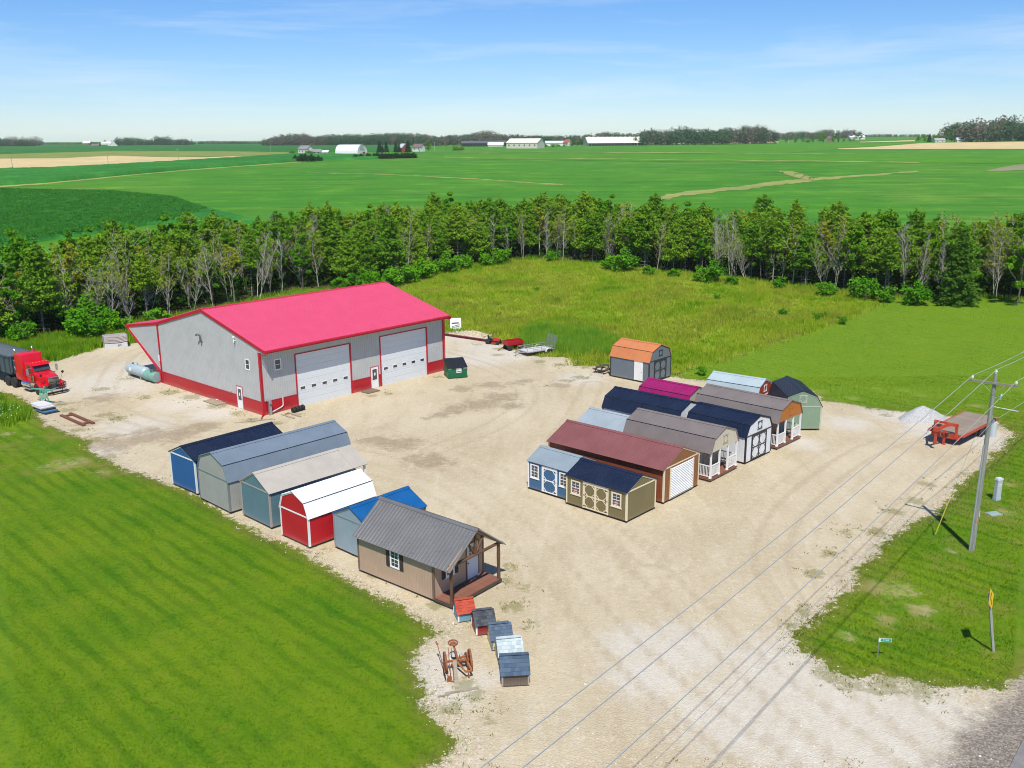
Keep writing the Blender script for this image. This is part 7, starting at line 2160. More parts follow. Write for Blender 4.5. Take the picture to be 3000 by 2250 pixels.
# named big ones at the right end
plant('spruce', 63.4, 133.0, 0, 1.0, 'spruce_tree', 'large spruce green to the ground at the right end of the wood', 'tree', 'trees of the wood', 0)
plant('spruce', 66.0, 137.5, 0, .85, 'spruce_tree', 'smaller spruce just right of the large one at the wood end', 'tree', 'trees of the wood', 1)
plant('broad', 71.8, 132.5, -1.2, 1.12, 'broadleaf_tree', 'broad low-branched tree at the right picture edge shading the grass', 'tree', 'trees of the wood', 1)
plant('broad', 75.5, 136.5, 0, 1.08, 'broadleaf_tree', 'tall broadleaf tree cut by the right picture edge', 'tree', 'trees of the wood', 0)
for i, (x, y, s) in enumerate(((-51.9, 113.0, 1.5), (-53.5, 117.0, 1.9), (-58.7, 111.0, 1.3), (-61, 112.5, 1.2), (-20.4, 152.3, 1.3), (-19, 154.8, 1.6), (-17.2, 158.0, 1.3), (-15.8, 162.0, 1.5), (-13.8, 167, 1.3),
                               (-11.6, 170.5, 1.5), (-8.7, 174.2, 1.4), (-1.8, 180.5, 1.6), (-4.6, 178.6, 1.3), (19.9, 170.5, 1.7), (17.7, 173, 1.2), (24.1, 164.8, 1.0), (32.8, 157, 1.5), (42.6, 149, 1.1), (52, 137.8, 1.7),
                               (57.9, 133.8, 1.4), (47.5, 141.1, 1.1), (35.9, 153.0, .9), (-27.4, 150.8, 1.2), (-24.3, 152.0, 1.4), (-22, 152.6, 1.5), (8, 183.5, 1.2), (28, 162, .9), (54.5, 135.5, 1.3), (-49, 116.5, 1.2), (-46.5, 122, 1.3))):
    plant('shrub', x, y, 0, s, 'shrub', 'leafy green shrub at the foot of the wood, %s' % zone(x), 'shrub', 'shrubs along the wood edge')
# bush left of the truck and young saplings in the meadow
plant('shrub', -50.6, 84.6, 0, 1.25, 'bush', 'rounded yellow-green bush at the left picture edge below the truck', 'bush', None, 1)
plant('shrub', -52.6, 84.0, 0, 1.2, 'bush', 'bush cut by the left picture edge behind the rounded bush', 'bush', None, 0)
for i, (x, y, s) in enumerate(((37.0, 126.5, .4), (41.5, 124.0, .38), (40.2, 122.3, .5), (42.6, 119.5, .5), (30.6, 139, .4), (7.6, 103.6, .45), (19.3, 93.2, .45), (4.0, 148, .4))):
    plant('shrub', x, y, 0, s, 'sapling', '%s green sapling growing in the %s' % (['young', 'small', 'leafy', 'low'][i % 4], 'meadow near the tall right-hand trees' if x > 24 else ('reeds or grass near the sheds' if y < 108 else 'middle of the meadow')), 'shrub', 'saplings in the meadow')

# ------------------------------------------------------------------ ground cover (nobody could count it)
def blade_material(name, colour, gain=1.25, trans=.3, attrs=True):
    m = bpy.data.materials.new(name); m.use_nodes = True
    t = m.node_tree; t.nodes.clear()
    out = t.nodes.new('ShaderNodeOutputMaterial')
    geo = N(t, 'ShaderNodeNewGeometry'); tint = attr(t, 'tint')
    c = colour(t, geo.outputs['Position'])
    c = mix_n(t, 1.0, c, mix_n(t, tint, (.72 * gain, .72 * gain, .7 * gain), (1.35 * gain, 1.3 * gain, 1.25 * gain)), 'MULTIPLY')
    d = t.nodes.new('ShaderNodeBsdfDiffuse'); tr = t.nodes.new('ShaderNodeBsdfTranslucent')
    t.links.new(c, d.inputs[0]); t.links.new(c, tr.inputs[0])
    mx = t.nodes.new('ShaderNodeMixShader'); mx.inputs[0].default_value = trans
    t.links.new(d.outputs[0], mx.inputs[1]); t.links.new(tr.outputs[0], mx.inputs[2]); t.links.new(mx.outputs[0], out.inputs[0])
    return m
def blades(name, x, y, hgt, wid, lean, per, mat, label, cat, z=None, spread=.05, tintv=None):
    """per triangles at each point"""
    n = len(x); k = n * per
    X_ = np.repeat(x, per) + rng.normal(size=k) * spread; Y_ = np.repeat(y, per) + rng.normal(size=k) * spread
    Z_ = np.repeat(look(gz, x, y) if z is None else z, per) - .015
    H_ = np.repeat(np.broadcast_to(hgt, n), per) * rng.uniform(.6, 1.25, k); a = rng.uniform(0, 6.28, k); b = rng.uniform(0, 6.28, k)
    w = np.broadcast_to(wid, n).repeat(per) * rng.uniform(.7, 1.3, k)
    L_ = lean * H_ * rng.uniform(.3, 1.3, k)
    p0 = np.stack([X_ - np.cos(a) * w, Y_ - np.sin(a) * w, Z_], 1); p1 = np.stack([X_ + np.cos(a) * w, Y_ + np.sin(a) * w, Z_], 1)
    p2 = np.stack([X_ + np.cos(b) * L_, Y_ + np.sin(b) * L_, Z_ + H_], 1)
    V = np.stack([p0, p1, p2], 1).reshape(-1, 3); F = np.arange(3 * k).reshape(-1, 3)
    tn = rng.uniform(0, 1, n).repeat(per) * .6 + rng.uniform(0, .4, k)
    o = np_obj(name, V, F, mat, {'tint': ('FACE', tn)})
    return tag(o, label, cat, kind='stuff')
def sample(x0, x1, y0, y1, n):
    # more points near the camera than far away
    u = rng.uniform(0, 1, n); y = y0 * (y1 / y0) ** u
    x = rng.uniform(x0, x1, n)
    k = np.abs(x) < .555 * y + 1.5
    return x[k], y[k]
LB = blade_material('lawn_blades', lawn_colour, 1.3, .35); MBl = blade_material('meadow_blades', meadow_colour, 1.35, .4)
def const_colour(a, b_):
    def f(t, pos): return mix_n(t, smooth_n(t, noise_n(t, pos, .5, 4, .6), .3, .7), a, b_)
    return f
RE = blade_material('reed_blades', const_colour((.120, .290, .025), (.230, .380, .032)), 1.25, .45)
WE = blade_material('weed_blades', const_colour((.110, .280, .012), (.240, .350, .020)), 1.25, .45)
DRY = blade_material('dry_tuft_blades', const_colour((.105, .135, .015), (.210, .180, .050)), 1.2)

x, y = sample(-42, 4, 27, 76, 260000)
k = (look(A_yard, x, y) < -.05 + rng.normal(size=len(x)) * .35)
k &= look(A_bare, x, y) < rng.uniform(.2, .9, len(x))
blades('lawn_grass', x[k], y[k], .075, .024, .9, 1, LB, 'short mown grass of the front lawn', 'grass', spread=.02)
x, y = sample(12, 48, 36, 92, 140000)
k = (look(A_yard, x, y) < -.05 + rng.normal(size=len(x)) * .4) & (look(A_bare, x, y) < rng.uniform(.2, .9, len(x)))
blades('verge_grass', x[k], y[k], .12, .026, .9, 1, LB, 'rough grass of the roadside verge and right lawn', 'grass', spread=.02)
x, y = sample(14, 85, 88, 150, 70000)
k = (look(A_yard, x, y) < 0) & (look(A_meadow, x, y) < .5) & (look(A_wood, x, y) < 1)
blades('far_lawn_grass', x[k], y[k], .10, .03, .8, 1, LB, 'mown grass between the sheds and the wood', 'grass', spread=.02)
x, y = sample(-30, 60, 92, 192, 120000)
sd_ = look(A_meadow, x, y); k = (sd_ > -.3 + rng.normal(size=len(x)) * .5)
tall = .28 + .40 * vnoise(x, y, 6, 9) ** 1.5 + .25 * (vnoise(x, y, 2.2, 12) > .72)
blades('meadow_grass', x[k], y[k], tall[k], .035, .55, 4, MBl, 'tall uncut yellow-green meadow grass', 'grass', spread=.10)
# reeds beside the trailers
REEDS = [(.6, 107.5), (2.7, 119.0), (8.7, 116.4), (13.2, 107.6), (11.3, 101.6), (6.0, 102.6), (4.4, 104.4)]
x, y = sample(0, 14, 100, 122, 9000); k = poly_sd(x, y, REEDS) > rng.normal(size=len(x)) * .4
blades('reeds', x[k], y[k], 1.15 * (.6 + .6 * vnoise(x[k], y[k], 2.5, 4)), .035, .28, 4, RE, 'tall bright green reeds behind the utility trailer', 'reeds', spread=.12)
# tall weeds along the wood at left, and by the truck
LWEED = [(-58.5, 98.8), (-54.7, 99.0), (-50.6, 102.2), (-48.6, 108.8), (-47.6, 109.2), (-44.2, 112.2), (-41.2, 116), (-36, 124), (-40, 134), (-47, 125), (-52, 117.5), (-58, 113), (-66, 106)]
x, y = sample(-68, -34, 97, 136, 40000); k = poly_sd(x, y, LWEED) > -.2 + rng.normal(size=len(x)) * .35
blades('tall_weeds', x[k], y[k], .95 * (.5 + .7 * vnoise(x[k], y[k], 2.0, 6)), .045, .45, 4, WE, 'tall green weeds between the gravel and the wood', 'weeds', spread=.14)
TWEED = [(-60, 92), (-55, 90.8), (-50.5, 87.6), (-46.5, 83.6), (-43.8, 81.6), (-42.4, 78.9), (-43.5, 76.2), (-47, 74.6), (-60, 76)]
x, y = sample(-62, -40, 72, 94, 20000); k = poly_sd(x, y, TWEED) > rng.normal(size=len(x)) * .4
blades('tall_weeds', x[k], y[k], .75 * (.4 + .8 * vnoise(x[k], y[k], 1.6, 7)), .04, .5, 4, WE, 'tall weeds around the bush below the truck', 'weeds', spread=.13)
# undergrowth where the meadow meets the trees
x, y = sample(-48, 85, 110, 196, 60000); k = (np.abs(look(A_wood, x, y) - .2) < .9 + rng.normal(size=len(x)) * .4)
blades('undergrowth', x[k], y[k], .8 * (.4 + .8 * vnoise(x[k], y[k], 3, 8)), .05, .5, 4, WE, 'green undergrowth along the foot of the wood', 'weeds', spread=.15)
# brush added to block the bright gaps, shade painted into its leaf colour
x, y = sample(-75, 90, 104, 222, 60000); sdw = poly_sd(x, y, FOREST); fdw = line_d(x, y, FOREST_FRONT)
k = (sdw > .2) & (fdw > 3.0) & (np.abs(x) < .56 * y + 3)
x, y = x[k][:26000], y[k][:26000]
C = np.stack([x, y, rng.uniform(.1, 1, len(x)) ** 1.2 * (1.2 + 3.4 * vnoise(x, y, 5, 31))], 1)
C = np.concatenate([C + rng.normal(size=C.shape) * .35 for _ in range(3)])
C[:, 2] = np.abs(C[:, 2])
V, F = leaf_quads(C, .42, .5, 1.3); o = np_obj('added_understorey', V, F, LF_PAINTED_SHADE, {'tint': ('FACE', np.clip(vnoise(C[:, 0], C[:, 1], 2, 5) * .7 + rng.uniform(-.1, .3, len(C)), 0, 1))})
tag(o, 'added brush and saplings under the trees of the wood, leaves darkened for shade', 'brush', kind='stuff')
# sparse weeds in the gravel
x, y = sample(-48, 42, 30, 110, 90000)
wv = look(A_weeds, x, y); yd = look(A_yard, x, y)
k = ((yd > -.3) & ((rng.uniform(0, 1, len(x)) < np.maximum(wv ** 1.5 * .65, np.exp(-np.maximum(yd, 0) / .55) * .35))) & (vnoise(x, y, .8, 15) > .45))
blades('gravel_weeds', x[k], y[k], .10, .03, 1.0, 4, DRY, 'sparse weeds growing through the gravel', 'weeds', spread=.07)
# loose stones
x, y = sample(-45, 42, 30, 105, 90000)
yd = look(A_yard, x, y); wh = look(A_white, x, y)
k = (yd > -.5) & (rng.uniform(0, 1, len(x)) < (np.exp(-np.maximum(yd, 0) / .7) * .34 + wh * .05 + .008))
x, y = x[k], y[k]; n = len(x)
oct_v = np.array([[1, 0, 0], [0, 1, 0], [-1, 0, 0], [0, -1, 0], [0, 0, 1.]])
oct_f = np.array([[0, 1, 4], [1, 2, 4], [2, 3, 4], [3, 0, 4]])
sz = rng.uniform(.015, .045, n) * (1 + .6 * (rng.uniform(0, 1, n) > .93)); an = rng.uniform(0, 6.28, n)
V = oct_v[None] * sz[:, None, None] * rng.uniform(.6, 1.4, (n, 5, 1)) * np.array([1, 1, .8])
c, s = np.cos(an)[:, None], np.sin(an)[:, None]
V = np.stack([V[..., 0] * c - V[..., 1] * s + x[:, None], V[..., 0] * s + V[..., 1] * c + y[:, None], V[..., 2] + look(gz, x, y)[:, None]], 2).reshape(-1, 3)
F = (oct_f[None] + (np.arange(n) * 5)[:, None, None]).reshape(-1, 3)
o = np_obj('gravel_stones', V, F, paint('limestone_chip', (.60, .55, .44), .9, .35, scale=9)); tag(o, 'loose limestone chips over the gravel yard', 'stones', kind='stuff')
# clover heads in the right-hand lawn and daisies in the weeds
def dots(name, x, y, z, r, mat, label):
    n = len(x); V = oct_v[None] * r; V = np.stack([V[..., 0] + x[:, None], V[..., 1] + y[:, None], V[..., 2] + z[:, None]], 2).reshape(-1, 3)
    F = (oct_f[None] + (np.arange(n) * 5)[:, None, None]).reshape(-1, 3)
    tag(np_obj(name, V, F, mat), label, 'flowers', kind='stuff')
x, y = sample(16, 85, 80, 132, 2600); k = (look(A_yard, x, y) < -1) & (look(A_meadow, x, y) < 0) & (vnoise(x, y, 7, 21) > .55)
dots('clover_flowers', x[k], y[k], look(gz, x[k], y[k]) + .08, .032, paint('clover_white', (.50, .54, .42), .8), 'white clover heads in the mown grass')
x, y = sample(-58, -42, 74, 90, 900); k = poly_sd(x, y, TWEED) > .3
dots('daisy_flowers', x[k], y[k], look(gz, x[k], y[k]) + .55, .04, WHITE, 'white daisies among the weeds by the truck')
# corn: leaves above the nearest field
up, lo = STRIPS['corn_front']; CP_ = list(lo) + list(up)[::-1]
n = 150000; u = rng.uniform(0, 1, n); y = 185 * (405 / 185) ** u; x = rng.uniform(-240, -95, n); k = poly_sd(x, y, CP_) > .5; x, y = x[k], y[k]
row = np.round((x * .55 + y * .83) / .76) * .76 - (x * .55 + y * .83); x = x + row * .55; y = y + row * .83
CL_ = blade_material('corn_leaf', const_colour((.026, .145, .016), (.075, .255, .032)), 1.2, .4)
blades('corn_leaves', x, y, .75, .13, .8, 2, CL_, 'rows of dark green corn leaves', 'corn', z=zt(x, y) + 1.25, spread=.22)

# ------------------------------------------------------------------ far farms, woods and hedges
def far_wood(name, label, x0, x1, d, h, depth, brown=.5, seed=0, taper=.25):
    rg = np.random.default_rng(seed); n = int(abs(x1 - x0) / 5.0 * (depth / 14))
    n = max(20, min(int(n * 1.5), 600))
    x = rg.uniform(x0, x1, n); y = d + rg.uniform(0, depth, n); z = zt(x, y)
    hh = h * (.62 + .5 * vnoise(x, y * 0 + seed, abs(x1 - x0) / 9, seed)) * rg.uniform(.82, 1.12, n)
    e = np.minimum(np.abs(x - x0), np.abs(x1 - x)) / abs(x1 - x0); hh *= (1 - taper) + taper * np.clip(e / .08, 0, 1)
    m = 95; C = np.repeat(np.stack([x, y, z + hh * .50], 1), m, 0) + ball(n * m, rg) * np.repeat(np.stack([hh * .27, hh * .27, hh * .50], 1), m, 0)
    V, F = leaf_quads(C, h * .075, .3, 1.1, rg)
    tone = np.repeat((vnoise(x, y, 38, seed + 2) + rg.normal(size=n) * .15 < brown).astype(float), m) * .85 + rg.uniform(0, .15, n * m)
    o = np_obj(name, V, F, FARW, {'tint': ('FACE', tone)})
    return tag(o, label, 'wood', kind='stuff')
FARW = bpy.data.materials.new('far_wood_leaves'); FARW.use_nodes = True
t_ = FARW.node_tree; b_ = t_.nodes['Principled BSDF']; b_.inputs['Roughness'].default_value = 1; b_.inputs['Specular IOR Level'].default_value = 0
t_.links.new(mix_n(t_, attr(t_, 'tint'), (.045, .105, .045), (.150, .130, .100)), b_.inputs['Base Color'])
def pxx(p, d): return (p - 1500) / 2764.3 * .967 * d
for (nm, lb, a, b, d, h, dep, br, sd) in (
        ('far_wood', 'distant wood on the horizon at the left edge', -70, 88, 1900, 21, 60, .5, 1), ('far_wood', 'low distant wood behind the left far farm', 330, 545, 1950, 18, 60, .15, 2),
        ('far_wood', 'low tree line on the horizon left of centre', 540, 790, 2300, 10, 60, .3, 3), ('far_wood', 'long distant brownish wood behind the white barns', 770, 1290, 1620, 22, 90, .5, 4),
        ('far_wood', 'long distant wood behind the dairy sheds', 1270, 1900, 1640, 23, 90, .45, 5), ('far_wood', 'taller brown and green wood right of centre', 1865, 2285, 1450, 26, 70, .45, 6),
        ('far_wood', 'faint wood behind the right-hand farm trees', 2285, 2530, 1900, 18, 60, .6, 7), ('far_wood', 'green wood beside the big brown wood at right', 2790, 2890, 1330, 24, 50, .1, 8),
        ('far_wood', 'big brown wood at the right horizon', 2868, 3090, 1150, 27, 60, .55, 9), ('far_wood', 'faint tree line at the far right horizon', 2520, 2760, 2600, 9, 60, .3, 10), ('far_wood', 'faint tree line on the left horizon', -60, 340, 2900, 9, 60, .3, 11)):
    far_wood(nm, lb, pxx(a, d), pxx(b, d), d, h, dep, br, sd)

FT = {'d': 'broad', 'c': 'dark', 'w': 'yellow', 's': 'shrub'}
FTN = {'d': ('broadleaf_tree', 'round dark green tree'), 'c': ('spruce_tree', 'dark pointed spruce'), 'w': ('willow_tree', 'pale yellow-green willow'), 's': ('round_bush', 'small round bush')}
def farzone(x, y):
    if x < -600: return 'at the far farm on the left horizon'
    if x < -170: return 'beside the grey far house'
    if x < -92: return 'in the spruce row by the red far barn'
    if x < -40: return 'right of the far white house'
    if x < 70: return 'in front of the long white shed'
    if x < 200: return 'before the big pale freestall barn'
    if x < 520: return 'around the far right brick farmhouse'
    return 'around the farm below the big brown wood'
for (x, y, h, k) in FAR_TREES:
    base = {'d': 12.4, 'c': 10.5, 'w': 11.5, 's': 2.2}[k]
    o = plant(FT[k], x, y, float(zt(x, y)) - (.0 if k != 'd' else .25 * h), h / base * (1.25 if k == 'd' else 1), FTN[k][0], FTN[k][1] + ' ' + farzone(x, y), 'tree' if k != 's' else 'bush', 'far farm trees')
    o.scale = (o.scale[0] * (1.45 if k == 'd' else 1.2), o.scale[1] * (1.45 if k == 'd' else 1.2), o.scale[2])
DKS = [shrub_m(71, 1.5, 2.2, 900, LF_DARK, .3), shrub_m(72, 1.7, 2.2, 900, LF_DARK, .3)]
PROTO['darkshrub'] = DKS
for i, (x, y, s) in enumerate(((-159.1, 720, 2.0), (-154, 712, 2.4), (-149, 706, 2.6), (-145, 709, 2.4), (-142.5, 722, 1.8), (-122, 761, 1.8), (-118.5, 768, 1.9), (-114, 777, 2.0))):
    plant('darkshrub', x, y, float(zt(x, y)) - .3, s, 'dark_bush', 'dark rounded bush at the corn edge, %s' % ('left clump before the grey house' if x < -140 else 'small pair before the arched barn'), 'bush', 'dark field bushes')
HEDGE = [(-108.6, 775.9), (-102.6, 765.6), (-95.6, 764.1), (-89.8, 771.8), (-82.9, 770.3), (-77.7, 778.4)]
for i in range(14):
    u = i / 13 * 5; k = min(int(u), 4); x = HEDGE[k][0] + (HEDGE[k + 1][0] - HEDGE[k][0]) * (u - k); y = HEDGE[k][1] + (HEDGE[k + 1][1] - HEDGE[k][1]) * (u - k)
    plant('darkshrub', x, y, float(zt(x, y)) - .3, 2.0, 'dark_bush', 'bush in the long dark hedge right of the arched barn', 'bush', 'long dark hedge')

def far_house(name, label, x, y, rz, L, W, eave, ridge, wall, roof, windows=0, wsz=(1.2, 1.3), door=False, over=.5, cat='building', openfront=False):
    t = thing(name, label, cat, (x, y, float(zt(x, y)) - .2), R(rz))
    h = W / 2; mb = MB()
    for s in (-1, 1): mb.poly([(s * L / 2, -h, 0), (s * L / 2, h, 0), (s * L / 2, h, eave), (s * L / 2, 0, ridge), (s * L / 2, -h, eave)])
    for s in ((1,) if openfront else (-1, 1)): mb.poly([(-L / 2, s * h, 0), (L / 2, s * h, 0), (L / 2, s * h, eave), (-L / 2, s * h, eave)])
    mb.build('wall', wall, t)
    sl = (ridge - eave) / h
    for s in (-1, 1):
        mb = MB().hexa([(-L / 2 - over, s * (h + over), eave - sl * over), (L / 2 + over, s * (h + over), eave - sl * over), (L / 2 + over, 0, ridge), (-L / 2 - over, 0, ridge),
                        (-L / 2 - over, s * (h + over), eave - sl * over + .25), (L / 2 + over, s * (h + over), eave - sl * over + .25), (L / 2 + over, 0, ridge + .25), (-L / 2 - over, 0, ridge + .25)])
        mb.build('roof', roof, t)
    f = Face((0, -h, 0), (1, 0, 0), (0, -1, 0))
    for i in range(windows):
        u = -L / 2 + L * (i + .5) / windows
        mb = MB(); f.box(mb, u - wsz[0] / 2, u + wsz[0] / 2, eave * .42, eave * .42 + wsz[1], .01, .12); mb.build('window', GLASS, t)
    if openfront:
        for i in range(int(L / 5) + 1): MB().box(-L / 2 + i * 5, -L / 2 + i * 5 + .4, -h, -h + .4, 0, eave).build('post', roof, t)
    if door:
        mb = MB(); f.box(mb, L * .3, L * .3 + 1.2, 0, 2.2, .01, .1); mb.build('door', paint('far_door', (.3, .25, .2)), t)
        g = Face((-L / 2, 0, 0), (0, 1, 0), (-1, 0, 0)); mb = MB(); g.box(mb, -.7, .7, eave * .45, eave * .45 + 1.5, .01, .1); mb.build('window', GLASS, t)
    return t
FW = paint('far_white_wall', (.66, .65, .60), .7, .05); FR = paint('far_grey_roof', (.22, .21, .21), .8, .1); FCR = paint('far_cream_roof', (.66, .63, .53), .7, .05); FRD = paint('far_red_wall', (.30, .05, .035), .7, .1); FRR = paint('far_red_roof', (.42, .09, .06), .7, .1)
FBR = paint('far_brown_roof', (.16, .11, .10), .8, .1); FCW = paint('far_cream_wall', (.58, .53, .44), .7, .05); FDK = paint('far_dark_roof', (.085, .085, .10), .8, .1); FSR = paint('far_silver_roof', (.52, .56, .58), .6, .05)
# arched white barn
qb = thing('arched_barn', 'white arched-roof far barn with trussed gable window', 'barn', (-144.5, 882, float(zt(-144.5, 882)) - .2), R(-28))
k = 14; QL, QW, QH = 25, 14.5, 9.6
prof_q = [(-QW / 2 * math.cos(math.pi * i / k), 2.2 + (QH - 2.2) * math.sin(math.pi * i / k) ** .85) for i in range(k + 1)]
mb = MB()
for (a, b) in zip(prof_q[:-1], prof_q[1:]): mb.poly([(-QL / 2, a[0], a[1]), (QL / 2, a[0], a[1]), (QL / 2, b[0], b[1]), (-QL / 2, b[0], b[1])])
mb.build('roof', paint('far_white_roof', (.76, .76, .75), .6, .04), qb, smooth=True)
mb = MB()
for s in (-1, 1): mb.poly([(s * (QL / 2 - .3), -QW / 2, 0)] + [(s * (QL / 2 - .3), a[0] * .99, a[1] - .1) for a in prof_q] + [(s * (QL / 2 - .3), QW / 2, 0)])
for s in (-1, 1): mb.poly([(-QL / 2, s * (QW / 2 - .1), 0), (QL / 2, s * (QW / 2 - .1), 0), (QL / 2, s * (QW / 2 - .1), 2.2), (-QL / 2, s * (QW / 2 - .1), 2.2)])
mb.build('wall', FW, qb)
f = Face((QL / 2 - .3, 0, 0), (0, 1, 0), (1, 0, 0))
mb = MB(); mb.ext([f.p(-3.8, 4.6, .02), f.p(3.8, 4.6, .02), f.p(3.0, 7.4, .02), f.p(0, 8.6, .02), f.p(-3.0, 7.4, .02)], f.n * .1); mb.build('gable_window', paint('far_dull_panel', (.25, .27, .27)), qb)
mb = MB()
for u in (-3, -1.5, 0, 1.5, 3): f.box(mb, u - .12, u + .12, 4.6, 8.0, .13, .2)
for z in (5.6, 6.8): f.box(mb, -3.3, 3.3, z - .1, z + .1, .13, .2)
mb.build('gable_mullion', WHITE, qb)
mb = MB(); f.box(mb, .5, 4.5, 0, 3.2, .02, .12); mb.build('barn_door', FRD, qb)
f2 = Face((0, -QW / 2 + .1, 0), (1, 0, 0), (0, -1, 0))
for i in range(6): mb = MB(); f2.box(mb, -11.5 + i * 4, -8.6 + i * 4, .4, 1.7, .02, .1); mb.build('window', paint('far_pane', (.38, .38, .36)), qb)
far_house('farmhouse', 'grey-roofed white far farmhouse left of the arched barn', -197, 936, -38, 13, 8.5, 5.2, 8.2, FW, FR, 3, door=True)
far_house('farm_annex', 'low grey-roofed annex beside the far farmhouse', -185.5, 930, -20, 12, 7, 2.6, 4.8, FW, FR, 3)
far_house('garage', 'tiny white far garage right of the farmhouse annex', -176.5, 928, -10, 6, 5, 2.3, 3.8, FW, FW, 0)
far_house('red_barn', 'small red far barn with pale roof between spruces', -111, 1008, -60, 10, 7, 5.0, 8.6, FRD, FSR, 1)
far_house('farmhouse', 'white far house with brown roof right of the red barn', -98, 1040, -30, 11, 8, 4.6, 8.0, FW, FBR, 2, door=True)
far_house('dairy_shed', 'long low far dairy shed with dark roof and open side', -40, 1478, -2, 68, 16, 5.0, 8.2, FCW, FDK, 0, openfront=True)
far_house('hoop_shed', 'small white far hoop shed before the dark dairy shed', -22, 1458, -4, 23, 9, 2.6, 6.0, FW, FW, 0)
far_house('machine_shed', 'large cream-roofed white far shed at picture centre', 19, 1225, -24, 42, 24, 7.0, 12.0, FCW, FCR, 6, (1.6, 2.0))
far_house('pole_shed', 'pale silver-roofed far shed right of the large cream shed', 68, 1475, 0, 30, 12, 4.5, 7.5, FW, FSR, 0)
far_house('farmhouse', 'far house with bright red roof and cream gable', 85, 1442, -60, 12, 9, 5.4, 9.6, FCW, FRR, 2)
fs = far_house('freestall_barn', 'very long cream-roofed far freestall barn on the rise', 154, 1462, 8, 84, 34, 4.2, 12.6, FCW, FCR, 0, openfront=True)
for i in range(12): MB().box(-38 + i * 7, -36.4 + i * 7, -1.2, 1.2, 12.7, 14.2).build('roof_vent', FCR, fs)
far_house('red_barn', 'white-roofed red far barn on the left horizon', -1259, 2900, -10, 24, 12, 5, 11, FRD, FW, 0)
far_house('dairy_shed', 'long white far sheds on the left horizon', -984, 2398, -4, 42, 14, 5, 9, FW, FW, 0)
far_house('farm_shed', 'low red far shed in the corn at left', -777, 1826, -5, 14, 8, 3, 6, FRD, FBR, 0)
far_house('farmhouse', 'white A-roofed far building in the corn at left', -735, 1800, -60, 13, 15, 3, 11, FW, FW, 0)
far_house('farmhouse', 'tiny white far house in front of the low left wood', -864, 2520, -10, 15, 9, 5, 9, FW, FR, 0)
far_house('farmhouse', 'tiny red far house beside the low left wood', -832, 2490, -10, 13, 9, 4, 8, FRD, FSR, 0)
far_house('farmhouse', 'tiny white far house on the horizon left of the long wood', -832, 2300, -30, 16, 10, 6, 14, FW, FW, 0)
far_house('brick_house', 'far brick farmhouse between dark trees at right', 483, 1470, -40, 8, 7, 5.5, 8.5, paint('far_brick', (.34, .19, .14), .8, .1), FBR, 2)
far_house('farmhouse', 'grey-roofed far house among trees below the brown wood', 531, 1206, -5, 12, 8, 2.6, 5.0, FW, paint('far_taupe_roof', (.34, .31, .29), .8), 2)
far_house('farmhouse', 'white far house half hidden by trees below the brown wood', 551, 1190, -8, 12, 8, 3.0, 5.2, FW, FSR, 2)
far_house('white_shed', 'long white far shed on the right horizon', 600, 1690, 0, 26, 12, 4, 7, FW, FW, 0)
so = thing('silo', 'white far silo with domed cap by the low left wood', 'silo', (-973, 2600, float(zt(-973, 2600))))
smooth_by_angle(MB().lathe([(0, 5.2), (11, 5.2), (13, 4.2), (14.5, 2), (15, .1)], (0, 0, 0), (0, 0, 1), 16).build('shell', FW, so))
so = thing('silo', 'dark far silo on the right horizon', 'silo', (590, 1690, float(zt(590, 1690))))
smooth_by_angle(MB().lathe([(0, 3.2), (14, 3.2), (15.5, 2), (16, .1)], (0, 0, 0), (0, 0, 1), 14).build('shell', FDK, so))
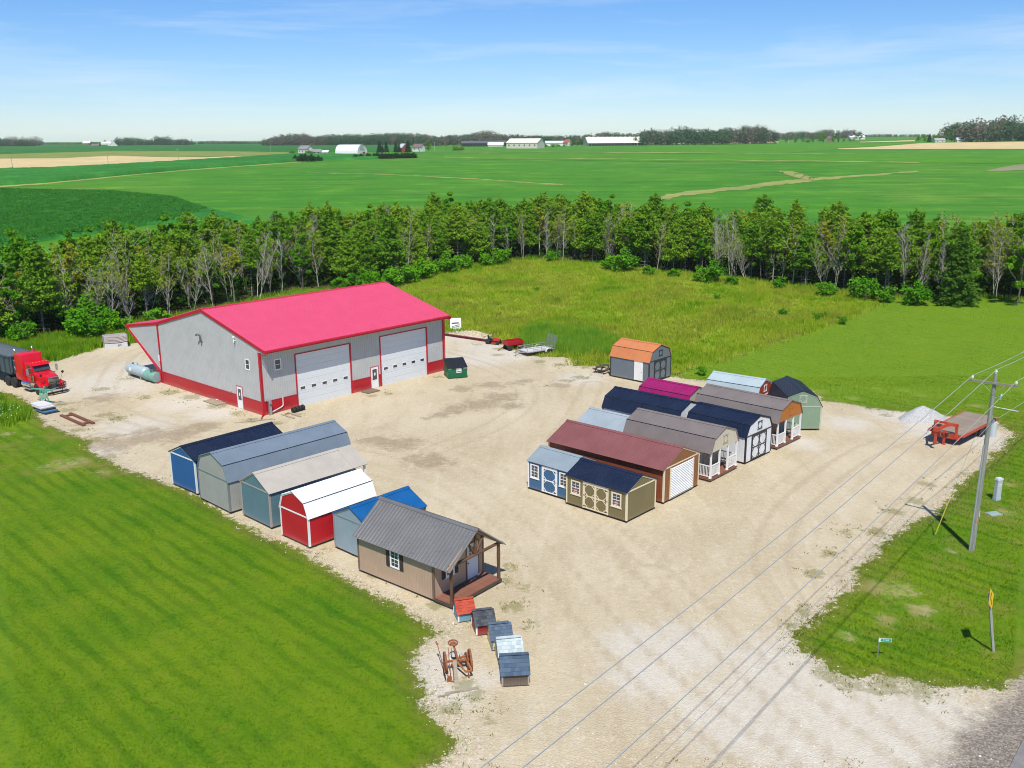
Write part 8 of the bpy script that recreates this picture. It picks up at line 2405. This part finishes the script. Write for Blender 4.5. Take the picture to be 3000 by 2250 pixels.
for i, (x, y) in enumerate(((-300.1, 583.6), (-264.2, 636.6), (-247.2, 721.9), (-22.2, 1116.8), (424.4, 1485.7), (494.8, 1423.3), (555.3, 1234.7), (-85.6, 1095.0), (-260, 1053.8), (-818.5, 1790.7))):
    t = thing('far_pole', ['far utility pole in the left wheat edge, leftmost', 'far utility pole in the wheat, second from left', 'far utility pole in the wheat, third from left', 'pale far pole before the large cream shed', 'pale far pole left of the right farm trees', 'pale far pole right of the brick farmhouse', 'pale far pole at the farm below the brown wood', 'pale far pole right of the far white house', 'thin far pole left of the grey farmhouse', 'thin far pole on the left horizon'][i], 'pole', (x, y, float(zt(x, y))), R(20), 'far utility poles')
    MB().cyl((0, 0, 0), (0, 0, 9.5), .16, .11, 8).build('shaft', FSR if i > 2 and i < 8 else POLEW, t); MB().box(-1.1, 1.1, -.06, .06, 8.9, 9.05).build('crossarm', POLEW, t)
t = thing('far_pole', 'grey post standing in the field at the right picture edge', 'pole', (296, 553, float(zt(296, 553))), 0)
MB().cyl((0, 0, 0), (0, 0, 5.0), .42, .40, 12).build('shaft', TRF, t); MB().cyl((0, 0, 5.0), (0, 0, 5.3), .5, .5, 12).build('cap', TRF, t)

# ------------------------------------------------------------------ summer haze over the whole landscape
hz = MB().box(-9500, 9500, -400, 12500, -2, 62)
hzm = bpy.data.materials.new('summer_haze'); hzm.use_nodes = True
hn = hzm.node_tree; hn.nodes.clear()
ho = hn.nodes.new('ShaderNodeOutputMaterial'); hv = hn.nodes.new('ShaderNodeVolumePrincipled')
hv.inputs['Color'].default_value = (.90, .96, 1.0, 1); hv.inputs['Density'].default_value = .00005; hv.inputs['Anisotropy'].default_value = -.1
hn.links.new(hv.outputs[0], ho.inputs['Volume'])
ho_ = hz.build('haze', hzm); tag(ho_, kind='stuff')

# ------------------------------------------------------------------ labels: look-alikes are told apart by their place from the left
ORD = ['first', 'second', 'third', 'fourth', 'fifth', 'sixth', 'seventh', 'eighth', 'ninth', 'tenth', 'eleventh', 'twelfth', 'thirteenth', 'fourteenth', 'fifteenth', 'sixteenth', 'seventeenth', 'eighteenth', 'nineteenth', 'twentieth']
TENS = ['', '', 'twenty', 'thirty', 'forty', 'fifty']
def ordinal(i):
    return ORD[i] if i < 20 else (TENS[(i + 1) // 10] + '-' + ORD[(i + 1) % 10 - 1] if (i + 1) % 10 else ['thirtieth', 'fortieth', 'fiftieth', 'sixtieth'][(i + 1) // 10 - 3])
same = {}
for o in SC.objects:
    if o.parent is None and 'label' in o and o.get('kind') not in ('structure', 'stuff'):
        same.setdefault(o['label'], []).append(o)
for lb, os_ in same.items():
    if len(os_) < 2: continue
    os_.sort(key=lambda o: o.location.x / max(1.0, o.location.y))
    for i, o in enumerate(os_): o['label'] = '%s from left: %s' % (ordinal(i), lb)
